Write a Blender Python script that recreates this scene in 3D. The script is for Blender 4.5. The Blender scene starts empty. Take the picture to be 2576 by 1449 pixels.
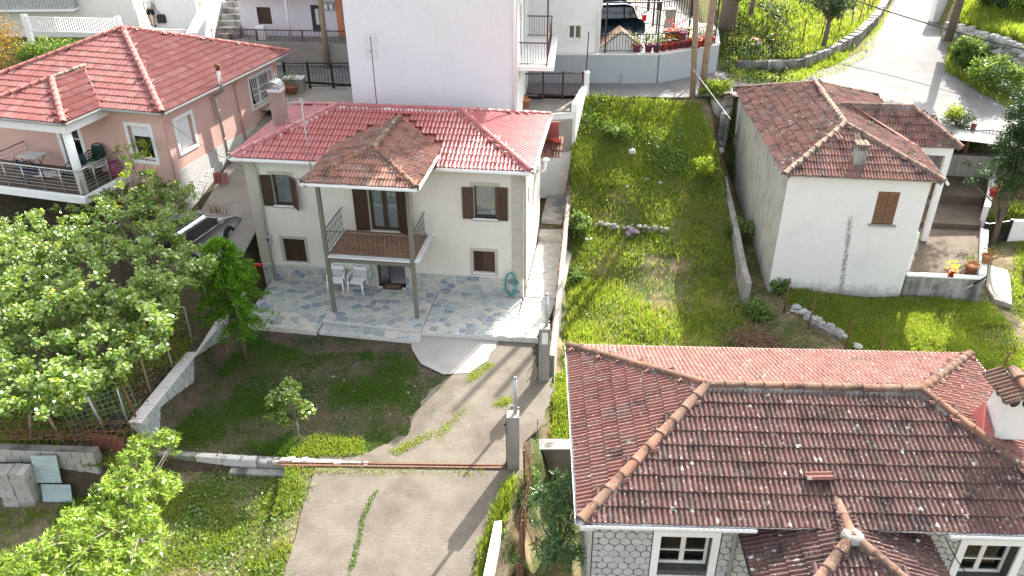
import bpy, bmesh, math, random
import numpy as np
from mathutils import Matrix, Vector
random.seed(7); rng = np.random.default_rng(7)
PI = math.pi
S = bpy.context.scene
COL = S.collection
V3 = Vector

# ---------------------------------------------------------------- camera, sky, sun, exposure
CAM_H, CAM_F, TH, RO = 14.5, 2000.0, math.radians(30.5), math.radians(-0.39)
_F = V3((0, math.cos(TH), -math.sin(TH))); _U0 = V3((0, math.sin(TH), math.cos(TH))); _R0 = V3((1, 0, 0))
_U = _U0 * math.cos(RO) - _R0 * math.sin(RO); _R = _R0 * math.cos(RO) + _U0 * math.sin(RO)
CAMP = V3((0, 0, CAM_H))
cd = bpy.data.cameras.new('camera'); cam = bpy.data.objects.new('camera', cd); COL.objects.link(cam)
cd.sensor_width = 36; cd.lens = 36 * CAM_F / 2576; cd.clip_end = 2000; cd.clip_start = .1
cam.matrix_world = Matrix(((_R.x, _U.x, -_F.x, 0), (_R.y, _U.y, -_F.y, 0), (_R.z, _U.z, -_F.z, CAM_H), (0, 0, 0, 1)))
S.camera = cam
world = bpy.data.worlds.new('World'); S.world = world; world.use_nodes = True
nt = world.node_tree; nt.nodes.clear()
sky = nt.nodes.new('ShaderNodeTexSky'); sky.sky_type = 'NISHITA'; sky.sun_disc = False
SUN_EL, SUN_AZ = math.radians(34.0), math.radians(29.5)      # azimuth clockwise from +Y
sky.sun_elevation = SUN_EL; sky.sun_rotation = SUN_AZ; sky.air_density = 1.0; sky.dust_density = 4.0; sky.ozone_density = 1.0
bg = nt.nodes.new('ShaderNodeBackground'); bg.inputs[1].default_value = 0.15
wo = nt.nodes.new('ShaderNodeOutputWorld'); hs = nt.nodes.new('ShaderNodeHueSaturation'); hs.inputs['Saturation'].default_value = .36
nt.links.new(sky.outputs[0], hs.inputs['Color']); nt.links.new(hs.outputs[0], bg.inputs[0]); nt.links.new(bg.outputs[0], wo.inputs[0])
sl = bpy.data.lights.new('sun', 'SUN'); sl.energy = 3.9; sl.angle = math.radians(.53); sl.color = (1, .955, .88)
so = bpy.data.objects.new('sun', sl); COL.objects.link(so)
_sd = V3((math.sin(SUN_AZ) * math.cos(SUN_EL), math.cos(SUN_AZ) * math.cos(SUN_EL), math.sin(SUN_EL)))
so.rotation_euler = (-_sd).to_track_quat('-Z', 'Y').to_euler(); so.location = _sd * 60
S.view_settings.view_transform = 'Standard'; S.view_settings.look = 'None'; S.view_settings.gamma = 1
S.view_settings.exposure = 2.12; S.view_settings.use_curve_mapping = False
S.render.engine = 'CYCLES'; S.cycles.max_bounces = 6; S.cycles.transparent_max_bounces = 12
S.cycles.diffuse_bounces = 3; S.cycles.caustics_reflective = False; S.cycles.caustics_refractive = False

# ---------------------------------------------------------------- helpers
def ray(px, py): return _F * CAM_F + _R * (px - 1288) - _U * (py - 724.5)
def at(px, py, z):
    """Ground point at height z seen along one sight line of the survey view."""
    d = ray(px, py); t = (z - CAM_H) / d.z; return CAMP + d * t
def aty(px, py, Y):
    d = ray(px, py); return CAMP + d * (Y / d.y)

class Fr:
    """A plan frame: origin, yaw; x to the right along a facade, y into the building."""
    def __init__(s, o, ang, z=0):
        s.o = V3((o[0], o[1], z)); s.a = ang; s.x = V3((math.cos(ang), math.sin(ang), 0)); s.y = V3((-math.sin(ang), math.cos(ang), 0))
        s.m = Matrix.Translation(s.o) @ Matrix.Rotation(ang, 4, 'Z')
    def W(s, x, y, z): return s.o + s.x * x + s.y * y + V3((0, 0, z))
    def L(s, p): q = V3(p) - s.o; return V3((q.dot(s.x), q.dot(s.y), q.z))
    def at(s, px, py, z): return s.L(at(px, py, z + s.o.z))
    def on(s, px, py, y=0):
        d = ray(px, py); p0 = s.o + s.y * y; t = (p0 - CAMP).dot(s.y) / d.dot(s.y); return s.L(CAMP + d * t)

def link(o, parent=None):
    COL.objects.link(o)
    if parent is not None: o.parent = parent
    return o
def tag(o, label=None, cat=None, group=None, kind=None):
    if label: o['label'] = label
    if cat: o['category'] = cat
    if group: o['group'] = group
    if kind: o['kind'] = kind
    return o
def thing(name, label, cat, loc=(0, 0, 0), rz=0, group=None):
    o = bpy.data.objects.new(name, None); o.empty_display_size = .2; o.location = loc; o.rotation_euler = (0, 0, rz); link(o)
    return tag(o, label, cat, group)
def copy_tree(o, parent=None):
    c = o.copy(); COL.objects.link(c); c.parent = parent
    for ch in list(o.children): copy_tree(ch, c)
    return c

def npmesh(name, v, faces, mat, smooth=False):
    """faces: list of int arrays, each (n,k)."""
    v = np.asarray(v, np.float32); me = bpy.data.meshes.new(name)
    faces = [np.asarray(f, np.int32) for f in faces if len(f)]
    nl = sum(f.size for f in faces); npoly = sum(len(f) for f in faces)
    me.vertices.add(len(v)); me.vertices.foreach_set('co', v.ravel())
    me.loops.add(nl); me.polygons.add(npoly)
    me.loops.foreach_set('vertex_index', np.concatenate([f.ravel() for f in faces]))
    tot = np.concatenate([np.full(len(f), f.shape[1], np.int32) for f in faces]); st = np.concatenate([[0], np.cumsum(tot)[:-1]]).astype(np.int32)
    me.polygons.foreach_set('loop_start', st)
    try: me.polygons.foreach_set('loop_total', tot)
    except Exception: pass
    if smooth: me.polygons.foreach_set('use_smooth', np.ones(npoly, bool))
    me.update(calc_edges=True)
    for m in (mat if isinstance(mat, (list, tuple)) else [mat]): me.materials.append(m)
    return me

class MB:
    """Collects shapes, builds ONE mesh object."""
    def __init__(s, m=None): s.v = []; s.f = []; s.fm = []; s.m = m; s.mi = 0; s.sm = []
    def add(s, vs, fs, smooth=False):
        b = len(s.v)
        s.v += [tuple(s.m @ V3(p)) if s.m is not None else tuple(p) for p in vs]
        s.f += [tuple(b + i for i in f) for f in fs]; s.fm += [s.mi] * len(fs); s.sm += [smooth] * len(fs)
        return s
    def box(s, x0, x1, y0, y1, z0, z1):
        return s.add([(x0, y0, z0), (x1, y0, z0), (x1, y1, z0), (x0, y1, z0), (x0, y0, z1), (x1, y0, z1), (x1, y1, z1), (x0, y1, z1)],
                     [(0, 3, 2, 1), (4, 5, 6, 7), (0, 1, 5, 4), (1, 2, 6, 5), (2, 3, 7, 6), (3, 0, 4, 7)])
    def cbox(s, x0, x1, y0, y1, z0, z1, b=.01):
        """box with chamfered vertical and top edges"""
        r0 = [(x0 + b, y0), (x1 - b, y0), (x1, y0 + b), (x1, y1 - b), (x1 - b, y1), (x0 + b, y1), (x0, y1 - b), (x0, y0 + b)]
        r1 = [(x0 + b, y0 + b)] * 1
        i0, i1, j0, j1 = x0 + b, x1 - b, y0 + b, y1 - b
        r2 = [(i0 + b * .3, j0), (i1 - b * .3, j0), (i1, j0 + b * .3), (i1, j1 - b * .3), (i1 - b * .3, j1), (i0 + b * .3, j1), (i0, j1 - b * .3), (i0, j0 + b * .3)]
        vs = [(x, y, z0) for x, y in r0] + [(x, y, z1 - b) for x, y in r0] + [(x, y, z1) for x, y in r2]
        fs = [tuple(range(7, -1, -1)), tuple(range(16, 24))]
        for k in (0, 8):
            for i in range(8): j = (i + 1) % 8; fs.append((k + i, k + j, k + 8 + j, k + 8 + i))
        return s.add(vs, fs)
    def obox(s, M, sx, sy, sz):
        """oriented box centred on matrix M"""
        old = s.m; s.m = M if old is None else old @ M; s.box(-sx / 2, sx / 2, -sy / 2, sy / 2, -sz / 2, sz / 2); s.m = old; return s
    def bar(s, a, b, w, h=None, up=(0, 0, 1)):
        a, b = V3(a), V3(b); h = h or w; d = b - a; L = d.length
        if L < 1e-6: return s
        d /= L; u = V3(up)
        if abs(d.dot(u)) > .98: u = V3((0, 1, 0))
        x = d.cross(u).normalized(); z = x.cross(d)
        vs = []
        for p in (a, b):
            for sx, sz in ((-1, -1), (1, -1), (1, 1), (-1, 1)): vs.append(p + x * (sx * w / 2) + z * (sz * h / 2))
        return s.add(vs, [(0, 1, 2, 3), (7, 6, 5, 4), (0, 4, 5, 1), (1, 5, 6, 2), (2, 6, 7, 3), (3, 7, 4, 0)])
    def tube(s, pts, r, n=8, caps=True, smooth=True):
        pts = [V3(p) for p in pts]; rs = r if isinstance(r, (list, tuple)) else [r] * len(pts)
        vs = []; fs = []; ref = None
        for i, p in enumerate(pts):
            d = (pts[min(i + 1, len(pts) - 1)] - pts[max(i - 1, 0)]).normalized()
            if ref is None or abs(ref.dot(d)) > .95:
                ref = V3((0, 0, 1)) if abs(d.z) < .9 else V3((1, 0, 0))
            x = d.cross(ref).normalized(); y = x.cross(d); ref = y
            for k in range(n): a = 2 * PI * k / n; vs.append(p + (x * math.cos(a) + y * math.sin(a)) * rs[i])
        for i in range(len(pts) - 1):
            for k in range(n): j = (k + 1) % n; fs.append((i * n + k, i * n + j, (i + 1) * n + j, (i + 1) * n + k))
        s.add(vs, fs, smooth)
        if caps:
            b = len(s.v) - len(vs); s.f.append(tuple(b + k for k in range(n - 1, -1, -1))); s.f.append(tuple(b + (len(pts) - 1) * n + k for k in range(n)))
            s.fm += [s.mi] * 2; s.sm += [False] * 2
        return s
    def lathe(s, prof, c=(0, 0, 0), n=14, smooth=True):
        vs = []; fs = []; c = V3(c)
        for r, z in prof:
            for k in range(n): a = 2 * PI * k / n; vs.append((c.x + r * math.cos(a), c.y + r * math.sin(a), c.z + z))
        for i in range(len(prof) - 1):
            for k in range(n): j = (k + 1) % n; fs.append((i * n + k, i * n + j, (i + 1) * n + j, (i + 1) * n + k))
        s.add(vs, fs, smooth)
        b = len(s.v) - len(vs)
        s.f.append(tuple(b + k for k in range(n - 1, -1, -1))); s.f.append(tuple(b + (len(prof) - 1) * n + k for k in range(n))); s.fm += [s.mi] * 2; s.sm += [False] * 2
        return s
    def sphere(s, c, r, n=10, m=6, sq=(1, 1, 1)):
        vs = []; fs = []
        for i in range(m + 1):
            t = PI * i / m
            for k in range(n): a = 2 * PI * k / n; vs.append((c[0] + r * sq[0] * math.sin(t) * math.cos(a), c[1] + r * sq[1] * math.sin(t) * math.sin(a), c[2] + r * sq[2] * math.cos(t)))
        for i in range(m):
            for k in range(n): j = (k + 1) % n; fs.append((i * n + k, (i + 1) * n + k, (i + 1) * n + j, i * n + j))
        return s.add(vs, fs, True)
    def poly(s, pts): return s.add(pts, [tuple(range(len(pts)))])
    def prism(s, pts2, z0, z1, M=None, bev=0):
        """extrude plan polygon (ccw) between z0 and z1; optional top bevel"""
        n = len(pts2); old = s.m
        if M is not None: s.m = M if old is None else old @ M
        cx = sum(p[0] for p in pts2) / n; cy = sum(p[1] for p in pts2) / n
        vs = [(p[0], p[1], z0) for p in pts2]
        if bev:
            vs += [(p[0], p[1], z1 - bev) for p in pts2]
            ins = []
            for p in pts2:
                d = math.hypot(p[0] - cx, p[1] - cy) or 1; k = max(0, 1 - 1.4 * bev / d); ins.append((cx + (p[0] - cx) * k, cy + (p[1] - cy) * k, z1))
            vs += ins; fs = [tuple(range(2 * n, 3 * n))]
            for l in (0, n):
                for i in range(n): j = (i + 1) % n; fs.append((l + i, l + j, l + n + j, l + n + i))
        else:
            vs += [(p[0], p[1], z1) for p in pts2]; fs = [tuple(range(n, 2 * n)), tuple(range(n - 1, -1, -1))]
            for i in range(n): j = (i + 1) % n; fs.append((i, j, n + j, n + i))
        s.add(vs, fs); s.m = old; return s
    def mesh(s, name, mat):
        me = bpy.data.meshes.new(name); me.from_pydata(s.v, [], s.f)
        for m in (mat if isinstance(mat, (list, tuple)) else [mat]): me.materials.append(m)
        if any(s.fm): me.polygons.foreach_set('material_index', s.fm)
        if any(s.sm): me.polygons.foreach_set('use_smooth', s.sm)
        me.update(); return me
    def build(s, name, mat, parent=None, loc=None, kind=None, M=None):
        o = bpy.data.objects.new(name, s.mesh(name, mat)); link(o, parent)
        if M is not None: o.matrix_local = M
        elif loc is not None: o.location = loc
        if kind: o['kind'] = kind
        return o

def facade(o, d):
    """matrix of a facade plane: x along d (left to right seen from outside), y into the wall, z up"""
    x = V3((d[0], d[1], 0)).normalized(); y = V3((-x.y, x.x, 0))
    return Matrix(((x.x, y.x, 0, o[0]), (x.y, y.y, 0, o[1]), (0, 0, 1, o[2] if len(o) > 2 else 0), (0, 0, 0, 1)))
def wall(mb, M, L, z0, z1, holes=(), t=.25, x0=0, ends=True, top=True):
    """wall with real openings, outer face at y=0, thickness t inward"""
    old = mb.m; mb.m = M if old is None else old @ M
    xs = sorted({x0, L, *[h[0] for h in holes], *[h[1] for h in holes]}); zs = sorted({z0, z1, *[h[2] for h in holes], *[h[3] for h in holes]})
    for a, b in zip(xs, xs[1:]):
        for c, d in zip(zs, zs[1:]):
            mx, mz = (a + b) / 2, (c + d) / 2
            if any(h[0] < mx < h[1] and h[2] < mz < h[3] for h in holes): continue
            mb.add([(a, 0, c), (b, 0, c), (b, 0, d), (a, 0, d)], [(0, 1, 2, 3)]); mb.add([(a, t, c), (b, t, c), (b, t, d), (a, t, d)], [(3, 2, 1, 0)])
    for h in holes:
        a, b, c, d = h[:4]
        mb.add([(a, 0, c), (b, 0, c), (b, t, c), (a, t, c)], [(0, 1, 2, 3)]); mb.add([(a, 0, d), (b, 0, d), (b, t, d), (a, t, d)], [(3, 2, 1, 0)])
        mb.add([(a, 0, c), (a, t, c), (a, t, d), (a, 0, d)], [(0, 1, 2, 3)]); mb.add([(b, 0, c), (b, t, c), (b, t, d), (b, 0, d)], [(3, 2, 1, 0)])
    if ends:
        for a, o in ((x0, 1), (L, 0)): mb.add([(a, 0, z0), (a, 0, z1), (a, t, z1), (a, t, z0)], [(0, 1, 2, 3) if o else (3, 2, 1, 0)])
    if top: mb.add([(x0, 0, z1), (L, 0, z1), (L, t, z1), (x0, t, z1)], [(0, 1, 2, 3)])
    mb.m = old

def clip_half(P, a, b, c):
    out = []; n = len(P)
    for i in range(n):
        p, q = P[i], P[(i + 1) % n]; dp = a * p[0] + b * p[1] - c; dq = a * q[0] + b * q[1] - c
        if dp <= 0: out.append(p)
        if dp * dq < 0: t = dp / (dp - dq); out.append((p[0] + t * (q[0] - p[0]), p[1] + t * (q[1] - p[1])))
    return out
def inset(P, d):
    n = len(P); out = P
    area = sum(P[i][0] * P[(i + 1) % n][1] - P[(i + 1) % n][0] * P[i][1] for i in range(n))
    sgn = 1 if area > 0 else -1
    for i in range(n):
        p, q = P[i], P[(i + 1) % n]; ex, ey = q[0] - p[0], q[1] - p[1]; L = math.hypot(ex, ey)
        if L < 1e-6: continue
        a, b = sgn * ey / L, -sgn * ex / L
        out = clip_half(out, a, b, a * p[0] + b * p[1] - d)
        if len(out) < 3: return []
    return out
def stones(poly, n, gap, sx=1.0, seed=0, jit=.9):
    """irregular flagstones filling a convex polygon: Voronoi cells cut back by the joint"""
    r = random.Random(seed); xs = [p[0] for p in poly]; ys = [p[1] for p in poly]
    w, h = max(xs) - min(xs), max(ys) - min(ys); cell = math.sqrt(w * h / n); cx, cy = cell * sx, cell / sx
    sites = []; j = 0; y = min(ys) - cy
    while y < max(ys) + cy:
        x = min(xs) - cx + (j % 2) * cx / 2
        while x < max(xs) + cx: sites.append((x + r.uniform(-.5, .5) * cx * jit, y + r.uniform(-.5, .5) * cy * jit)); x += cx
        y += cy; j += 1
    out = []
    for i, s0 in enumerate(sites):
        P = list(poly)
        for k, t in enumerate(sites):
            if k == i or abs(t[0] - s0[0]) > 3 * cx or abs(t[1] - s0[1]) > 3 * cy: continue
            dx, dy = t[0] - s0[0], (t[1] - s0[1]) * (sx * sx); mx, my = (t[0] + s0[0]) / 2, (t[1] + s0[1]) / 2
            P = clip_half(P, dx, dy, dx * mx + dy * my)
            if len(P) < 3: break
        if len(P) < 3: continue
        Q = inset(P, gap / 2)
        if len(Q) < 3: continue
        a = abs(sum(Q[q][0] * Q[(q + 1) % len(Q)][1] - Q[(q + 1) % len(Q)][0] * Q[q][1] for q in range(len(Q)))) / 2
        if a > .004: out.append(Q)
    return out
# ---------------------------------------------------------------- materials
class N:
    def __init__(s, name):
        s.m = bpy.data.materials.new(name); s.m.use_nodes = True; s.t = s.m.node_tree; s.t.nodes.clear()
        s.out = s.n('OutputMaterial'); s.geo = s.n('NewGeometry'); s.pos = s.geo.outputs['Position']
    def n(s, t, **k):
        o = s.t.nodes.new('ShaderNode' + t)
        for a, b in k.items(): setattr(o, a, b)
        return o
    def l(s, a, b): s.t.links.new(a, b)
    def set(s, sock, v):
        if hasattr(v, 'links') or hasattr(v, 'is_output'): s.l(v, sock)
        else: sock.default_value = (*v, 1) if isinstance(v, tuple) and len(v) == 3 and sock.type == 'RGBA' else v
    def mapv(s, scale=(1, 1, 1), src=None):
        m = s.n('Mapping'); s.l(src or s.pos, m.inputs[0]); m.inputs['Scale'].default_value = scale; return m.outputs[0]
    def noise(s, scale, det=4, rough=.6, v=None, dist=0):
        o = s.n('TexNoise'); s.l(v or s.pos, o.inputs['Vector']); o.inputs['Scale'].default_value = scale; o.inputs['Detail'].default_value = det
        o.inputs['Roughness'].default_value = rough; o.inputs['Distortion'].default_value = dist; return o.outputs[0]
    def vor(s, scale, v=None, feat='F1', out=0):
        o = s.n('TexVoronoi', feature=feat); s.l(v or s.pos, o.inputs['Vector']); o.inputs['Scale'].default_value = scale; return o.outputs[out]
    def ramp(s, f, lo, hi, a=0., b=1.):
        o = s.n('MapRange', clamp=True); s.set(o.inputs[0], f); o.inputs[1].default_value = lo; o.inputs[2].default_value = hi; o.inputs[3].default_value = a; o.inputs[4].default_value = b
        return o.outputs[0]
    def math(s, op, a, b=None):
        o = s.n('Math', operation=op); s.set(o.inputs[0], a)
        if b is not None: s.set(o.inputs[1], b)
        return o.outputs[0]
    def mix(s, f, a, b, bt='MIX'):
        o = s.n('Mix', data_type='RGBA', blend_type=bt); s.set(o.inputs[0], f); s.set(o.inputs[6], a); s.set(o.inputs[7], b); return o.outputs[2]
    def rnd(s, k=1.0):
        """a random number per object and per loose piece"""
        oi = s.n('ObjectInfo'); a = s.math('ADD', oi.outputs['Random'], s.geo.outputs['Random Per Island'])
        return s.math('FRACT', s.math('MULTIPLY', a, k * 7.31))
    def bump(s, h, strength, dist=.02):
        o = s.n('Bump'); o.inputs['Strength'].default_value = strength; o.inputs['Distance'].default_value = dist; s.l(h, o.inputs['Height']); return o.outputs[0]
    def bsdf(s, col, rough=.8, metal=0., spec=.3, bump=None):
        o = s.n('BsdfPrincipled'); s.set(o.inputs['Base Color'], col); s.set(o.inputs['Roughness'], rough); o.inputs['Metallic'].default_value = metal
        o.inputs['Specular IOR Level'].default_value = spec
        if bump is not None: s.l(bump, o.inputs['Normal'])
        s.l(o.outputs[0], s.out.inputs[0]); return o

def simple(name, col, rough=.6, metal=0., spec=.3, var=.12, scale=6., bump=0., bscale=40., rnd=0.):
    n = N(name); c = n.mix(n.ramp(n.noise(scale, 5), .3, .7), tuple(x * (1 - var) for x in col), tuple(min(1, x * (1 + var)) for x in col))
    if rnd: c = n.mix(1.0, c, n.mix(n.rnd(), (1 - rnd,) * 3, (1 + rnd,) * 3), 'MULTIPLY')
    b = n.bump(n.noise(bscale, 4), bump) if bump else None
    n.bsdf(c, rough, metal, spec, b); return n.m

def plaster(name, col, dirt, amount=.35, bump=.5, bscale=22., streak=True, lo=.5, hi=.8, bdist=.012):
    n = N(name); f = n.noise(1.3, 6, .65)
    c = n.mix(n.ramp(n.noise(5, 5), .3, .75), tuple(x * .95 for x in col), col)
    if streak: f = n.math('ADD', n.math('MULTIPLY', f, .5), n.math('MULTIPLY', n.noise(1.0, 5, .6, n.mapv((3.5, 3.5, .35))), .5))
    c = n.mix(n.ramp(f, lo, hi, 0, amount), c, dirt)
    n.bsdf(c, .9, 0, .15, n.bump(n.noise(bscale, 3, .7), bump, bdist)); return n.m

def tilemat(name, cols, lichen=0., dark=0., rough=.55, spec=.35, darkcol=(.035, .03, .027), lich=(.5, .49, .43), grain=0.):
    """fired clay: each tile its own tone, dark weathering and lichen spots"""
    n = N(name); r = n.rnd(); r2 = n.rnd(3.7)
    c = n.mix(n.ramp(r, .0, .6), cols[0], cols[1]); c = n.mix(n.ramp(r2, .65, 1.), c, cols[2])
    c = n.mix(n.ramp(n.noise(9, 5), .3, .75, 0, .45), c, tuple(x * .62 for x in cols[0]))
    if dark:
        f = n.math('ADD', n.noise(2.2, 6, .7), n.math('MULTIPLY', n.math('SUBTRACT', r2, .5), .10))
        f = n.math('ADD', f, n.math('MULTIPLY', n.math('SUBTRACT', n.noise(26, 4, .7), .5), .55))
        c = n.mix(n.ramp(f, .62 - dark * .22, .78 - dark * .12, 0, .88), c, darkcol)
        c = n.mix(n.ramp(n.noise(75, 3, .7), .55, .72, 0, .5), c, (.06, .05, .045))
    if lichen:
        v = n.vor(3.6); v2 = n.vor(9.)
        wob = n.math('MULTIPLY', n.math('SUBTRACT', n.noise(40, 3), .5), .09)
        gate = n.ramp(n.noise(1.9, 3), .47, .6)
        c = n.mix(n.math('MULTIPLY', n.math('MULTIPLY', n.ramp(n.math('ADD', v, wob), .19, .13), gate), lichen), c, lich)
        c = n.mix(n.math('MULTIPLY', n.ramp(n.math('ADD', v2, wob), .22, .16), lichen * .5), c, tuple(x * .75 for x in lich))
    n.bsdf(c, rough, 0, spec, n.bump(n.noise(70, 3), .25, .004)); return n.m

def leafmat(name, a, b, c, trans=.45, gloss=.08, rough=.4):
    n = N(name); r = n.rnd(); col = n.mix(n.ramp(r, 0, .6), a, b); col = n.mix(n.ramp(n.rnd(2.9), .75, 1), col, c)
    d = n.n('BsdfDiffuse'); n.l(col, d.inputs[0]); t = n.n('BsdfTranslucent')
    tc = n.mix(1.0, col, (1.5, 1.4, .6), 'MULTIPLY')
    n.l(tc, t.inputs[0])
    m1 = n.n('MixShader'); m1.inputs[0].default_value = trans; n.l(d.outputs[0], m1.inputs[1]); n.l(t.outputs[0], m1.inputs[2])
    g = n.n('BsdfGlossy'); g.inputs[0].default_value = (1, 1, 1, 1); g.inputs[1].default_value = rough
    m2 = n.n('MixShader'); m2.inputs[0].default_value = gloss; n.l(m1.outputs[0], m2.inputs[1]); n.l(g.outputs[0], m2.inputs[2])
    n.l(m2.outputs[0], n.out.inputs[0]); return n.m

def glassmat(name, tint=(.9, .93, .93), refl=.08):
    n = N(name); t = n.n('BsdfTransparent'); t.inputs[0].default_value = (*tint, 1); g = n.n('BsdfGlossy'); g.inputs[1].default_value = .03
    fr = n.n('Fresnel'); fr.inputs[0].default_value = 1.5; m = n.n('MixShader'); n.l(n.math('ADD', fr.outputs[0], refl), m.inputs[0])
    n.l(t.outputs[0], m.inputs[1]); n.l(g.outputs[0], m.inputs[2]); n.l(m.outputs[0], n.out.inputs[0]); return n.m

def groundmat(name, soil, soil2, grass, g0=.45, g1=.6, gscale=.9, pebble=.0, straw=None):
    n = N(name); c = n.mix(n.ramp(n.noise(3.5, 6, .65), .35, .7), soil, soil2)
    if straw: c = n.mix(n.ramp(n.noise(1.1, 5), .5, .66, 0, .8), c, straw)
    c = n.mix(n.ramp(n.noise(22, 4), .45, .7, 0, .45), c, tuple(x * .55 for x in soil))
    f = n.math('ADD', n.noise(gscale, 5, .6), n.math('MULTIPLY', n.math('SUBTRACT', n.noise(9, 4), .5), .4))
    c = n.mix(n.ramp(f, g0, g1, 0, .85), c, n.mix(n.noise(30, 3), tuple(x * .6 for x in grass), grass))
    if pebble:
        v = n.vor(9); c = n.mix(n.math('MULTIPLY', n.ramp(v, .16, .1), n.ramp(n.noise(1.6, 2), .5, .6, 0, pebble)), c, (.5, .49, .46))
        v = n.vor(23); c = n.mix(n.math('MULTIPLY', n.ramp(v, .2, .13), pebble * .8), c, (.42, .41, .38))
    n.bsdf(c, .95, 0, .1, n.bump(n.noise(18, 5, .7), .8, .05)); return n.m

def concrete(name, a, b, stain, speck=.5, amount=.6, lines=None):
    n = N(name); c = n.mix(n.ramp(n.noise(1.4, 6, .65), .32, .7), a, b)
    c = n.mix(n.ramp(n.noise(.55, 5, .6, None, .6), .5, .72, 0, amount), c, stain)
    c = n.mix(n.ramp(n.noise(38, 5, .75), .5, .72, 0, .35), c, tuple(x * .6 for x in a))
    v = n.vor(26); c = n.mix(n.math('MULTIPLY', n.ramp(v, .2, .12), n.ramp(n.noise(2.1, 3), .42, .62, 0, speck)), c, (.55, .54, .5))
    if lines:
        w = n.n('TexWave', wave_type='BANDS', bands_direction='Y'); n.l(n.pos, w.inputs[0]); w.inputs['Scale'].default_value = lines; w.inputs['Distortion'].default_value = 2.; w.inputs['Detail'].default_value = 3
        c = n.mix(n.ramp(w.outputs[1], .0, .35, .18, 0), c, tuple(x * .62 for x in a))
    n.bsdf(c, .92, 0, .15, n.bump(n.noise(30, 5, .7), .5, .02)); return n.m

def stonemat(name, cols, bump=.5, veins=.3):
    """each stone takes one of several tones"""
    n = N(name); r = n.rnd(); c = cols[0]; k = len(cols)
    for i in range(1, k): c = n.mix(n.ramp(r, i / k - .004, i / k + .004), c, cols[i])
    c = n.mix(n.ramp(n.noise(7, 6, .7), .3, .75, 0, .5), c, n.mix(n.rnd(2.3), (.34, .33, .3), (.2, .22, .24)))
    c = n.mix(n.ramp(n.noise(24, 5, .7, n.mapv((1, 3, 2))), .55, .75, 0, veins), c, (.42, .4, .36))
    n.bsdf(c, .75, 0, .25, n.bump(n.noise(14, 6, .7), bump, .02)); return n.m

T = {}
T['cream'] = plaster('cream_render', (.66, .62, .55), (.4, .38, .34), .25, 1.0, 26., bdist=.02)
T['beige'] = simple('beige_trim', (.40, .375, .31), .85, var=.05, scale=3, bump=.15)
T['white_paint'] = plaster('white_paint', (.78, .775, .75), (.42, .41, .38), .25, .2, 30)
T['white_metal'] = simple('white_metal', (.78, .78, .77), .4, var=.03)
T['rosedark'] = plaster('weathered_rose_render', (.36, .25, .22), (.18, .13, .12), .6, .6, 18, lo=.4, hi=.65)
T['pink'] = plaster('pink_render', (.62, .40, .34), (.45, .30, .26), .3, .3, 30)
T['bluewhite'] = plaster('pale_blue_white_render', (.70, .705, .715), (.52, .5, .45), .4, .25, 20, lo=.52, hi=.75)
T['greywall'] = plaster('blue_grey_render', (.36, .385, .39), (.46, .47, .46), .4, .3, 18)
T['oldwhite'] = plaster('old_whitewash', (.74, .72, .68), (.45, .42, .38), .3, .4, 14)
def _front():
    n = N('old_whitewash_front'); tc = n.n('TexCoord'); sp = n.n('SeparateXYZ'); n.l(tc.outputs['Object'], sp.inputs[0]); X_, Z_ = sp.outputs[0], sp.outputs[2]
    c = n.mix(n.ramp(n.noise(1.2, 6, .65), .5, .8, 0, .3), (.74, .72, .68), (.48, .45, .40)); c = n.mix(n.ramp(n.noise(4, 5), .4, .7, 0, .12), c, (.5, .5, .5))
    wob = n.math('MULTIPLY', n.math('SUBTRACT', n.noise(7, 5, .7), .5), .22)
    dx = n.math('ABSOLUTE', n.math('ADD', n.math('SUBTRACT', X_, n.math('ADD', 2.29, n.math('MULTIPLY', n.math('SUBTRACT', 2.66, Z_), .085))), wob))
    f = n.math('MULTIPLY', n.ramp(dx, .11, .03), n.math('MULTIPLY', n.ramp(Z_, 2.85, 2.5), n.ramp(n.noise(16, 5, .7), .36, .56)))
    c = n.mix(n.math('MULTIPLY', f, .85), c, (.13, .13, .14))
    zz = n.math('ADD', Z_, n.math('MULTIPLY', n.math('SUBTRACT', n.noise(3, 5, .7), .5), .9)); c = n.mix(n.ramp(zz, .12, -.35, 0, .75), c, (.20, .19, .165))
    n.bsdf(c, .9, 0, .15, n.bump(n.noise(14, 3, .7), .4, .012)); return n.m
T['oldfront'] = _front()
T['rubble'] = plaster('rough_lime_render', (.50, .48, .43), (.22, .19, .16), .75, 1.2, 11, lo=.47, hi=.66, bdist=.04)
T['offwhite'] = plaster('offwhite_render', (.66, .65, .60), (.45, .44, .4), .3, .3, 20)
T['lilac'] = plaster('pale_lilac_render', (.60, .575, .595), (.4, .37, .37), .25, .2, 20)
T['concrete_wall'] = plaster('bare_concrete', (.33, .31, .28), (.12, .11, .1), .7, .8, 16, lo=.45, hi=.68)
T['mossy'] = plaster('mossy_concrete', (.36, .35, .32), (.07, .07, .06), .9, .9, 12, lo=.42, hi=.6)
T['brown_wood'] = simple('dark_brown_wood', (.052, .032, .021), .5, var=.25, scale=14)
T['brown_wood_open'] = simple('brown_wood', (.085, .05, .03), .5, var=.25, scale=14)
T['old_shutter'] = simple('faded_brown_wood', (.20, .105, .06), .7, var=.25, scale=20)
T['post'] = simple('grey_brown_metal', (.17, .155, .13), .5, var=.06)
T['rail'] = simple('grey_rail_paint', (.14, .13, .115), .5, var=.1)
T['steel'] = simple('stainless_steel', (.5, .49, .46), .3, metal=.8, var=.1)
T['galv'] = simple('galvanised_steel', (.42, .43, .43), .45, metal=.4, var=.15)
T['rust'] = simple('rusty_iron', (.16, .075, .045), .85, var=.45, scale=25, bump=.4)
T['black_iron'] = simple('black_iron', (.02, .02, .022), .5, var=.2)
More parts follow.
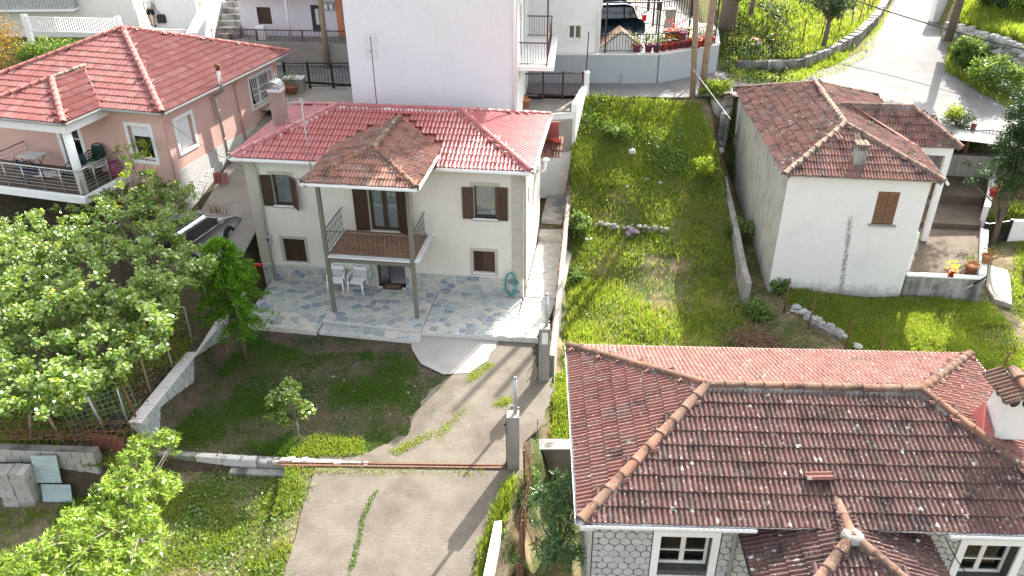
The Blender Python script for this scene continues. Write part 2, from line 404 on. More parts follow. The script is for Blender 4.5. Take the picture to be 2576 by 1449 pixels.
T['brown_iron'] = simple('brown_iron', (.085, .045, .04), .5, var=.2)
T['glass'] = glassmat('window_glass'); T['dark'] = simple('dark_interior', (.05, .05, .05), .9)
T['marble'] = simple('white_marble', (.62, .62, .61), .35, var=.08, scale=3)
T['lace'] = None
def _lace():
    n = N('lace_curtain'); v = n.vor(38); f = n.ramp(v, .25, .55)
    c = n.mix(n.ramp(n.noise(16, 3, .6, n.mapv((1, 1, .15))), .3, .7), (.55, .57, .60), (.85, .86, .88)); d = n.n('BsdfDiffuse'); n.l(c, d.inputs[0])
    t = n.n('BsdfTransparent'); m = n.n('MixShader'); n.set(m.inputs[0], n.math('MULTIPLY', f, .4)); n.l(d.outputs[0], m.inputs[1]); n.l(t.outputs[0], m.inputs[2]); n.l(m.outputs[0], n.out.inputs[0]); return n.m
T['lace'] = _lace()
T['deckwood'] = None
def _deck():
    n = N('balcony_boards'); r = n.rnd(); c = n.mix(r, (.20, .105, .055), (.33, .18, .10)); c = n.mix(n.ramp(n.noise(5, 6, .7, n.mapv((1, 12, 1))), .35, .7, 0, .6), c, (.12, .06, .035))
    n.bsdf(c, .55, 0, .3); return n.m
T['deckwood'] = _deck()
T['tile_red'] = tilemat('glazed_red_clay', ((.31, .075, .07), (.38, .10, .092), (.35, .125, .115)), 0, 0, .3, .55)
T['tile_pink'] = tilemat('rose_clay', ((.20, .062, .056), (.25, .09, .08), (.28, .145, .13)), .0, .1, .5, .2)
T['tile_old'] = tilemat('weathered_clay', ((.19, .088, .074), (.235, .118, .1), (.21, .135, .115)), .7, .28, .95, .04)
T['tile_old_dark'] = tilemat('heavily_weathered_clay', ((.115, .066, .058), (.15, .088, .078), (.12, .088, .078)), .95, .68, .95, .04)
T['tile_porch'] = tilemat('old_porch_clay', ((.25, .115, .085), (.29, .16, .125), (.26, .195, .16)), .4, .6, .95, .04)
T['tile_barn'] = tilemat('grey_brown_clay', ((.20, .10, .085), (.25, .14, .115), (.22, .17, .145)), .95, .8, .95, .04, lich=(.42, .42, .37))
T['ridge_red'] = simple('red_ridge_clay', (.30, .085, .075), .35, var=.12, rnd=.1, spec=.5)
T['ridge_pink'] = simple('rose_ridge_clay', (.32, .105, .085), .45, var=.15, rnd=.15)
T['ridge_old'] = tilemat('old_ridge_clay', ((.20, .105, .07), (.15, .10, .075), (.28, .135, .09)), .5, .7, .95, .05)
T['ridge_barn'] = tilemat('barn_ridge_clay', ((.28, .20, .15), (.20, .14, .105), (.32, .235, .175)), .8, .7, .95, .05)
T['mortar'] = plaster('grey_mortar', (.22, .205, .185), (.06, .055, .05), .8, 1.0, 20, streak=False, lo=.42, hi=.6)
T['mortar_white'] = plaster('pale_mortar', (.58, .55, .54), (.35, .33, .33), .4, .6, 20, streak=False)
T['joint'] = simple('pale_grout', (.56, .54, .49), .9, var=.15, scale=10, bump=.3)
T['flag'] = stonemat('slate_flagstone', [(.42, .435, .40), (.52, .49, .43), (.33, .37, .36), (.48, .48, .44), (.22, .26, .31), (.58, .53, .44), (.39, .42, .385), (.29, .31, .31)])
T['flag_pale'] = stonemat('pale_flagstone', [(.50, .475, .43), (.55, .52, .465), (.47, .455, .42), (.52, .48, .42)], .3, .2)
T['plinth'] = stonemat('slate_plinth_stone', [(.34, .37, .355), (.46, .44, .39), (.16, .20, .27), (.40, .42, .40), (.48, .45, .39), (.29, .33, .315), (.46, .46, .43)])
T['wallstone'] = stonemat('garden_wall_stone', [(.30, .335, .335), (.34, .36, .35), (.25, .29, .30), (.37, .37, .345)])
T['hexstone'] = stonemat('pale_cut_stone', [(.50, .48, .455), (.47, .455, .43), (.52, .5, .47), (.45, .435, .42)], .3, .15)
T['joint_dark'] = simple('dark_grout', (.085, .075, .072), .9)
T['rubblestone'] = stonemat('field_stone', [(.34, .33, .30), (.4, .39, .36), (.28, .27, .25), (.45, .44, .4)])
T['block'] = stonemat('concrete_block', [(.37, .35, .31), (.41, .39, .35), (.33, .315, .28), (.43, .41, .37)], .4, .2)
T['brick_white'] = stonemat('whitewashed_brick', [(.66, .64, .59), (.62, .60, .56), (.69, .67, .62)], .3, .1)
T['driveway'] = concrete('driveway_concrete', (.118, .102, .080), (.17, .15, .122), (.085, .064, .05), .6, .8, lines=3.2)
T['yardslab'] = concrete('pale_slab_concrete', (.30, .285, .26), (.37, .35, .325), (.23, .22, .205), .3, .5)
T['road'] = concrete('worn_asphalt', (.145, .142, .137), (.195, .19, .183), (.105, .103, .1), .2, .5)
T['court'] = concrete('court_concrete', (.24, .22, .19), (.31, .285, .25), (.16, .14, .12), .3, .6)
T['terrace'] = concrete('terrace_concrete', (.105, .082, .06), (.15, .122, .092), (.07, .054, .04), .6, .7)
T['lot'] = groundmat('rough_grass_ground', (.17, .125, .075), (.24, .18, .11), (.055, .09, .022), .38, .56, .8, 0, (.32, .245, .15))
T['lawn'] = groundmat('front_lawn_ground', (.19, .145, .10), (.26, .2, .14), (.06, .10, .025), .42, .6, .9)
T['yard'] = groundmat('yard_ground', (.075, .055, .038), (.125, .098, .070), (.025, .05, .012), .44, .62, .8, .55)
T['garden'] = groundmat('garden_soil', (.06, .048, .032), (.10, .08, .05), (.03, .05, .014), .5, .66, .8)
T['bank'] = groundmat('grassy_bank_ground', (.13, .10, .055), (.2, .15, .085), (.10, .14, .03), .36, .56, .7)
T['grass'] = leafmat('grass_blades', (.125, .205, .035), (.205, .285, .05), (.38, .34, .17), .5, .0)
T['grass_dark'] = leafmat('short_grass_blades', (.045, .125, .018), (.08, .175, .025), (.16, .17, .05), .4, .0)
T['leaf_quince'] = leafmat('round_leaves', (.10, .185, .03), (.165, .26, .045), (.36, .38, .10), .40, .05)
T['leaf_long'] = leafmat('long_leaves', (.15, .25, .028), (.22, .33, .04), (.34, .40, .07), .40, .03)
T['leaf_conifer'] = leafmat('conifer_sprays', (.04, .125, .014), (.09, .21, .02), (.24, .36, .03), .3, .0)
T['leaf_lemon'] = leafmat('citrus_leaves', (.08, .155, .018), (.16, .25, .03), (.40, .42, .09), .4, .05)
T['leaf_oleander'] = leafmat('oleander_leaves', (.03, .085, .016), (.05, .12, .02), (.09, .16, .035), .25, .05)
T['leaf_weed'] = leafmat('weed_leaves', (.075, .145, .03), (.13, .21, .045), (.22, .28, .08), .42, .02)
T['leaf_dark'] = leafmat('dark_evergreen_leaves', (.016, .045, .010), (.03, .065, .016), (.07, .10, .04), .15, .02)
T['leaf_orange'] = leafmat('russet_leaves', (.22, .13, .03), (.28, .17, .04), (.13, .14, .02), .4, .02)
T['leaf_olive'] = leafmat('grey_green_leaves', (.035, .07, .03), (.06, .095, .042), (.13, .15, .09), .2, .02)
T['leaf_lime'] = leafmat('lime_leaves', (.18, .27, .02), (.26, .33, .035), (.12, .2, .02), .45, .02)
T['flower_red'] = leafmat('red_petals', (.5, .04, .03), (.6, .08, .05), (.3, .03, .05), .3, .0)
T['flower_lilac'] = leafmat('lilac_petals', (.35, .25, .42), (.45, .35, .5), (.5, .42, .5), .3, .0)
T['flower_yellow'] = leafmat('yellow_petals', (.7, .6, .03), (.75, .65, .1), (.5, .5, .05), .3, .0)
T['bark'] = simple('bark', (.12, .095, .07), .95, var=.4, scale=20, bump=.8, bscale=30)
T['bark_pale'] = simple('pale_bark', (.24, .21, .17), .95, var=.35, scale=20, bump=.6, bscale=30)
T['twig'] = simple('dry_twigs', (.20, .12, .075), .95, var=.3, scale=20)
T['pole_wood'] = simple('weathered_pole_wood', (.25, .185, .13), .9, var=.3, scale=9, bump=.5, bscale=25)
T['terracotta'] = simple('terracotta', (.48, .20, .10), .8, var=.15, rnd=.15)
T['red_plastic'] = simple('red_plastic', (.5, .055, .03), .45, var=.1, rnd=.2)
T['purple_plastic'] = simple('purple_plastic', (.30, .06, .12), .45, var=.1, rnd=.2)
T['white_plastic'] = simple('white_plastic', (.80, .80, .80), .35, var=.02, spec=.4)
T['blue_plastic'] = simple('navy_plastic', (.025, .045, .085), .45)
T['green_plastic'] = simple('dark_green_plastic', (.012, .05, .032), .4)
T['hose'] = simple('teal_hose', (.03, .30, .26), .4)
T['black_rubber'] = simple('black_rubber', (.02, .02, .02), .7)
T['mat'] = simple('brown_coir', (.10, .06, .045), .95, var=.3, scale=60)
T['mat_in'] = simple('tan_coir', (.20, .13, .09), .95, var=.3, scale=60)
T['carblue'] = simple('dark_blue_car_paint', (.012, .028, .045), .2, metal=.3, spec=.6, var=.05)
T['carsilver'] = simple('silver_car_paint', (.42, .44, .46), .25, metal=.1, spec=.6, var=.03)
T['carglass'] = simple('dark_car_glass', (.012, .016, .02), .08, spec=.8)
T['chrome'] = simple('alloy', (.6, .6, .6), .3, metal=.8)
T['tail'] = simple('red_lens', (.4, .02, .02), .2)
T['globe'] = simple('white_glass_globe', (.85, .85, .82), .25, var=.02)
T['skin'] = simple('skin', (.42, .25, .18), .6, var=.05); T['hair'] = simple('dark_hair', (.025, .018, .014), .7)
T['shirt'] = simple('white_cotton', (.68, .68, .65), .9, var=.06); T['shorts'] = simple('black_cotton', (.02, .02, .022), .9)
T['bagblack'] = simple('black_bag', (.03, .027, .025), .6, var=.2)
T['corrug'] = simple('pale_green_sheet', (.36, .43, .41), .5, var=.12, scale=5)
T['rustsheet'] = simple('rusty_red_sheet', (.20, .075, .05), .8, var=.35, scale=12)
T['stain'] = simple('dark_soot', (.10, .10, .10), .95, var=.3, scale=25)
T['moss'] = simple('moss_green', (.06, .10, .02), .95, var=.35, scale=25, bump=.8)
T['plastic_sheet'] = simple('white_scrap', (.75, .75, .74), .5)
T['curtain_tan'] = simple('tan_curtain', (.62, .5, .32), .9, var=.15, scale=30)
T['curtain_white'] = simple('white_curtain', (.8, .8, .77), .9, var=.1, scale=20)
T['cable'] = simple('black_cable', (.03, .03, .03), .7)
# ---------------------------------------------------------------- ground
def xw(y): return np.interp(y, [14, 16.9, 23.2, 25], [-10.45, -10.08, -9.25, -9.0])          # garden wall, left
def xr(y): return np.interp(y, [8, 12, 15.9, 19.6, 22, 32], [-.6, -.35, .35, 1.15, 1.5, 2.55])  # boundary wall, right
_kb = [at(*p, 4.1) for p in ((1850, 168), (1925, 166), (2000, 160), (2080, 135), (2150, 108), (2195, 70), (2232, 15), (2243, -60), (2248, -200))]
def kerb_y(x): return np.interp(x, [p.x for p in _kb], [p.y for p in _kb])
def road_z(x, y): return 3.98 + .035 * np.clip(y - 38, 0, 60) - .105 * np.clip(x - 9.5, 0, 12) * np.clip((43 - y) / 9, 0, 1)
def drive_z(y): return np.interp(y, [8, 12, 16.1, 22], [-1.05, -.74, -.40, -.17])
LOTY = [8, 16.2, 20, 24, 26.0, 26.4, 28, 30, 32, 34.15, 36.5, 45, 60, 90]
LOTZ = [-1.0, -.95, -.9, -.7, -.5, -.2, .35, 1.5, 2.7, 3.95, 4.0, 4.5, 5.5, 7.5]
def G(x, y):
    x = np.asarray(x, float); y = np.asarray(y, float)
    z = np.interp(y, LOTY, LOTZ)
    r = np.clip((x - 8.6) / 1.2, 0, 1); zr = np.interp(y, [8, 16, 22, 25, 31, 33, 34.2], [-1.1, -.75, -.42, -.30, .2, .6, 2.6])
    z = np.where(y < 34.2, z * (1 - r) + zr * r, z)
    z = z + .07 * np.sin(x * 1.7 + y * .6) * np.cos(y * 1.3) * (x > xr(y)) * (y < 33)
    z = np.where((x > xr(y) + .35) & (y < 17.15), np.where(x < 11.5, -2.0, -1.1), z)
    inside = (x > xw(y)) & (x < xr(y))
    z = np.where(inside & (y < 22.6), np.interp(y, [16.2, 22], [-.43, -.19]), z)
    z = np.where(inside & (y >= 22.6) & (y < 33.5), -.12, z)
    z = np.where((x > .3) & inside & (y > 28.5), .3, z)
    low = (y < 16.25) & (x < xr(y) + .1)
    z = np.where(low, -.80 - .02 * (16.2 - y), z)
    z = np.where((x > -6.1) & (x < xr(y)) & (y < 16.35), drive_z(y) - .06, z)
    left = (x <= xw(y))
    z = np.where(left & (y >= 15.4) & (y < 24.5), np.interp(y, [15, 17.5, 24.5], [.05, .3, .85]), z)
    z = np.where(left & (y < 15.45), -.85, z)
    z = np.where((x < -9.6) & (y >= 24.5), np.interp(y, [24.5, 26, 29, 31, 34.5, 38, 46, 60], [.85, 1.15, 2.1, 2.75, 3.8, 4.05, 4.7, 5.5]), z)
    z = np.where((x >= -9.6) & (x < 2.6) & (y >= 31.8) & (y < 36), 3.7, z)
    z = np.where((x > 9) & (y > 34.2), road_z(x, y) - .06, z)
    z = np.where((x < 12) & (y > 36) & (y < 43), np.minimum(z, road_z(x, y) - .06), z)
    orch = (x > 9.5) & (x < _kb[-1].x) & (y > kerb_y(x)) & (y > 38)
    z = np.where(orch, 4.35 + np.clip((y - kerb_y(x)) * .32, 0, 1.9) + np.clip((y - kerb_y(x) - 6) * .05, 0, 3), z)
    rb = (x > 21) & (y > 38)
    _rx = at(2385, 100, 4.2); _ry = at(2576, 165, 4.1)
    ey = np.interp(x, [_rx.x - .6, _rx.x, _ry.x, _ry.x + 12], [_rx.y + 12, _rx.y, _ry.y, _ry.y - 3])
    ln = [at(*p, 4.4) for p in ((2385, 100), (2372, 60), (2392, 0), (2402, -70), (2410, -200))]; xl = np.interp(y, [p.y for p in ln], [p.x for p in ln])
    z = np.where((x > xl) & (y > ey), 5.0 + np.clip((y - ey) * .12, 0, 3), z)
    return z
def G1(x, y): return float(G(x, y))
def onG(px, py):
    d = ray(px, py); t = 6.0 / d.length; p = CAMP + d * t
    while p.z > G1(p.x, p.y) and t * d.length < 120: t += .06 / d.length; p = CAMP + d * t
    return p

def grid_ground():
    xs = np.concatenate([[-300, -120, -60, -42], np.arange(-34, 44.01, .3), [60, 120, 300]])
    ys = np.concatenate([[-120, -40, -5, 3], np.arange(6, 64.01, .3), [75, 95, 140, 300]])
    X, Y = np.meshgrid(xs, ys); Z = G(X, Y); nx, ny = len(xs), len(ys)
    v = np.stack([X, Y, Z], -1).reshape(-1, 3)
    i = np.arange(nx * ny).reshape(ny, nx); f = np.stack([i[:-1, :-1], i[:-1, 1:], i[1:, 1:], i[1:, :-1]], -1).reshape(-1, 4)
    me = npmesh('ground', v, [f], [T['lot'], T['lawn'], T['yard'], T['garden'], T['bank']], True)
    c = v[f].mean(1); x, y = c[:, 0], c[:, 1]; mi = np.zeros(len(f), np.int32)
    ins = (x > xw(y)) & (x < xr(y)); mi[ins & (y < 25)] = 2; mi[(y < 16.3) & (x < xr(y))] = 1; mi[(x <= xw(y)) & (y > 15.2)] = 3; mi[y > 36] = 4
    me.polygons.foreach_set('material_index', mi)
    o = bpy.data.objects.new('ground', me); link(o); o['kind'] = 'structure'; return o
grid_ground()

def ragged(pts, step=.35, amp=.08, seed=1):
    r = random.Random(seed); out = []
    for i in range(len(pts)):
        a, b = V3(pts[i][:2]), V3(pts[(i + 1) % len(pts)][:2]); n = max(1, int((b - a).length / step))
        for k in range(n): p = a.lerp(b, k / n); out.append((p.x + r.uniform(-amp, amp), p.y + r.uniform(-amp, amp)))
    return out
def sheet(name, pts, zf, mat, cell=.5, kind='structure', smooth=True):
    bm = bmesh.new(); f = bm.faces.new([bm.verts.new((p[0], p[1], 0)) for p in pts])
    if f.normal.z < 0 or f.calc_area() and sum(pts[i][0] * pts[(i + 1) % len(pts)][1] - pts[(i + 1) % len(pts)][0] * pts[i][1] for i in range(len(pts))) < 0: f.normal_flip()
    for ax in (0, 1):
        lo, hi = min(p[ax] for p in pts), max(p[ax] for p in pts); c = lo + cell
        while c < hi:
            n = V3((1, 0, 0)) if ax == 0 else V3((0, 1, 0))
            bmesh.ops.bisect_plane(bm, geom=bm.verts[:] + bm.edges[:] + bm.faces[:], plane_co=n * c, plane_no=n); c += cell
    bmesh.ops.triangulate(bm, faces=[f for f in bm.faces if len(f.verts) > 4])
    bmesh.ops.recalc_face_normals(bm, faces=bm.faces)
    for v in bm.verts: v.co.z = zf(v.co.x, v.co.y)
    for f in bm.faces:
        f.normal_update()
        if f.normal.z < 0: f.normal_flip()
        f.smooth = smooth
    me = bpy.data.meshes.new(name); bm.to_mesh(me); bm.free(); me.materials.append(mat)
    o = bpy.data.objects.new(name, me); link(o)
    if kind: o['kind'] = kind
    return o
def P2(z, *pp): return [tuple(at(x, y, z)[:2]) for x, y in pp]

def flush(P): return [(x, 15.97) if y < 16.42 else (x, y) for x, y in P]
# driveway below the kerb line, and the worn slab above it
dl = P2(-.42, (798, 1160), (1290, 1162)); dn = P2(-.74, (1205, 1449)); 
sheet('driveway', ragged([dl[0], tuple(at(775, 1240, -.5)[:2]), tuple(at(745, 1340, -.62)[:2]), tuple(at(712, 1455, -.75)[:2]), (-5.9, 10.5), (-.9, 10.5), tuple(at(1180, 1449, -.75)[:2]), tuple(at(1225, 1330, -.62)[:2]), (.12, 15.6), (.3, 16.0), (.3, 16.5), (-5.2, 16.55)], .4, .03, 3),
      lambda x, y: float(drive_z(min(y, 16.1))) - .012 - .012 * max(0, y - 16.1), T['driveway'])
sheet('yard_pavement', flush(ragged(P2(-.35, (805, 1154), (900, 1138), (985, 1112), (1020, 1092), (1050, 1030), (1105, 968), (1165, 935), (1215, 912), (1235, 858), (1345, 860), (1349, 930), (1388, 960), (1378, 1050), (1296, 1152)), .22, .1, 5)),
      lambda x, y: float(np.interp(y, [16.0, 22], [-.398, -.165])), T['driveway'])
sheet('pale_slab', ragged(P2(-.2, (1038, 833), (1036, 880), (1060, 915), (1115, 940), (1180, 935), (1225, 905), (1262, 850)), .3, .04, 6),
      lambda x, y: float(np.interp(y, [16.0, 22], [-.385, -.15])), T['yardslab'])
# road
R0 = at(-300, 300, 4)
rp = [(-22, 39.3), (-10.3, 37.1), (-3, 35.6), (3.3, 34.35), (8.2, 34.1), (11.5, 34.6), (15.6, 31.6), (19.5, 31.0), (23, 30.6), (36, 30.5), (46, 33)]
rp += [tuple(at(*p, 4.05)[:2]) for p in ((2700, 195), (2576, 172), (2480, 150), (2415, 128), (2385, 100), (2370, 60), (2390, 0), (2400, -70))]
rp += [tuple(at(*p, 4.2)[:2]) for p in ((2262, -70), (2250, 10), (2215, 70), (2170, 118), (2090, 150), (2000, 172), (1930, 178), (1850, 160), (1800, 118), (1760, 90))]
rp += [tuple(at(*p, 4.05)[:2]) for p in ((1700, 130), (1740, 190), (1600, 205), (1490, 206), (1320, 200))]
rp += [(-3, 38.2), (-10, 39.9), (-22, 42.2)]
sheet('road', ragged(rp, .8, .06, 8), lambda x, y: float(road_z(x, y)) + .03, T['road'], 1.0)
# verge of dry grass along the kerb is grown later
# concrete court behind the houses and behind the white gate
sheet('court', [(-11.2, 33.2), (-6.0, 33.0), (-6.0, 36.2), (-10.6, 37.0)], lambda x, y: 3.86 + .02 * (y - 33), T['court'], 1.0)
# alley ramp between the pink house and the cream house
sheet('alley', [(-12.2, 25.2), (-9.7, 25.2), (-8.6, 33.3), (-11.0, 33.5)], lambda x, y: float(np.interp(y, [24.5, 26, 29, 31, 34.5], [.87, 1.19, 2.14, 2.8, 3.83])), T['court'], .6)

def ground_root(name, F=None):
    o = thing(name, None, None, F.o if F else (0, 0, 0), F.a if F else 0); o['kind'] = 'structure'; return o
MH = Fr((.30, 24.0), -.145)       # frame of the cream house: x to the right along its front, y into it
# patio: slab with individual flagstones, in the house frame
pat = ground_root('patio', MH)
pm = MB()
PAT = [([(-9.05, -2.98), (-6.42, -3.03), (-6.42, -.02), (-9.2, -.02)], 0.0, 74, 1.15), ([(-6.40, -2.42), (-2.98, -2.60), (-2.98, -.02), (-6.40, -.02)], .035, 92, 1.1),
       ([(-6.35, -2.98), (-2.95, -3.06), (-2.95, -2.62), (-6.35, -2.44)], -.07, 17, 1.2), ([(-2.95, -2.62), (.05, -2.55), (.05, -.02), (-2.95, -.02)], 0.0, 84, 1.1)]
for P, z, n, sx in PAT: pm.prism(P, z - .25, z - .012)
pm.build('grout', T['joint'], pat)
for q, (P, z, n, sx) in enumerate(PAT):
    for Q in stones(P, n, .036, sx, 11 + q):
        r = random.uniform(-.004, .004); MB().prism(Q, z - .04, z + .008 + r, bev=.012).build('flagstone', T['flag'], pat)
# pale paved path up the right side, in three levels with steps
pth = ground_root('path', MH)
ppm = MB(); PTH = [([(.07, -2.55), (.98, -2.5), (1.28, -.02), (.12, -.02)], 0.0, 14), ([(.14, 0), (1.3, 0), (1.62, 4.35), (.14, 4.35)], .03, 42), ([(.14, 4.35), (1.62, 4.35), (1.68, 5.35), (.14, 5.35)], .28, 8), ([(.14, 5.35), (1.68, 5.35), (1.8, 7.9), (.14, 7.9)], .52, 18)]
for P, z, n in PTH: ppm.prism(P, z - .45, z - .012)
ppm.build('bed', T['joint'], pth)
for q, (P, z, n) in enumerate(PTH):
    for Q in stones(P, n, .02, 1.05, 31 + q, .6): MB().prism(Q, z - .04, z + .004, bev=.006).build('paving_stone', T['flag'] if q == 3 else T['flag_pale'], pth)
# ---------------------------------------------------------------- roofs
def tile_shape(kind):
    if kind == 'roman':     # two rolls per tile
        w, e, lip, t = .274, .334, .032, .026; pr = []
        for k in (0, .137):
            for x, h in ((0, 0), (.016, .004), (.03, .028), (.052, .050), (.078, .058), (.104, .049), (.124, .024)): pr.append((x + k, h))
        pr.append((.274, 0))
    elif kind == 'pink':
        w, e, lip, t = .25, .345, .034, .026; pr = []
        for k in (0, .125):
            for x, h in ((0, 0), (.022, .006), (.042, .032), (.070, .043), (.098, .030)): pr.append((x + k, h))
        pr.append((.25, 0))
    else:                   # interlocking flat tile with a broad ribbed and a round roll
        w, e, lip, t = .207, .335, .038, .032
        pr = [(0, .0), (.014, .003), (.025, .032), (.044, .037), (.063, .034), (.075, .005), (.098, .0), (.114, .006), (.132, .034), (.148, .040), (.165, .030), (.180, .004), (.207, .0)]
    n = len(pr); vs = []
    for x, h in pr: vs.append((x - w / 2, -.035, h * .9 + lip - t))
    for x, h in pr: vs.append((x - w / 2, -.035, h + lip))
    for x, h in pr: vs.append((x - w / 2, -.035, h + lip))
    for x, h in pr: vs.append((x - w / 2, e + .03, h + .004))
    fs = []
    for l in (0, 2 * n):
        for i in range(n - 1): fs.append((l + i, l + i + 1, l + n + i + 1, l + n + i))
    return w, e, np.array(vs, np.float32), np.array(fs, np.int32)

def cap_shape(r0=.105, r1=.088, L=.40, t=.018, n=7, flat=.8):
    vs = []; fs = []; m = n + 1
    for y, r in ((0, r0 - t), (0, r0 + .014), (.045, r0 + .012), (.055, r0), (L + .05, r1)):
        for k in range(n + 1): a = PI * (-.08 + 1.16 * k / n); vs.append((r * math.cos(a), y, r * flat * math.sin(a)))
    for q in range(4):
        for k in range(n): fs.append((q * m + k, q * m + k + 1, (q + 1) * m + k + 1, (q + 1) * m + k))
    return vs, fs
ALLROOFS = []
class Roof:
    """Faces of interlocking tiles laid on a deck; the tiles that show largest are objects, the rest one mesh."""
    def __init__(s, root, F, kind, mat, jitter=0., limit=300, name='roof', deckmat=None, seed=1):
        s.root, s.F, s.kind, s.mat, s.jit, s.limit = root, F, kind, mat, jitter, limit
        s.w, s.e, s.tv, s.tf = tile_shape(kind); s.M = []; s.deck = MB(); s.name = name; s.deckmat = deckmat or T['beige']; s.r = random.Random(seed); s.faces = []
    def face(s, pts, off=0., skip=None, thick=.05, mat=None):
        """pts: eave left, eave right, then up and round (house frame)"""
        p = [V3(q) for q in pts]; A, B = p[0], p[1]; u = (B - A).normalized()
        n = V3((0, 0, 0))
        for i in range(len(p)): a, b = p[i], p[(i + 1) % len(p)]; n += a.cross(b)
        n = -n.normalized() if n.z < 0 else n.normalized(); v = n.cross(u).normalized()
        poly = [((q - A).dot(u), (q - A).dot(v)) for q in p]
        s.deck.add([q - n * .012 for q in p], [tuple(range(len(p)))]); s.deck.add([q - n * (.012 + thick) for q in p], [tuple(range(len(p) - 1, -1, -1))])
        k = len(p); dv = [q - n * .012 for q in p] + [q - n * (.012 + thick) for q in p]; s.deck.add(dv, [(i, k + i, k + (i + 1) % k, (i + 1) % k) for i in range(k)])
        xs = [q[0] for q in poly]; ys = [q[1] for q in poly]
        def inside(x, y):
            c = False; j = len(poly) - 1
            for i in range(len(poly)):
                xi, yi = poly[i]; xj, yj = poly[j]
                if (yi > y) != (yj > y) and x < (xj - xi) * (y - yi) / (yj - yi) + xi: c = not c
                j = i
            return c
        rows = int(max(ys) / s.e) + 1; R = Matrix(((u.x, v.x, n.x, 0), (u.y, v.y, n.y, 0), (u.z, v.z, n.z, 0), (0, 0, 0, 1)))
        x0 = min(xs) + ((max(xs) - min(xs)) % s.w) / 2 + off
        for r in range(rows):
            yv = r * s.e; x = x0 - s.w * 1.5
            while x < max(xs) + s.w:
                yc = yv + s.e * .45
                if inside(x, yc) or (inside(x - s.w * .35, yc) and inside(x - s.w * .35, yc - .05)) or inside(x + s.w * .35, yc):
                    if not (skip and skip(x, yc)):
                        loc = A + u * x + v * yv
                        M = Matrix.Translation(loc) @ R
                        if s.jit: M = M @ Matrix.Rotation(s.r.gauss(0, s.jit), 4, 'Z') @ Matrix.Rotation(s.r.gauss(0, s.jit * .7), 4, 'Y') @ Matrix.Translation((s.r.gauss(0, s.jit * .15), s.r.gauss(0, s.jit * .4), abs(s.r.gauss(0, s.jit * .25))))
                        s.M.append((M, n, mat or s.mat))
                x += s.w
    def caps(s, a, b, mat, r=.105, start=0, L=.37, mort=None, mw=.17, lift=.02, name='ridge_tile'):
        """half-round cap tiles from the low end a to the high end b, bedded in mortar"""
        a, b = V3(a), V3(b); d = b - a; n = max(1, round(d.length / L)); st = d.length / n; d.normalize(); x = d.cross(V3((0, 0, 1))).normalized(); z = x.cross(d)
        vs, fs = cap_shape(r, r * .85, st)
        me = bpy.data.meshes.new(name); me.from_pydata(vs, [], fs); me.materials.append(mat); me.polygons.foreach_set('use_smooth', [True] * len(fs))
        R = Matrix(((x.x, d.x, z.x, 0), (x.y, d.y, z.y, 0), (x.z, d.z, z.z, 0), (0, 0, 0, 1)))
        for i in range(n):
            o = bpy.data.objects.new(name, me); link(o, s.obj)
            j = s.jit * 1.5
            o.matrix_local = Matrix.Translation(a + d * (st * i) + z * lift) @ R @ Matrix.Rotation(.045 + s.r.gauss(0, j * .5), 4, 'X') @ Matrix.Rotation(s.r.gauss(0, j), 4, 'Z')
        if mort:
            m = MB(); k = max(2, int(d.length * (b - a).length / .22 / d.length)); L2 = (b - a).length; prev = None; rr = s.r
            for i in range(k + 1):
                c = a + d * (L2 * i / k); w0 = mw * rr.uniform(.82, 1.18); w1 = mw * rr.uniform(.82, 1.18); h = .055 * rr.uniform(.8, 1.2)
                ring = [c - x * w0 - z * .11, c - x * w0 * .75 + z * (h * .15 - .03), c - x * r * .8 + z * h, c + x * r * .8 + z * h, c + x * w1 * .75 + z * (h * .15 - .03), c + x * w1 - z * .11]
                if prev: m.add(prev + ring, [(q, q + 1, 7 + q, 6 + q) for q in range(5)])
                prev = ring
            m.build('ridge_mortar', mort, s.obj)
    def begin(s):
        s.obj = s.deck.build(s.name, s.deckmat, s.root); return s.obj
    def finish(s, tname='roof_tile'):
        cl = s.F.L(CAMP); key = []
        for i, (M, n, _) in enumerate(s.M):
            q = cl - M.translation; c = n.dot(q) / q.length; key.append((max(c, 0) / q.length_squared * (1 if True else 0), i))
        key.sort(reverse=True); top = [i for k, i in key[:s.limit] if k > 0]; ts = set(top)
        mes = {}
        for i in top:
            mt = s.M[i][2]
            if mt.name not in mes: mes[mt.name] = npmesh(tname, s.tv, [s.tf], mt, s.kind != 'flat')
            o = bpy.data.objects.new(tname, mes[mt.name]); link(o, s.obj); o.matrix_local = s.M[i][0]
        for mt in {q[2] for q in s.M}:
            rest = [s.M[i][0] for i in range(len(s.M)) if i not in ts and s.M[i][2] is mt]
            if not rest: continue
            mm = np.array([[list(r) for r in m] for m in rest], np.float32); V = np.einsum('mij,nj->mni', mm[:, :3, :3], s.tv) + mm[:, None, :3, 3]
            f = (s.tf[None] + (np.arange(len(rest)) * len(s.tv))[:, None, None]).reshape(-1, 4)
            o = bpy.data.objects.new('roof_tiles', npmesh('roof_tiles', V.reshape(-1, 3), [f], mt, s.kind != 'flat')); link(o, s.obj); o['kind'] = 'stuff'
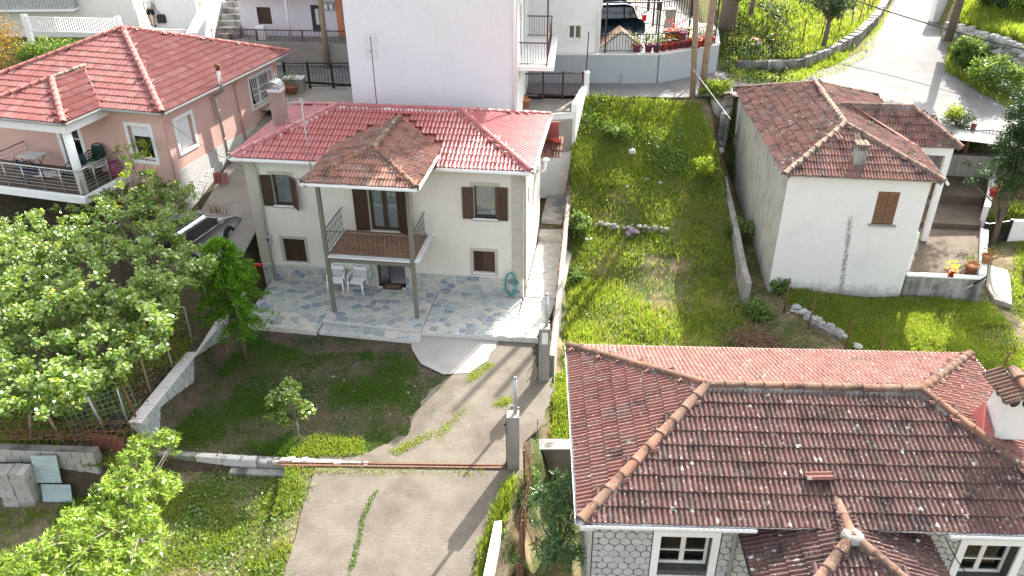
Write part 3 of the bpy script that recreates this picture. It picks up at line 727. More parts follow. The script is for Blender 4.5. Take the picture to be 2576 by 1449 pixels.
def gutter(parent, a, b, mat, w=.12, h=.09, name='gutter', drop=0.):
    a, b = V3(a), V3(b); d = (b - a).normalized(); out = d.cross(V3((0, 0, 1)))   # outward is to the right of a->b seen from above
    m = MB(); pr = [(0, 0), (0, -h), (w * .8, -h), (w, -h * .6), (w, .01), (w - .012, .01), (w - .012, -h * .55), (w * .75, -h + .012), (.012, -h + .012), (.012, 0)]
    vs = [p + out * x + V3((0, 0, z - drop)) for p in (a, b) for x, z in pr]; n = len(pr)
    m.add(vs, [(i, (i + 1) % n, n + (i + 1) % n, n + i) for i in range(n)] + [tuple(range(n)), tuple(range(2 * n - 1, n - 1, -1))])
    return m.build(name, mat, parent)

# ---------------------------------------------------------------- joinery
def shutter_mesh(w, h, t=.035, rails=(.0,), bar=.055, slat=.05):
    m = MB(); m.box(0, bar, -t / 2, t / 2, 0, h); m.box(w - bar, w, -t / 2, t / 2, 0, h)
    zs = [0] + [r * h for r in rails if r] + [h - bar]
    for z in (0, h - bar): m.box(bar, w - bar, -t / 2, t / 2, z, z + bar)
    for r in rails:
        if r: m.box(bar, w - bar, -t / 2, t / 2, r * h - bar / 2, r * h + bar / 2)
    z = bar + slat * .5; edges = [bar] + [r * h for r in rails if r] + [h - bar]
    while z < h - bar - slat * .3:
        if not any(abs(z - r * h) < bar * .8 for r in rails if r):
            M = Matrix.Translation((w / 2, 0, z)) @ Matrix.Rotation(math.radians(-38), 4, 'X'); m.obox(M, w - 2 * bar + .01, .042, .008)
        z += slat
    m.box(bar * .8, w - bar * .8, t * .05, t * .12, bar * .8, h - bar * .8)
    return m
def hang(parent, M, x, y, z, ang, mb, mat, name='shutter', label=None):
    o = mb.build(name, mat, parent, M=M @ Matrix.Translation((x, y, z)) @ Matrix.Rotation(ang, 4, 'Z'))
    if label: o['label'] = label
    return o
def curtain(parent, M, x0, x1, z0, z1, y, mat, waves=9, amp=.018, hem=0., name='curtain'):
    n = waves * 4; vs = []
    for i in range(n + 1):
        x = x0 + (x1 - x0) * i / n; yy = y + amp * math.sin(i / 4 * 2 * PI); vs += [(x, yy, z0 + hem * abs(math.sin(i / n * PI * 2))), (x, yy, z1)]
    m = MB(M); m.add(vs, [(2 * i, 2 * i + 2, 2 * i + 3, 2 * i + 1) for i in range(n)], True); return m.build(name, mat, parent)
def window(parent, M, x0, x1, z0, z1, frame, y=.1, bar=.05, mull=1, transoms=(), cur=None, glass=None, sill=None, dark=True, name='window', pane_rows=True):
    """frame with mullions at depth y; panes, curtain and sill are its sub-parts"""
    m = MB(M); d = .05
    m.box(x0, x0 + bar, y, y + d, z0, z1); m.box(x1 - bar, x1, y, y + d, z0, z1); m.box(x0 + bar, x1 - bar, y, y + d, z0, z0 + bar); m.box(x0 + bar, x1 - bar, y, y + d, z1 - bar, z1)
    xs = [x0 + bar]
    for i in range(1, mull + 1):
        c = x0 + (x1 - x0) * i / (mull + 1); m.box(c - bar * .8, c + bar * .8, y - .008, y + d - .003, z0 + bar, z1 - bar); xs += [c - bar * .8, c + bar * .8]
    xs.append(x1 - bar); zs = [z0 + bar]
    for t in transoms:
        c = z0 + (z1 - z0) * t; zs.append(c)
        for a, b in zip(xs[::2], xs[1::2]): m.box(a, b, y + .005, y + d - .008, c - .016, c + .016)
    zs.append(z1 - bar)
    o = m.build(name, frame, parent)
    for a, b in zip(xs[::2], xs[1::2]):
        for c, e in zip(zs, zs[1:]):
            g = MB(M); g.box(a, b, y + .02, y + .028, c, e); g.build('pane', glass or T['glass'], o)
    if cur: curtain(o, M, x0 + bar * .6, x1 - bar * .6, z0 + bar, z1 - bar, y + d + .04, cur)
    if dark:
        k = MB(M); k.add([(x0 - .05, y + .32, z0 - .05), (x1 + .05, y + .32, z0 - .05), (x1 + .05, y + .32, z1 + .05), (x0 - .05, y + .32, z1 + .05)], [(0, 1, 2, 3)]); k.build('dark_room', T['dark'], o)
    if sill: k = MB(M); k.cbox(x0 - .05, x1 + .05, -.07, y, z0 - .045, z0, .008); k.build('sill', sill, o)
    return o
def surround(parent, M, x0, x1, z0, z1, w, mat, proud=.012, name='window_surround', bottom=True):
    m = MB(M); p = -proud
    m.box(x0 - w, x0, p, .02, z0 - (w if bottom else 0), z1 + w); m.box(x1, x1 + w, p, .02, z0 - (w if bottom else 0), z1 + w); m.box(x0, x1, p, .02, z1, z1 + w)
    if bottom: m.box(x0, x1, p, .02, z0 - w, z0)
    return m.build(name, mat, parent)
def railing(mb, pts, h, step=.11, bar=.014, rail=.03, low=.08, posts=None, pw=.04, z=0, spear=False):
    """vertical bars between two rails along a polyline"""
    for a, b in zip(pts, pts[1:]):
        a, b = V3(a), V3(b); L = (b - a).length; up = V3((0, 0, 1))
        mb.bar(a + up * (h - rail / 2), b + up * (h - rail / 2), rail); mb.bar(a + up * low, b + up * low, rail * .7)
        n = max(1, round(L / step))
        for i in range(1, n): p = a.lerp(b, i / n); mb.bar(p + up * low, p + up * (h - rail + (.12 if spear else 0)), bar)
        if posts:
            k = max(1, round(L / posts))
            for i in range(k + 1): p = a.lerp(b, i / k); mb.bar(p, p + up * (h + .01), pw)
# ---------------------------------------------------------------- the cream house in the middle
H1 = thing('house', 'two storey cream house with bright red roof and old tiled porch over its balcony', 'house', MH.o, MH.a)
WL, WR, WB, HE, PIT = -9.46, .09, 5.12, 4.84, .338
FM = Matrix.Identity(4)
fh = [(-8.56, -7.9, 3.06, 4.18), (-1.56, -.81, 2.99, 4.15), (-8.54, -7.72, .81, 1.75), (-1.65, -.89, .89, 1.73), (-5.2, -4.18, 2.27, 4.38), (-5.17, -4.13, .06, 2.0)]
w = MB(); wall(w, FM, WR, -.3, HE - .06, fh, .26, WL, ends=False)
SM = facade((WR, 0), (0, 1)); wall(w, SM, WB, -.3, HE - .06, [(1.25, 1.7, 2.9, 3.6)], .26, 0, ends=False)
wall(w, facade((WL, WB), (0, -1)), WB, -.3, HE - .06, [], .26, 0, ends=False); wall(w, facade((WR, WB), (-1, 0)), WR - WL, -.3, HE - .06, [], .26, 0, ends=False)
w.build('wall', T['cream'], H1)
# roof
RF = Roof(H1, MH, 'roman', T['tile_red'], .007, 300, seed=2, deckmat=T['ridge_red'])
el, er, ef, eb = -9.73, .366, -.276, 5.40; run = (eb - ef) / 2; hr = HE + PIT * run; xm0, xm1, ym = el + run, er - run, ef + run
PL, PR, PF, PZ, PP = -6.32, -2.76, -2.66, 5.12, .287; pm_x = (PL + PR) / 2; prun = (PR - PL) / 2; pz = PZ + PP * prun; py0 = PF + prun; py1 = ef + (pz - HE) / PIT
cs_ = 1 / math.sqrt(1 + PIT * PIT)
def under_porch(u, v):
    x, y = el + u, ef + v * cs_
    if not PL - .1 < x < PR + .12: return False
    return min(PZ + PP * (x - PL), PZ + PP * (PR - x)) > HE + PIT * (y - ef) - (.09 if x > pm_x else .03)
RF.face([(el, ef, HE), (er, ef, HE), (xm1, ym, hr), (xm0, ym, hr)], skip=under_porch)
RF.face([(er, ef, HE), (er, eb, HE), (xm1, ym, hr)]); RF.face([(er, eb, HE), (el, eb, HE), (xm0, ym, hr), (xm1, ym, hr)]); RF.face([(el, eb, HE), (el, ef, HE), (xm0, ym, hr)])
MB().box(el + .05, er - .05, ef + .05, eb - .05, HE - .11, HE - .065).build('soffit', T['beige'], H1)
RF.begin(); RF.finish()
for a, b in (((el, ef, HE), (xm0, ym, hr)), ((er, ef, HE), (xm1, ym, hr)), ((er, eb, HE), (xm1, ym, hr)), ((el, eb, HE), (xm0, ym, hr)), ((xm0, ym, hr), (xm1, ym, hr))):
    RF.caps(a, b, T['ridge_red'], .115, L=.42, mort=T['mortar_white'], mw=.21, lift=.045)
c = MB(); c.box(-9.27, -8.85, 2.1, 2.5, 4.95, 6.36); c.v = [(x + .1, y, z) for x, y, z in c.v]; ch = c.build('chimney', T['rosedark'], RF.obj); ch['label'] = 'rose plastered chimney with a curved metal cowl'
c = MB(Matrix.Translation((.1, 0, 0))); c.cbox(-9.31, -8.81, 2.06, 2.54, 6.36, 6.46, .02); c.build('chimney_slab', T['mortar_white'], ch)
c = MB(Matrix.Translation((.1, 0, 0)))
for k in range(9):
    a0, a1 = PI * k / 9, PI * (k + 1) / 9
    p = [(-9.06 - .24 * math.cos(a), 6.46 + .27 * math.sin(a)) for a in (a0, a1)]
    c.add([(p[0][0], 2.06, p[0][1]), (p[1][0], 2.06, p[1][1]), (p[1][0], 2.54, p[1][1]), (p[0][0], 2.54, p[0][1])], [(0, 1, 2, 3)])
    q = [(-9.06 - .225 * math.cos(a), 6.46 + .255 * math.sin(a)) for a in (a0, a1)]
    c.add([(q[0][0], 2.06, q[0][1]), (q[1][0], 2.06, q[1][1]), (q[1][0], 2.54, q[1][1]), (q[0][0], 2.54, q[0][1])], [(3, 2, 1, 0)])
c.bar((-9.06, 2.3, 6.72), (-9.0, 2.3, 6.95), .1, .02); c.build('cowl', T['galv'], ch)
for a, b in (((el, ef, HE), (PL + .02, ef, HE)), ((PR + .05, ef, HE), (er, ef, HE)), ((er, ef, HE), (er, eb, HE)), ((el, eb, HE), (el, ef, HE))): gutter(H1, a, b, T['white_metal'], .13, .1)
# red valley flashing beside the porch roof
fl = MB(); yv = ef + (PZ - HE) / PIT
for sx, xe in ((1, PR), (-1, PL)):
    a = V3((xe + sx * .03, yv - .12, PZ + .01)); b = V3((pm_x + sx * .04, py1, pz + .04)); o_ = V3((sx * .3, 0, .03))
    fl.add([a, a + o_ + V3((0, -.3, -.1)), b + o_ * .5, b], [(0, 1, 2, 3) if sx > 0 else (3, 2, 1, 0)])
fl.build('valley_flashing', T['ridge_red'], RF.obj)
# porch roof
PRF = Roof(H1, MH, 'flat', T['tile_porch'], .018, 300, name='porch_roof', seed=5)
PRF.face([(PL, PF, PZ), (PR, PF, PZ), (pm_x, py0, pz)]); PRF.face([(PR, PF, PZ), (PR, yv, PZ), (pm_x, py1, pz), (pm_x, py0, pz)]); PRF.face([(PL, yv, PZ), (PL, PF, PZ), (pm_x, py0, pz), (pm_x, py1, pz)])
PRF.deck.box(PL + .04, PR - .04, PF + .04, .25, PZ - .1, PZ - .06)
PRF.begin(); PRF.obj['label'] = 'porch roof of old lichen stained tiles'; PRF.finish()
PRF.caps((PL, PF, PZ), (pm_x, py0, pz), T['ridge_old'], .09, L=.36, mort=T['mortar'], mw=.19, lift=.03); PRF.caps((PR, PF, PZ), (pm_x, py0, pz), T['ridge_old'], .1, L=.36, mort=T['mortar'], mw=.19, lift=.03)
PRF.caps((pm_x, py0 - .1, pz), (pm_x, py1 + .05, pz + .02), T['ridge_barn'], .1, L=.34, mort=T['mortar_white'], mw=.17, lift=.035)
for a, b in (((PL, PF, PZ), (PR, PF, PZ)), ((PR, PF, PZ), (PR, yv - .3, PZ)), ((PL, yv - .3, PZ), (PL, PF, PZ))): gutter(H1, a, b, T['white_metal'], .1, .09)
# posts, beam, balcony
for x in (-6.16, -3.27):
    m = MB(); m.cbox(x - .062, x + .062, -1.935, -1.81, .035, PZ - .1, .006); m.build('porch_post', T['post'], H1)
m = MB(); m.box(-6.10, -3.33, -1.93, -1.82, 2.02, 2.14)
for x, s_ in ((-6.1, 1), (-3.33, -1)):
    for k in range(4): a0, a1 = PI / 2 * k / 4, PI / 2 * (k + 1) / 4; m.bar((x + s_ * .14 * (1 - math.cos(a0)), -1.875, 1.88 + .14 * math.sin(a0)), (x + s_ * .14 * (1 - math.cos(a1)), -1.875, 1.88 + .14 * math.sin(a1)), .05)
m.build('balcony_beam', T['post'], H1)
m = MB(); m.box(-6.18, -3.16, -1.8, 0, 2.14, 2.215); bs = m.build('balcony_slab', T['beige'], H1)
m = MB(); m.cbox(-6.095, -4.7, -2.0, -1.80, 2.2, 2.25, .006); m.cbox(-4.69, -3.335, -2.0, -1.80, 2.2, 2.25, .006); m.cbox(-3.2, -3.04, -1.95, -.002, 2.2, 2.25, .006); m.cbox(-6.28, -6.14, -1.8, -.002, 2.2, 2.25, .006); m.build('marble_edge', T['marble'], bs)
y = -1.79; r = random.Random(3)
while y < -.03:
    x = -6.13 - r.uniform(0, .3)
    while x < -3.21:
        L = r.uniform(.5, .75); x0, x1 = max(x, -6.13), min(x + L, -3.21)
        if x1 - x0 > .06: MB().cbox(x0, x1 - .005, y, y + .124, 2.215, 2.236 + r.uniform(0, .003), .003).build('floor_board', T['deckwood'], bs)
        x += L
    y += .1295
def deco_rail(p, q, n, every):
    m = MB(); a, b = V3(p), V3(q); up = V3((0, 0, 1)); railing(m, [a, b], .88, (b - a).length / n, .014, .03, .07)
    for i in range(1, n):
        if i % every == 0:
            c = a.lerp(b, i / n); d = (b - a).normalized()
            for hz in (.62, .36):
                for k in range(4): t = PI / 4 + PI / 2 * k; m.bar(c + up * hz, c + up * (hz + .07 * math.sin(t)) + d * .055 * math.cos(t), .014)
                m.bar(c + up * (hz - .04), c + up * (hz + .04), .03)
    return m
deco_rail((-6.16, -1.8, 2.25), (-6.16, -.03, 2.25), 14, 2).build('railing', T['rail'], H1); deco_rail((-3.27, -1.8, 2.25), (-3.27, -.03, 2.25), 14, 2).build('railing', T['rail'], H1)
deco_rail((-6.09, -1.87, 2.25), (-3.34, -1.87, 2.25), 17, 3).build('railing', T['rail'], H1)
# windows and shutters
BW = T['brown_wood']; BO = T['brown_wood_open']
surround(H1, FM, -8.56, -7.9, 3.06, 4.18, .125, T['beige']); surround(H1, FM, -1.56, -.81, 2.99, 4.15, .125, T['beige'])
surround(H1, FM, -8.54, -7.72, .81, 1.75, .1, T['beige'], bottom=False); surround(H1, FM, -1.65, -.89, .89, 1.73, .11, T['beige'])
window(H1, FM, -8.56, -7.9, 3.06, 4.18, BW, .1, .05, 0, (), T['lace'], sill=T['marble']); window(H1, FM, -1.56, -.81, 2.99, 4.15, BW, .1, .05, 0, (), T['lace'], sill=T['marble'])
k = MB(); k.box(-1.5, -.87, .19, .215, 3.05, 3.17); k.build('window_board', T['white_plastic'], H1)
s1 = shutter_mesh(.38, 1.14); hang(H1, FM, -8.57, -.03, 3.02, math.radians(184), s1, BW); hang(H1, FM, -7.89, -.03, 3.0, math.radians(-42), s1, BO)
hang(H1, FM, -1.57, -.03, 2.95, math.radians(183), s1, BO); hang(H1, FM, -.80, -.03, 2.95, math.radians(-5), shutter_mesh(.385, 1.2), BO)
for x0, x1, z0, z1 in ((-8.54, -7.72, .81, 1.75), (-1.65, -.89, .89, 1.73)):
    sm = shutter_mesh((x1 - x0) / 2 - .004, z1 - z0 - .02); hang(H1, FM, x0, .09, z0 + .01, 0, sm, BW); hang(H1, FM, (x0 + x1) / 2 + .002, .09, z0 + .01, 0, sm, BW if x0 < -5 else BO)
    k = MB(); k.cbox(x0 - .03, x1 + .03, -.06, .08, z0 - .045, z0 + .005, .006); k.build('sill', T['marble'], H1)
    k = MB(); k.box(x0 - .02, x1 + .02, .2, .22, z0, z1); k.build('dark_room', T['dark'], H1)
fd = window(H1, FM, -5.2, -4.18, 2.27, 4.38, BW, .1, .085, 1, (), T['lace'], name='french_door')
sd = shutter_mesh(.5, 2.06, rails=(.42,)); hang(H1, FM, -5.22, -.03, 2.28, math.radians(183), sd, BW); hang(H1, FM, -4.17, -.03, 2.28, math.radians(-24), sd, BW)
window(H1, SM, 1.25, 1.7, 2.9, 3.6, BW, .1, .04, 0, (), None)
# lower doorway: recess, half open glazed leaf
m = MB(); m.add([(-5.17, .26, .05), (-4.13, .26, .05), (-4.13, 1.7, .05), (-5.17, 1.7, .05)], [(0, 1, 2, 3)]); m.add([(-5.17, 1.7, 0), (-4.13, 1.7, 0), (-4.13, 1.7, 2.1), (-5.17, 1.7, 2.1)], [(0, 1, 2, 3)])
for x, f in ((-5.17, (0, 1, 2, 3)), (-4.13, (3, 2, 1, 0))): m.add([(x, .26, 0), (x, 1.7, 0), (x, 1.7, 2.1), (x, .26, 2.1)], [f])
m.add([(-5.17, .26, 2.0), (-4.13, .26, 2.0), (-4.13, 1.7, 2.0), (-5.17, 1.7, 2.0)], [(3, 2, 1, 0)]); m.build('doorway_passage', T['lilac'], H1)
m = MB(); m.cbox(-5.17, -4.13, -.12, .27, .0, .06, .008); m.build('threshold', T['marble'], H1)
m = MB(); 
for a, b, c_, d_ in ((0, .06, 0, 1.92), (.34, .4, 0, 1.92), (.06, .34, 0, .1), (.06, .34, 1.82, 1.92)): m.box(a, b, 0, .045, c_, d_)
dl_ = m.build('door_leaf', BW, H1, M=Matrix.Translation((-5.14, .12, .065)) @ Matrix.Rotation(math.radians(12), 4, 'Z')); g = MB(); g.box(.06, .34, .015, .022, .1, 1.82); g.build('pane', T['glass'], dl_)
m = MB(); m.box(-4.17, -4.135, .08, .2, .06, 2.0); m.build('door_frame', BW, H1)
# stone plinth and door surround
FX = Matrix(((1, 0, 0, 0), (0, 0, -1, 0), (0, 1, 0, 0), (0, 0, 0, 1)))     # plan polygons stood up on the facade: (x, z) -> out of the wall
PLS = [([(-9.40, .02), (-5.42, .02), (-5.42, .69), (-9.40, .67)], 40, 1.3), ([(-3.88, .02), (.06, .02), (.06, .73), (-3.88, .71)], 42, 1.3), ([(-5.42, .03), (-5.18, .03), (-5.18, 2.02), (-5.42, 2.02)], 9, .8), ([(-4.12, .03), (-3.88, .03), (-3.88, 2.02), (-4.12, 2.02)], 9, .8)]
m = MB()
for P, n, sx in PLS: m.prism(P, .002, .014, FX)
pb = m.build('plinth', T['joint'], H1)
for q, (P, n, sx) in enumerate(PLS):
    for Q in stones(P, n, .022, sx, 51 + q, .8): MB().prism(Q, .01, .028 + random.uniform(-.003, .005), FX, bev=.006).build('plinth_stone', T['plinth'], pb)
# quoins
z = .74; k = 0
while z < 4.6:
    h = min(.485, 4.70 - z)
    MB().box(WL - .02, -9.08, -.022, .3, z, z + h - .02).build('quoin', T['beige'], H1); MB().box(-.30, WR + .02, -.022, .28, z, z + h - .02).build('quoin', T['beige'], H1); z += h
for x in (-9.02, .16): m = MB(); yy = -.07 if x < 0 else -.05; m.tube([(x, ef - .06, HE - .1), (x, yy - .08, HE - .3), (x, yy, HE - .5), (x, yy, .05)], .04, 8); m.build('downpipe', T['beige'], H1)
m = MB(); m.cbox(-9.10, -8.92, -.12, -.0, 1.52, 1.86, .012); mb_ = m.build('meter_box', T['galv'], H1); m = MB(); m.box(-9.06, -8.98, -.126, -.121, 1.62, 1.78); m.build('meter_dial', T['dark'], mb_)
# small tiled canopy and flue on the side wall
cn = MB(); cn.box(WR, WR + .75, 4.25, 4.95, 3.66, 3.7); cnp = cn.build('canopy', T['rustsheet'], H1)
m = MB(); m.add([(WR + .03, 4.95, 3.75), (WR + .03, 4.25, 4.35), (WR + .8, 4.25, 4.35), (WR + .8, 4.95, 3.75)], [(0, 1, 2, 3), (3, 2, 1, 0)])
m.box(WR + .0, WR + .72, 4.9, 4.96, 3.7, 4.75); m.build('canopy_panel', T['ridge_red'], cnp)
CR = Roof(cnp, MH, 'flat', T['tile_porch'], .01, 20, name='canopy_roof'); CR.face([(WR, 4.0, 3.72), (WR + .75, 4.0, 3.72), (WR + .75, 4.9, 4.15), (WR, 4.9, 4.15)]); CR.begin(); CR.finish()
m = MB(); m.tube([(WR, 3.5, 3.35), (WR + .28, 3.5, 3.35), (WR + .36, 3.5, 3.42), (WR + .38, 3.5, 3.75)], .055, 9); m.lathe([(.13, 3.76), (.13, 3.8), (.03, 3.87)], (WR + .38, 3.5, 0), 12); m.build('flue_pipe', T['white_metal'], H1)
# ---------------------------------------------------------------- the rose coloured house on the left
_C = at(408, 285, 5.8); _B = at(727, 130, 5.8); _d = (_B - _C); PK = Fr((_C.x, _C.y), math.atan2(_d.y, _d.x) - PI / 2)
# frame: y runs back along its right hand wall, x to the right; front eave is y=0, right eave x=0
H2 = thing('house', 'rose rendered house with a pyramid roof of rose tiles and a railed corner balcony', 'house', PK.o, PK.a)
LX, LY, E2 = -9.2, 8.76, 5.8; ax, ay, az = -4.6, 4.38, 7.48
P1x, P2x, Pf = -2.55, -6.9, -1.78; pk = (az - E2) / 4.38; ph = (P1x - P2x) / 2; pz2 = E2 + pk * ph * .92; pcx = (P1x + P2x) / 2
R2 = Roof(H2, PK, 'pink', T['tile_pink'], .009, 300, seed=3)
def inporch(u, v):
    x = LX + u; y = v * .93
    return P2x - .1 < x < P1x + .05 and E2 + pk * min(x - P2x, P1x - x) * .92 > E2 + pk * y - .02
R2.face([(LX, 0, E2), (0, 0, E2), (ax, ay, az)], skip=inporch); R2.face([(0, 0, E2), (0, LY, E2), (ax, ay, az)]); R2.face([(0, LY, E2), (LX, LY, E2), (ax, ay, az)]); R2.face([(LX, LY, E2), (LX, 0, E2), (ax, ay, az)])
yr = (pz2 - E2) / pk
R2.face([(P2x, Pf, E2), (P1x, Pf, E2), (pcx, Pf + ph, pz2)]); R2.face([(P1x, Pf, E2), (P1x, .02, E2), (pcx, yr, pz2), (pcx, Pf + ph, pz2)]); R2.face([(P2x, .02, E2), (P2x, Pf, E2), (pcx, Pf + ph, pz2), (pcx, yr, pz2)])
R2.deck.box(LX + .05, -.05, .05, LY - .05, E2 - .12, E2 - .07)
R2.begin(); R2.finish()
for a in ((0, 0), (LX, 0), (0, LY), (LX, LY)): R2.caps((a[0], a[1], E2), (ax, ay, az), T['ridge_pink'], .115, L=.36, mort=T['mortar'], mw=.17, lift=.035)
for a in ((P1x, Pf), (P2x, Pf)): R2.caps((a[0], a[1], E2), (pcx, Pf + ph, pz2), T['ridge_pink'], .11, L=.36, mort=T['mortar'], mw=.17, lift=.035)
R2.caps((pcx, Pf + ph - .1, pz2), (pcx, yr + .1, pz2), T['ridge_barn'], .105, L=.36, mort=T['mortar'], mw=.16, lift=.03)
R2.caps((P1x + .02, .05, E2 + .02), (pcx + .15, yr - .1, pz2 - .02), T['ridge_pink'], .07, L=.4, lift=-.02, name='valley_tile')
for a, b in (((P1x, 0, E2), (0, 0, E2)), ((0, 0, E2), (0, LY, E2)), ((P2x, Pf, E2), (P1x, Pf, E2)), ((P1x, Pf, E2), (P1x, 0, E2))): gutter(H2, a, b, T['galv'], .09, .08)
m = MB(); m.box(P2x + .12, P1x - .12, Pf + .12, Pf + .42, E2 - .42, E2 - .1); m.box(P1x - .42, P1x - .12, Pf + .42, .45, E2 - .42, E2 - .1); m.build('porch_beam', T['white_paint'], H2)
# walls: front at y=.45, right at x=-.45
fw = .45; w = MB(); FP = facade((-9.0, fw), (1, 0)); RP = facade((-.45, fw), (0, 1))
def X(x): return x + 9.0
wall(w, FP, X(-.45), .2, E2 - .08, [(X(-2.02), X(-1.1), 3.75, 5.05), (X(-5.15), X(-4.3), 3.12, 5.05), (X(-7.3), X(-6.2), 1.6, 2.5)], .25, 0, ends=False)
wall(w, RP, LY - .9, .2, E2 - .08, [(.62, 1.55, 3.95, 5.12), (5.6, 7.35, 4.05, 5.3)], .25, 0, ends=False)
wall(w, facade((-.45, LY - .45), (-1, 0)), 8.55, .2, E2 - .08, [], .25, 0, ends=False); w.build('wall', T['pink'], H2)
def blind_window(M, x0, x1, z0, z1, sh, wd=.13):
    surround(H2, M, x0, x1, z0, z1, wd, T['white_paint'], .03)
    o = window(H2, M, x0, x1, z0, z1, T['white_plastic'], .14, .06, 0, (), None, glass=None)
    k = MB(M); n = int((z1 - z0) * sh / .045)
    for i in range(n): k.box(x0 + .06, x1 - .06, .1, .125, z1 - .06 - .045 * (i + 1) + .006, z1 - .06 - .045 * i)
    k.build('roller_blind', T['white_plastic'], o)
blind_window(FP, X(-2.02), X(-1.1), 3.75, 5.05, .3); blind_window(RP, .62, 1.55, 3.95, 5.12, 1.0)
surround(H2, FP, X(-5.15), X(-4.3), 3.12, 5.05, .16, T['white_paint'], .03, bottom=False); window(H2, FP, X(-5.15), X(-4.3), 3.12, 5.05, T['white_plastic'], .12, .07, 0, (.58,), None, name='french_door')
surround(H2, FP, X(-7.3), X(-6.2), 1.6, 2.5, .1, T['white_paint'], .03); window(H2, FP, X(-7.3), X(-6.2), 1.6, 2.5, T['white_plastic'], .12, .06, 1, (), None)
# barred window on the right wall
surround(H2, RP, 5.6, 7.35, 4.05, 5.3, .08, T['white_paint'], .03); window(H2, RP, 5.6, 7.35, 4.05, 5.3, T['white_plastic'], .14, .06, 1, (), None)
m = MB(RP)
for i in range(15):
    x = 5.62 + i * .122; m.tube([(x, -.02, 5.34), (x, -.1, 5.3), (x, -.12, 4.6), (x, -.2, 4.35), (x, -.24, 4.2), (x, -.14, 4.08), (x, -.02, 4.05)], .011, 5, False)
for zz, yy in ((5.3, -.1), (4.85, -.12), (4.6, -.125), (4.1, -.16)): m.bar((5.6, yy, zz), (7.36, yy, zz), .02)
m.build('window_grille', T['white_metal'], H2)
# plinth of whitewashed bricks along the alley
bk = MB(); bk.box(0, .02, 0, .02, 0, .02)
m = MB(RP); m.box(.2, LY - .95, -.018, -.004, .6, 3.35); pl = m.build('plinth_backing', T['brick_white'], H2)
def alley_z(s_): return float(np.interp(s_, [0, 2, 4.7, 7.8], [1.5, 2.15, 2.35, 3.6]))
bm_ = MB(); bm_.cbox(0, .238, -.028, 0, 0, .068, .006); bmesh_ = bm_.mesh('brick', T['brick_white'])
row = 0; z = 1.55; cnt = 0
while z < 3.4:
    s_ = .25 + (row % 2) * .125
    while s_ < LY - 1.2:
        g = alley_z(s_ + .1)
        if g - .1 < z < g + .55: o = bpy.data.objects.new('brick', bmesh_); link(o, pl); o.matrix_local = RP @ Matrix.Translation((s_, -.02, z)); cnt += 1
        s_ += .25
    z += .078; row += 1
# lower white brick panel under the balcony
m = MB(FP)
for r_ in range(6):
    for q in range(7): m.cbox(X(-8.4) + q * .25 + (r_ % 2) * .12, X(-8.4) + q * .25 + (r_ % 2) * .12 + .238, -.03, 0, .85 + r_ * .08, .92 + r_ * .08, .006)
o = m.build('brick_panel', T['brick_white'], H2); o['kind'] = 'stuff'
# pipes
m = MB(); m.tube([(-.27, 3.5, 2.25), (-.27, 3.42, 5.3), (-.27, 3.42, 5.38), (.06, 3.46, 5.56), (.06, 3.46, 6.5)], .068, 10)
for zz in (2.4, 3.0, 3.6, 4.2, 4.8): m.lathe([(.077, zz), (.077, zz + .04)], (-.27, 3.5 - (zz - 2.25) * .026, 0), 10)
fl_ = m.build('stove_flue', T['steel'], H2); m = MB(); m.lathe([(.075, 6.38), (.08, 6.5), (.11, 6.52), (.13, 6.58), (.02, 6.66)], (.06, 3.46, 0), 12); m.build('flue_cap', T['rust'], fl_)
for s_ in (.35, 5.0): m = MB(); m.tube([(-.06, s_, E2 - .12), (-.3, s_, E2 - .35), (-.4, s_, E2 - .5), (-.4, s_ + .05, 1.9 + .2 * s_)], .045, 8); m.build('downpipe', T['pink'], H2)
# balcony
m = MB(); m.cbox(-9.3, P1x - .05, Pf + .0, fw - .002, 2.82, 3.1, .02); m.box(P1x - .05, P1x + .12, Pf + .5, fw - .002, 2.86, 3.06); m.build('balcony_slab', T['white_paint'], H2)
m = MB(); m.box(-9.2, P1x - .15, Pf + .12, fw - .004, 3.1, 3.112); m.build('balcony_floor', T['terrace'], H2)
m = MB(); m.lathe([(.15, 3.1), (.15, 5.38)], (P1x - .32, Pf + .32, 0), 18); m.build('column', T['white_paint'], H2)
m = MB(); pts = [(P1x - .12, fw - .05, 3.1), (P1x - .12, Pf + .1, 3.1), (-9.2, Pf + .1, 3.1)]
m.tube([(p[0], p[1], 4.02) for p in (pts[0], (P1x - .12, Pf + .22, 0), (P1x - .24, Pf + .1, 0), pts[2])], .03, 8)
for a, b in zip(pts, pts[1:]):
    a, b = V3(a), V3(b); n = max(2, round((b - a).length / .8))
    for i in range(n + 1): p = a.lerp(b, i / n); m.tube([p, p + V3((0, 0, .9))], .02, 6)
    for q in range(6): m.tube([a + V3((0, 0, .18 + q * .13)), b + V3((0, 0, .18 + q * .13))], .008, 5, False)
m.build('railing', T['steel'], H2)
# side railing of the balcony further left
m = MB(); 
for q in range(5): m.tube([(-6.9, fw - .1, 3.25 + q * .15), (-6.9, Pf + .1, 3.25 + q * .15)], .008, 5, False)
m.tube([(-6.9, fw - .1, 4.02), (-6.9, Pf + .1, 4.02)], .03, 8)
for i in range(4): m.tube([(-6.9, fw - .1 - i * .65, 3.1), (-6.9, fw - .1 - i * .65, 4.0)], .02, 6)
m.build('railing', T['steel'], H2)
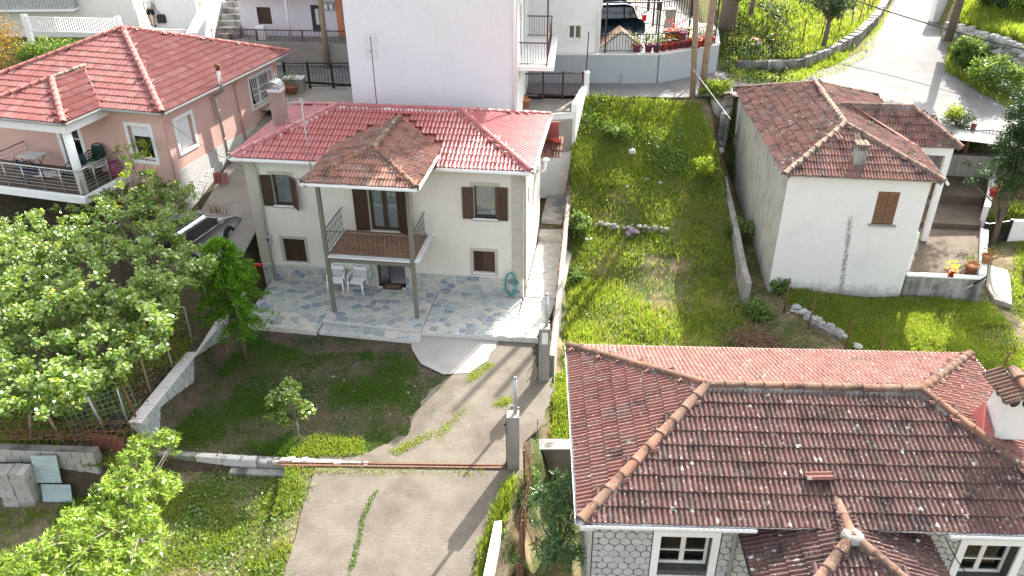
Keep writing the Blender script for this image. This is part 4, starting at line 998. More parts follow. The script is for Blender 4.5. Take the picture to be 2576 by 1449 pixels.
# ---------------------------------------------------------------- the old whitewashed house on the right
OH = Fr((9.34, 24.93), -.135)
H3 = thing('house', 'old whitewashed house with lichen grey tiles and one closed brown shutter', 'house', OH.o, OH.a)
w = MB(); wall(w, Matrix.Identity(4), 4.57, -.75, 4.18, [(2.99, 3.69, 2.52, 3.71)], .3, 0, ends=False); w.build('wall', T['oldfront'], H3)['label'] = 'whitewashed front wall with a soot streak'
w = MB(); L_ = math.hypot(.62, 9.3); wall(w, facade((-.62, 9.3), (.62, -9.3)), L_, -.4, 4.18, [], .3, 0, ends=False); w.build('wall', T['rubble'], H3)['label'] = 'rough grey side wall'
w = MB(); wall(w, facade((4.57, 0), (.3, 9.0)), 9.0, -.75, 4.18, [(2.3, 3.1, 2.15, 4.0)], .3, 0, ends=False); wall(w, facade((4.87, 9.0), (-1, 0)), 5.5, 0, 4.18, [], .3, 0, ends=False); w.build('wall', T['oldwhite'], H3)
# soot streak below the chimney line, a stain with its own ragged edge
R3 = Roof(H3, OH, 'flat', T['tile_barn'], .02, 300, seed=8)
z0, z1 = 4.25, 5.3; FL, FR, BR, BL = (-.2, -.26, z0), (4.86, -.24, z0), (5.1, 9.2, z0), (-.8, 9.6, z0); A1, A2 = (2.05, 2.1, z1), (2.0, 7.1, z1)
def inwing(u, v): return False
R3.face([FL, FR, A1]); R3.face([BL, FL, A1, A2])
wy, wz = 4.55, 5.22
def wskip(u, v):   # right slope tiles hidden under the wing
    x = 4.95 - 0.94 * v; y = -.24 + u
    return x > 2.9 and 3.05 < y < 6.1 and wz - .62 * abs(y - wy) > z0 + .36 * (4.95 - x)
R3.face([FR, BR, A2, A1], skip=wskip); R3.face([BR, BL, A2])
R3.face([(4.7, 3.05, z0), (6.5, 3.05, z0), (5.0, wy, wz), (2.3, wy, wz)]); R3.face([(6.5, 3.05, z0), (6.5, 6.05, z0), (5.0, wy, wz)]); R3.face([(6.5, 6.05, z0), (4.7, 6.05, z0), (2.3, wy, wz), (5.0, wy, wz)])
R3.begin(); R3.finish()
for a, b in ((FL, A1), (FR, A1), (BL, A2), (BR, A2), (A1, A2)): R3.caps(a, b, T['ridge_barn'], .105, L=.34, mort=T['mortar'], mw=.16, lift=.03)
R3.caps((6.5, 3.05, z0), (5.0, wy, wz), T['ridge_barn'], .1, L=.36, mort=T['mortar'], mw=.15, lift=.03); R3.caps((5.05, wy, wz), (2.5, wy, wz), T['ridge_barn'], .1, L=.36, mort=T['mortar'], mw=.15, lift=.03); R3.caps((6.5, 6.05, z0), (5.0, wy, wz), T['ridge_barn'], .1, L=.36)
m = MB(); m.bar((4.92, 2.95, 4.3), (2.85, 4.5, 5.24), .16, .02); m.build('valley_flashing', T['rustsheet'], R3.obj)
# chimney: tapered shaft with four slots under a tile cap
m = MB(); cx, cy = 2.25, .45
for k in range(4):
    pass
vs = []; 
for z, h in ((4.3, .21), (5.0, .17), (5.0, .17), (5.16, .165)): vs += [(cx - h, cy - h, z), (cx + h, cy - h, z), (cx + h, cy + h, z), (cx - h, cy + h, z)]
m.add(vs[:8], [(0, 1, 5, 4), (1, 2, 6, 5), (2, 3, 7, 6), (3, 0, 4, 7)])
for i in range(5):
    x = cx - .17 + i * .085; m.box(x - .018, x + .018, cy - .17, cy - .13, 5.0, 5.15); m.box(cx - .17, cx - .13, cy - .17 + i * .075, cy - .14 + i * .075, 5.0, 5.15); m.box(cx + .13, cx + .17, cy - .17 + i * .075, cy - .14 + i * .075, 5.0, 5.15)
ch3 = m.build('chimney', T['mossy'], R3.obj); m = MB(); m.box(cx - .13, cx + .13, cy - .125, cy + .15, 4.99, 5.14); m.build('flue_dark', T['dark'], ch3)
m = MB(); m.cbox(cx - .22, cx + .22, cy - .24, cy + .24, 5.15, 5.19, .01)
for x in (-.15, 0, .15):
    old = len(m.v)
    for k in range(5): a0, a1 = PI * k / 5, PI * (k + 1) / 5; m.add([(cx + x - .075 * math.cos(a0), cy - .26, 5.19 + .05 * math.sin(a0)), (cx + x - .075 * math.cos(a1), cy - .26, 5.19 + .05 * math.sin(a1)), (cx + x - .075 * math.cos(a1), cy + .26, 5.19 + .05 * math.sin(a1)), (cx + x - .075 * math.cos(a0), cy + .26, 5.19 + .05 * math.sin(a0))], [(0, 1, 2, 3)])
m.build('chimney_cap', T['ridge_barn'], ch3)
for (x, y, a) in ((1.75, 1.25, .25), (2.3, 1.2, -.1)):        # loose tiles lying near the apex
    o = bpy.data.objects.new('loose_tile', npmesh('loose_tile', R3.tv * 1.1, [R3.tf], T['tile_barn'])); link(o, R3.obj); o.matrix_local = Matrix.Translation((x, y, 5.0)) @ Matrix.Rotation(a, 4, 'Z') @ Matrix.Rotation(.35, 4, 'X')
# closed board shutters and sill
sm = MB()
for a in (0, .355):
    for b in (0, .175): sm.cbox(a + b + .006, a + b + .17, -.03, .01, .02, 1.17, .004)
    sm.box(a + .01, a + .345, -.04, -.03, .02, .1); sm.box(a + .01, a + .345, -.04, -.03, 1.08, 1.16); sm.box(a + .01, a + .345, -.04, -.03, .55, .61)
    for q in range(18): sm.box(a + .05, a + .31, -.045, -.03, .14 + q * .052, .165 + q * .052)
sh = sm.build('shutter', T['old_shutter'], H3, M=Matrix.Translation((2.99, .06, 2.52))); sh['label'] = 'closed faded brown double shutter'
m = MB(); m.cbox(2.9, 3.8, -.09, .06, 2.46, 2.52, .01); m.build('sill', T['concrete_wall'], H3)
# side balcony with iron rail, its door and the porch beam and post of the wing
m = MB(); m.cbox(4.6, 5.2, 2.0, 3.5, 1.95, 2.1, .01); bl3 = m.build('balcony', T['white_paint'], H3)
m = MB(); railing(m, [(4.66, 2.05, 2.1), (5.16, 2.05, 2.1), (5.16, 3.45, 2.1)], .85, .1, .014, .03); m.build('railing', T['black_iron'], bl3)
m = MB(); m.box(4.55, 4.62, 2.35, 3.05, 2.15, 3.95); m.build('balcony_door', T['old_shutter'], H3); m = MB(); m.cbox(4.62, 4.72, .25, .6, 3.55, 4.0, .02); m.build('awning_roll', T['terracotta'], H3)
m = MB(); m.box(4.9, 6.3, 3.2, 3.42, 3.88, 4.2); m.box(6.1, 6.3, 3.42, 5.9, 3.88, 4.2); m.build('porch_beam', T['white_paint'], H3)
for x, y in ((6.2, 3.31), (6.2, 5.8)): m = MB(); m.box(x - .1, x + .1, y - .1, y + .1, .3, 3.88); m.build('porch_post', T['white_paint'], H3)
m = MB(); m.box(4.62, 4.86, .5, .74, .3, 2.0); m.build('porch_pier', T['white_paint'], H3); m = MB(); m.tube([(4.95, -.32, 4.2), (5.2, 9.2, 4.2)], .05, 7); m.build('gutter', T['white_metal'], H3)
# paved terrace in three levels and the walls round it
TR = ground_root('terrace', OH)
m = MB()
for P, z in (([(4.5, .25), (7.2, .25), (8.65, 4.5), (4.5, 4.55)], .40), ([(4.5, 4.55), (8.65, 4.5), (9.35, 6.45), (4.5, 6.6)], .60), ([(4.5, 6.6), (9.35, 6.45), (10.3, 8.6), (4.5, 8.9)], .98)): m.prism(P, z - 1.2, z)
m.build('terrace_slab', T['terrace'], TR); m = MB(); m.cbox(5.4, 7.3, 6.25, 6.6, .6, .78, .02); m.build('terrace_step', T['mossy'], TR)
def gw(name, label, pts, h0, h1, t, mat, cap=None, cat='wall', F=OH, capmat=None):
    th = thing(name, label, cat, F.o, F.a); m = MB()
    for a, b in zip(pts, pts[1:]): m.bar(V3((a[0], a[1], (h0 + h1) / 2)), V3((b[0], b[1], (h0 + h1) / 2)), t, h1 - h0)
    m.build('wall_body', mat, th)
    if cap:
        m = MB()
        for a, b in zip(pts, pts[1:]): m.bar(V3((a[0], a[1], h1 + cap / 2)), V3((b[0], b[1], h1 + cap / 2)), t + .03, cap)
        m.build('coping', capmat or T['white_paint'], th)
    return th
gw('terrace_wall', 'mossy low terrace wall with white top beside the old white house', [(4.66, .2), (7.3, .25)], -.9, .5, .2, T['mossy'], .06)
gw('terrace_wall', 'white low wall sloping along the outer edge of the paved terrace', [(7.22, .3), (8.6, 4.0)], -.9, .62, .22, T['white_paint'], .06)
gw('terrace_wall', 'white low wall further up past the small iron gate', [(8.85, 4.9), (9.6, 6.6), (10.3, 8.3)], -.2, 1.2, .2, T['white_paint'], .05)
gw('retaining_wall', 'dark shaded retaining wall under the road fence', [(7.2, 9.0), (10.6, 8.9)], .4, 1.9, .3, T['concrete_wall'])
# ---------------------------------------------------------------- the near house at the lower right
NH = Fr((1.247, 10.574), -.045)
H4 = thing('house', 'single storey house with lichen spotted clay roof and pale hexagonal stone cladding in the foreground', 'house', NH.o, NH.a)
E4, K4, W4, XR4 = 3.2, .352, 5.72, 9.68; r4 = W4 / 2; hz = E4 + K4 * r4
R4 = Roof(H4, NH, 'flat', T['tile_old'], .012, 300, seed=12, deckmat=T['offwhite'])
c0, c1, c2, c3 = (0, 0, E4), (XR4, 0, E4), (XR4 - .05, W4 - .05, E4), (-.1, W4, E4); q0, q1 = (2.72, 2.92, hz), (7.1, 2.88, hz)
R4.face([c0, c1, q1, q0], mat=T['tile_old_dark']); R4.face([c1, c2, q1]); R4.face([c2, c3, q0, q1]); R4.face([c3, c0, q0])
R4.deck.box(.06, XR4 - .06, .06, W4 - .06, E4 - .12, E4 - .07); R4.begin()
R4.finish()
for a, b in ((c0, q0), (c1, q1), (c2, q1), (c3, q0)): R4.caps(a, b, T['ridge_old'], .11, L=.40, mort=T['mortar'], mw=.19, lift=.035)
R4.caps((q0[0] - .05, q0[1], hz), q1, T['ridge_old'], .11, L=.4, mort=T['mortar'], mw=.2, lift=.035)
for a, b in ((c0, (3.25, 0, E4)), (c1, c2), (c2, c3), (c3, c0)): gutter(H4, a, b, T['white_metal'], .1, .09, drop=.01)
gutter(H4, (6.75, 0, E4), c1, T['white_metal'], .1, .09, drop=.01)
# porch roof in front
PZ4 = 2.66; px0, px1, pf4 = 3.12, 6.62, -2.05; pxm = (px0 + px1) / 2; pr4 = (px1 - px0) / 2; pt4 = PZ4 + .37 * pr4
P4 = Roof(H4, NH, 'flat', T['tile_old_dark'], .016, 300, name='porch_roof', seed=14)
P4.face([(px0, pf4, PZ4), (px1, pf4, PZ4), (pxm, pf4 + pr4, pt4)]); P4.face([(px1, pf4, PZ4), (px1, .35, PZ4), (pxm, .75, pt4), (pxm, pf4 + pr4, pt4)]); P4.face([(px0, .35, PZ4), (px0, pf4, PZ4), (pxm, pf4 + pr4, pt4), (pxm, .75, pt4)])
P4.begin(); P4.finish()
for a in ((px0, pf4), (px1, pf4)): P4.caps((a[0], a[1], PZ4), (pxm, pf4 + pr4, pt4), T['ridge_old'], .11, L=.42, mort=T['mortar'], mw=.17, lift=.035)
P4.caps((pxm, pf4 + pr4 - .05, pt4), (pxm - .03, .62, pt4 + .03), T['ridge_old'], .105, L=.42, mort=T['mortar'], mw=.15, lift=.035)
m = MB(); m.sphere((pxm, pf4 + pr4, pt4 + .02), .22, 10, 6, (1, 1, .5)); m.build('ridge_mortar', T['mossy'], P4.obj)
for a, b in (((px0, .3, PZ4), (px0, pf4, PZ4)), ((px1, pf4, PZ4), (px1, .3, PZ4))): gutter(P4.obj, a, b, T['black_iron'], .06, .05)
lo = bpy.data.objects.new('loose_tile', npmesh('loose_tile', R4.tv * 1.25, [R4.tf], T['tile_old'])); link(lo, R4.obj); lo.matrix_local = Matrix.Translation((4.78, .92, E4 + K4 * .95 + .06)) @ Matrix.Rotation(math.radians(88), 4, 'Z') @ Matrix.Rotation(.12, 4, 'Y')
# walls with cladding
YF = .36; w = MB(); F4 = facade((.27, YF), (1, 0))
def U(x): return x - .27
holes = [(U(1.60), U(2.60), 1.52, 2.52), (U(7.42), U(8.42), 1.52, 2.52)]
wall(w, F4, U(9.4), -1.3, E4 - .08, holes, .34, 0, ends=False); w.build('wall', T['joint_dark'], H4)['label'] = 'front wall in dark mortar behind the hexagonal stones'
w = MB(); wall(w, facade((.27, W4 - .36), (0, -1)), W4 - .72, -1.3, E4 - .08, [], .3, 0, ends=False); wall(w, facade((9.4, YF), (0, 1)), W4 - .72, -1.3, E4 - .08, [], .3, 0, ends=False); w.build('wall', T['rubble'], H4)
st = MB(F4); st.box(U(.28), U(9.38), -.004, -.001, .4, .41); hexb = st.build('hexagonal_cladding', T['joint_dark'], H4)
FX4 = F4 @ Matrix(((1, 0, 0, 0), (0, 0, -1, 0), (0, 1, 0, 0), (0, 0, 0, 1)))
hw, rowh = .212, .172; r = random.Random(9)
def hexes(xa, xb, za, zb, flush_left=False):
    row = 0; z = zb
    while z > za:
        x = xa - hw + (row % 2) * hw / 2
        while x < xb + hw:
            P = [(x - hw / 2, z - rowh * .30), (x, z - rowh * .66), (x + hw / 2, z - rowh * .30), (x + hw / 2, z + rowh * .30), (x, z + rowh * .66), (x - hw / 2, z + rowh * .30)]
            if flush_left and x - xa < hw * .9: P = [(xa, z - rowh * .46), (x + hw * .5, z - rowh * .46), (x + hw / 2, z + rowh * .46), (xa, z + rowh * .46)] if x > xa - .02 else []
            P = [(a + r.uniform(-.007, .007), b + r.uniform(-.007, .007)) for a, b in P]
            if P:
                for aa, bb, cc in ((-1, 0, -xa), (1, 0, xb), (0, -1, -za), (0, 1, zb + .02)): P = clip_half(P, aa, bb, cc) if len(P) > 2 else []
            if len(P) > 2:
                Q = inset(P, .0075)
                if len(Q) > 2 and abs(sum(Q[i][0] * Q[(i + 1) % len(Q)][1] - Q[(i + 1) % len(Q)][0] * Q[i][1] for i in range(len(Q)))) > .006: MB().prism(Q, .004, .02 + r.uniform(0, .006), FX4, bev=.005).build('cladding_stone', T['hexstone'], hexb)
            x += hw
        z -= rowh; row += 1
hexes(U(.29), U(1.44), .85, 3.0, True); hexes(U(2.77), U(3.6), .85, 3.0); hexes(U(6.1), U(7.26), .85, 3.0); hexes(U(8.58), U(9.38), .85, 3.0)
for a, b in ((1.60, 2.60), (7.42, 8.42)):
    m = MB(F4); o4 = .145; m.box(U(a) - o4, U(a), -.045, .02, 1.36, 2.52 + o4); m.box(U(b), U(b) + o4, -.045, .02, 1.36, 2.52 + o4); m.box(U(a), U(b), -.045, .02, 2.52, 2.52 + o4); m.build('window_surround', T['white_paint'], H4)
    wo_ = window(H4, F4, U(a), U(b), 1.52, 2.52, T['cream_paint'] if 'cream_paint' in T else T['offwhite'], .2, .06, 1, (.36, .78), None, glass=T['glass'])
    m = MB(F4); m.add([(U(a), -.03, 1.36), (U(b), -.03, 1.36), (U(b), .2, 1.53), (U(a), .2, 1.53)], [(0, 1, 2, 3)]); m.build('sill', T['mortar_white'], wo_)
    if a < 5: curtain(wo_, F4, U(a) + .5, U(b) - .06, 1.75, 2.48, .285, T['curtain_tan'], 7); m = MB(F4); m.cbox(U(a), U(b), .28, .5, 1.52, 1.6, .01); m.build('worktop', T['white_paint'], wo_)
    else: curtain(wo_, F4, U(a) + .05, U(b) - .05, 1.56, 2.48, .29, T['curtain_white'], 10)
m = MB(); m.box(.0, .26, .05, W4 - .1, E4 - .3, E4 - .12); m.build('eave_board', T['offwhite'], H4)
m = MB(); m.tube([(3.02, -.03, E4 - .08), (3.02, .2, E4 - .35), (3.02, .3, E4 - .5), (3.02, .3, .2)], .045, 8); m.build('downpipe', T['galv'], H4)
# chimney with arched mouths and a tiled hood
cx, cy = 8.62, 2.3; m = MB(); bz = 3.75
vs = []
for z, h in ((bz, .34), (4.5, .25), (4.75, .25)): vs += [(cx - h, cy - h, z), (cx + h, cy - h, z), (cx + h, cy + h, z), (cx - h, cy + h, z)]
m.add(vs, [(i + l, (i + 1) % 4 + l, (i + 1) % 4 + 4 + l, i + 4 + l) for l in (0, 4) for i in range(4)])
ch4 = m.build('chimney', T['offwhite'], R4.obj); ch4['label'] = 'whitewashed chimney with a tiled hood'
m = MB()
for sx, sy in ((-.255, -.13), (-.255, .1)): m.lathe([(.1, 0), (.1, .008)], (0, 0, 0), 12)
m = MB()
for k in (-.12, .12):
    n = 10; ring = [(.1 * math.cos(2 * PI * i / n), .13 * math.sin(2 * PI * i / n)) for i in range(n)]
    m.add([(cx - .2535 - 0.0 , cy + k + a, 4.62 + b) for a, b in ring], [tuple(range(n))]); m.add([(cx + k + a, cy - .2535, 4.62 + b) for a, b in ring], [tuple(range(n - 1, -1, -1)), tuple(range(n))])
m.build('chimney_mouth', T['dark'], ch4)
hood = Roof(ch4, NH, 'flat', T['ridge_old'], .01, 40, name='chimney_hood'); hood.face([(cx - .42, cy + .36, 4.76), (cx - .42, cy - .4, 4.76), (cx, cy - .4, 4.98), (cx, cy + .36, 4.98)]); hood.face([(cx + .42, cy - .4, 4.76), (cx + .42, cy + .36, 4.76), (cx, cy + .36, 4.98), (cx, cy - .4, 4.98)])
hood.begin(); hood.finish()
for k in (-.34, -.02):
    vs, fs = cap_shape(.13, .11, .32); o = MB(); o.add(vs, fs, True); o.build('hood_cap', T['ridge_old'], hood.obj, M=Matrix.Translation((cx, cy + k, 4.99)))
m = MB(); m.add([(cx - .55, cy + .3, E4 + K4 * 1.0 + .2), (cx - .62, cy - .4, 3.92), (cx - .36, cy - .42, 3.86), (cx - .32, cy + .3, 4.2)], [(0, 1, 2, 3), (3, 2, 1, 0)]); m.build('flashing', T['ridge_red'], ch4)
# ---------------------------------------------------------------- tall pale building behind the cream house
BH = Fr((-6.18, 30.6), -.085)
H5 = thing('building', 'tall pale blue white building with a blank end wall and a side balcony', 'building', BH.o, BH.a)
BW_ = 6.46; w = MB(); wall(w, Matrix.Identity(4), BW_, 3.0, 13.5, [], .3, 0, ends=False); w.build('wall', T['bluewhite'], H5)['label'] = 'blank pale end wall'
w = MB(); wall(w, facade((BW_, 0), (0, 1)), 9.5, 3.0, 13.5, [(1.3, 2.3, 6.36, 8.4), (3.3, 4.4, 6.36, 8.4)], .3, 0, ends=False); wall(w, facade((0, 9.5), (0, -1)), 9.5, 3.0, 13.5, [], .3, 0, ends=False)
w.add([(0, 0, 13.5), (BW_, 0, 13.5), (BW_, 9.5, 13.5), (0, 9.5, 13.5)], [(0, 1, 2, 3)]); w.build('wall', T['white_paint'], H5)
SB = facade((BW_, 0), (0, 1))
window(H5, SB, 1.3, 2.3, 6.36, 8.4, T['white_plastic'], .1, .06, 1, (), None, name='balcony_door'); window(H5, SB, 3.3, 4.4, 6.36, 8.4, T['white_plastic'], .1, .06, 1, (), None, name='balcony_door')
for z in (6.2, 9.2):
    m = MB(); m.cbox(BW_, BW_ + 1.35, .45, 5.4, z, z + .16, .01); bb = m.build('balcony', T['white_paint'], H5)
    m = MB(); railing(m, [(BW_ + .02, .55, z + .16), (BW_ + 1.1, .55, z + .16), (BW_ + 1.1, 5.3, z + .16), (BW_ + .02, 5.3, z + .16)], .9, .11, .016, .045); m.bar((BW_ + 1.1, .55, z + .1), (BW_ + 1.1, .55, z + 3.0), .06); m.build('railing', T['brown_iron'], bb)
m = MB(); m.tube([(BW_ - .1, -.08, 3.5), (BW_ - .1, -.08, 13)], .05, 7); m.build('downpipe', T['white_metal'], H5)
# raised yard behind the block wall, with its gate
YD = ground_root('yard')
m = MB(); m.prism([(.3, 30.4), (2.55, 31.75), (3.2, 34.5), (.5, 34.6)], 2.5, 3.86); m.build('yard_slab', T['court'], YD)
def blockwall(name, label, a, b, z0, z1, bw=.42, bh=.24, t=.2, mat=None, under=None, proud=.006, cat='wall', every=True):
    a, b = V3((a[0], a[1], 0)), V3((b[0], b[1], 0)); L = (b - a).length; th = thing(name, label, cat, a, math.atan2((b - a).y, (b - a).x))
    m = MB(); m.box(0, L, .01, t, z0, z1 - .01); m.build('wall_core', under or mat, th)
    bm_ = MB(); bm_.cbox(0, bw - .014, 0, t + .01, 0, bh - .014, .01); me = bm_.mesh('block', mat); bm2 = MB(); bm2.cbox(0, bw / 2 - .014, 0, t + .01, 0, bh - .014, .01); me2 = bm2.mesh('block', mat)
    z = z0; r_ = 0; rr = random.Random(5)
    while z < z1 - bh * .5:
        x = 0 if r_ % 2 == 0 else bw / 2
        if r_ % 2: o = bpy.data.objects.new('block', me2); link(o, th); o.location = (0, -proud, z)
        while x < L - bw * .4:
            o = bpy.data.objects.new('block', me if x + bw < L + .05 else me2); link(o, th); o.location = (x, -proud + rr.uniform(-.004, .004), z); x += bw
        z += bh; r_ += 1
    return th
blockwall('block_wall', 'whitewashed concrete block wall at the head of the side path', (1.15, 31.55), (2.62, 31.8), .4, 4.1, .42, .24, .2, T['white_paint'], T['offwhite'])
gw('yard_wall', 'white wall running back beside the small yard to the brown gate', [(2.6, 31.9), (3.28, 34.65)], 1.2, 4.45, .22, T['white_paint'], F=Fr((0, 0), 0))
g = thing('gate_post', 'white gate post with a thin black rod on top', 'gate post', (3.3, 34.7, 0)); m = MB(); m.cbox(-.15, .15, -.15, .15, 3.0, 5.0, .02); m.build('post_body', T['white_paint'], g); m = MB(); m.tube([(0, 0, 5.0), (.05, 0, 6.7)], .025, 6); m.build('rod', T['black_iron'], g)
def iron_gate(name, label, a, b, z0, h, leaves, mat, step=.1, panel=0.):
    a, b = V3((a[0], a[1], 0)), V3((b[0], b[1], 0)); L = (b - a).length; th = thing(name, label, 'gate', (a.x, a.y, z0), math.atan2((b - a).y, (b - a).x))
    for i in range(leaves + 1): m = MB(); x = L * i / leaves; m.box(x - .05, x + .05, -.05, .05, 0, h + .05); m.build('gate_post', mat, th)
    for i in range(leaves):
        m = MB(); x0, x1 = L * i / leaves + .06, L * (i + 1) / leaves - .06; railing(m, [(x0, 0, 0), (x1, 0, 0)], h, step, .018, .05, .1)
        if panel: m.box(x0, x1, -.006, .006, .08, panel)
        m.build('gate_leaf', mat, th)
    return th
iron_gate('gate', 'brown iron double gate closing the small yard on the lane', (.55, 34.45), (3.15, 34.5), 3.9, 1.12, 3, T['brown_iron'], .085)
# ---------------------------------------------------------------- white house on the grey retaining wall
H6 = thing('house', 'white house with one small two-leaf window standing on a grey retaining wall', 'house', (.2, 36.78, 0), -.02)
wx1 = aty(1511, 70, 36.75).x - .2; wl, wh = aty(1430, 98, 36.75), aty(1463, 63, 36.75)
F6 = Matrix.Identity(4); w = MB(); hw0, hw1 = wl.x - .2, wh.x - .2; hz0, hz1 = wl.z, wh.z
wall(w, F6, wx1, 5.3, 12, [(hw0, hw1, hz0, hz1)], .3, -6.5, ends=False); wall(w, facade((wx1, 0), (0, 1)), 9, 5.2, 12, [], .3, 0, ends=False); w.build('wall', T['white_paint'], H6)
surround(H6, F6, hw0, hw1, hz0, hz1, .06, T['white_metal'], .03); window(H6, F6, hw0, hw1, hz0, hz1, T['white_plastic'], .08, .05, 1, (), T['curtain_tan'])
m = MB(); m.tube([(wx1 - .12, -.06, 5.3), (wx1 - .12, -.06, 7.2), (wx1 - .02, -.06, 7.3), (wx1 - .02, -.06, 12)], .05, 7); m.build('downpipe', T['white_metal'], H6)
m = MB(); m.box(wx1, wx1 + 1.75, -.1, 1.6, 8.05, 8.2); hb6 = m.build('balcony', T['black_iron'], H6); m = MB(); railing(m, [(wx1, -.05, 8.2), (wx1 + 1.7, -.05, 8.2), (wx1 + 1.7, 1.6, 8.2)], 1.0, .14, .02, .05); m.box(wx1 + 1.62, wx1 + 1.75, -.1, .05, 8.0, 10); m.build('railing', T['black_iron'], hb6)
GW = [(-1.5, 36.72), (6.7, 36.45), (9.75, 38.2), (10.4, 41.5)]
gth = gw('retaining_wall', 'long blue grey rendered retaining wall along the lane under flower pots', GW, 3.6, 5.28, .3, T['greywall'], .05, F=Fr((0, 0), 0), capmat=T['offwhite'])
m = MB(); m.obox(Matrix.Translation((5.9, 36.3, 4.25)), 1.6, .06, .5); m.build('patch', T['greywall'], gth)
t6 = sheet('terrace', [(wx1 + .1, 36.75), (6.7, 36.55), (9.6, 38.25), (10.3, 42), (11, 47), (3, 47), (wx1 + .1, 40)], lambda x, y: 5.27 + .04 * max(0, y - 38), T['yardslab'], 1.0)
# small gabled cover beside the car
gc = thing('gabled_cover', 'small white gabled masonry cover with dark tile edges beside the parked car', 'gable', (wx1 + .25, 36.85, 5.3), 0)
m = MB(); m.add([(0, 0, 0), (1.9, 0, 0), (1.9, 0, .18), (.95, 0, .88), (0, 0, .18), (0, 1.1, 0), (1.9, 1.1, 0), (1.9, 1.1, .18), (.95, 1.1, .88), (0, 1.1, .18)], [(0, 1, 2, 3, 4), (9, 8, 7, 6, 5), (1, 6, 7, 2), (0, 4, 9, 5)]); m.build('gable_wall', T['white_paint'], gc)
m = MB(); m.bar((-.08, .55, .17), (.97, .55, .93), 1.2, .05); m.bar((1.98, .55, .17), (.93, .55, .93), 1.2, .05); m.build('gable_roof', T['ridge_barn'], gc)
# spear fence along the wall edge, one panel per stretch, with tall square posts and an overhead frame
fe = thing('fence', 'black iron spear fence along the terrace edge behind the flower pots', 'fence'); m = MB(); tz = 5.33
railing(m, [(4.15, 36.6, tz), (6.65, 36.52, tz), (9.65, 38.25, tz), (10.3, 41.3, tz)], .85, .13, .022, .035, .1, spear=True); m.build('fence_panel', T['black_iron'], fe)
m = MB()
for p in ((4.3, 36.6), (6.65, 36.55), (8.2, 37.45), (9.65, 38.28), (10.25, 41.3), (7.2, 40.2)): m.bar((p[0], p[1], tz - .05), (p[0], p[1], tz + 2.2), .07)
for a, b in (((4.3, 36.6), (6.65, 36.55)), ((6.65, 36.55), (9.65, 38.28)), ((9.65, 38.28), (10.25, 41.3)), ((6.65, 36.55), (7.2, 40.2)), ((7.2, 40.2), (10.25, 41.3))): m.bar((a[0], a[1], tz + 2.2), (b[0], b[1], tz + 2.2), .05)
m.build('overhead_frame', T['black_iron'], fe)
fe2 = thing('fence', 'tall black iron fence with scroll panels behind the parked car', 'fence'); m = MB(); railing(m, [(5.6, 42.6, 5.4), (8.9, 40.6, 5.3)], 1.7, .13, .024, .05, .15, posts=1.6, pw=.09); railing(m, [(5.4, 46, 5.6), (9.6, 43.6, 5.4)], 1.9, .14, .026, .06, .15, posts=2, pw=.12); m.build('fence_panel', T['black_iron'], fe2)
gp = thing('gate_post', 'square light stone gate post carrying a white globe lamp', 'gate post', (7.75, 39.9, 5.3)); m = MB(); m.cbox(-.22, .22, -.22, .22, 0, 1.3, .02); m.build('post_body', T['mossy'], gp)
def lamp(px, py, Y, base, r_, label):
    p = aty(px, py, Y); th = thing('globe_lamp', label, 'lamp', (p.x, p.y, base)); m = MB(); m.sphere((0, 0, p.z - base), r_, 12, 8); m.build('globe', T['globe'], th)
    m = MB(); m.tube([(0, 0, 0), (0, 0, p.z - base - r_ * .9)], .04, 7); m.lathe([(.08, p.z - base - r_ - .04), (.1, p.z - base - r_ * .85)], (0, 0, 0), 10); m.build('lamp_post', T['black_iron'], th)
lamp(1628, 87, 37.0, 5.3, .17, 'white globe lamp on a short black post beside the car wheel'); lamp(1679, 46, 39.9, 6.6, .2, 'largest white globe lamp on top of the stone gate post'); lamp(1793, 71, 38.2, 5.33, .14, 'white globe lamp at the outer corner of the terrace fence'); lamp(1692, 37, 41, 6.0, .09, 'tiny white globe lamp on the frame behind the gate post')
# lane wall between terrace and orchard
la = [at(*p, 4.2) for p in ((1740, 45), (1800, 85), (1906, 145))]
gw('lane_wall', 'low pale blue wall stepping down along the lane below the orchard', [(p.x, p.y) for p in la], 4.0, 5.0, .25, T['bluewhite'], .05, F=Fr((0, 0), 0), capmat=T['terracotta'])

# ---------------------------------------------------------------- far left: lane wall, lilac house, white house
p0, p1 = at(722, 164, 4.08), at(862, 164, 4.08)
blockwall('block_wall', 'rough whitewashed stone block wall beside the lane', (p0.x - .8, p0.y + .1), (p1.x + .9, p1.y), 3.9, 4.84, .55, .235, .3, T['white_paint'], T['offwhite'])
m0, m1 = V3((p0.x - 6, p0.y + 1.0, 4.86)), V3((p1.x + .4, p1.y + .1, 4.86))
fn = thing('fence', 'dark brown iron fence on the whitewashed lane wall', 'fence'); m = MB(); railing(m, [m0, m1], .85, .13, .02, .045, .1, posts=2.2, pw=.06); m.build('fence_panel', T['brown_iron'], fn)
wp_ = aty(655, 100, m0.y * .6 + m1.y * .4); g = thing('fence_pillar', 'white square pillar in the dark iron fence', 'pillar', (wp_.x, wp_.y + .3, 0)); m = MB(); m.cbox(-.22, .22, -.15, .15, 4.2, 5.8, .02); m.build('pillar_body', T['white_paint'], g)
LY_ = at(640, 88, 5.3).y
H7 = thing('house', 'pale lilac house with a dark shuttered window and a dark glazed door above the lane', 'house'); F7 = facade((aty(597, 60, LY_).x, LY_ + .6), (1, -.09))
xx = lambda px, py: (F7.inverted() @ aty(px, py, LY_ + .3))
q = xx(640, 20); q2 = xx(683, 63); d_ = xx(780, 12); d2 = xx(812, 80); w = MB()
wall(w, F7, 14, 4.2, 7.35, [(q.x, q2.x, q2.z, q.z), (d_.x, d2.x, d2.z, d_.z)], .3, 0); w.build('wall', T['lilac'], H7)
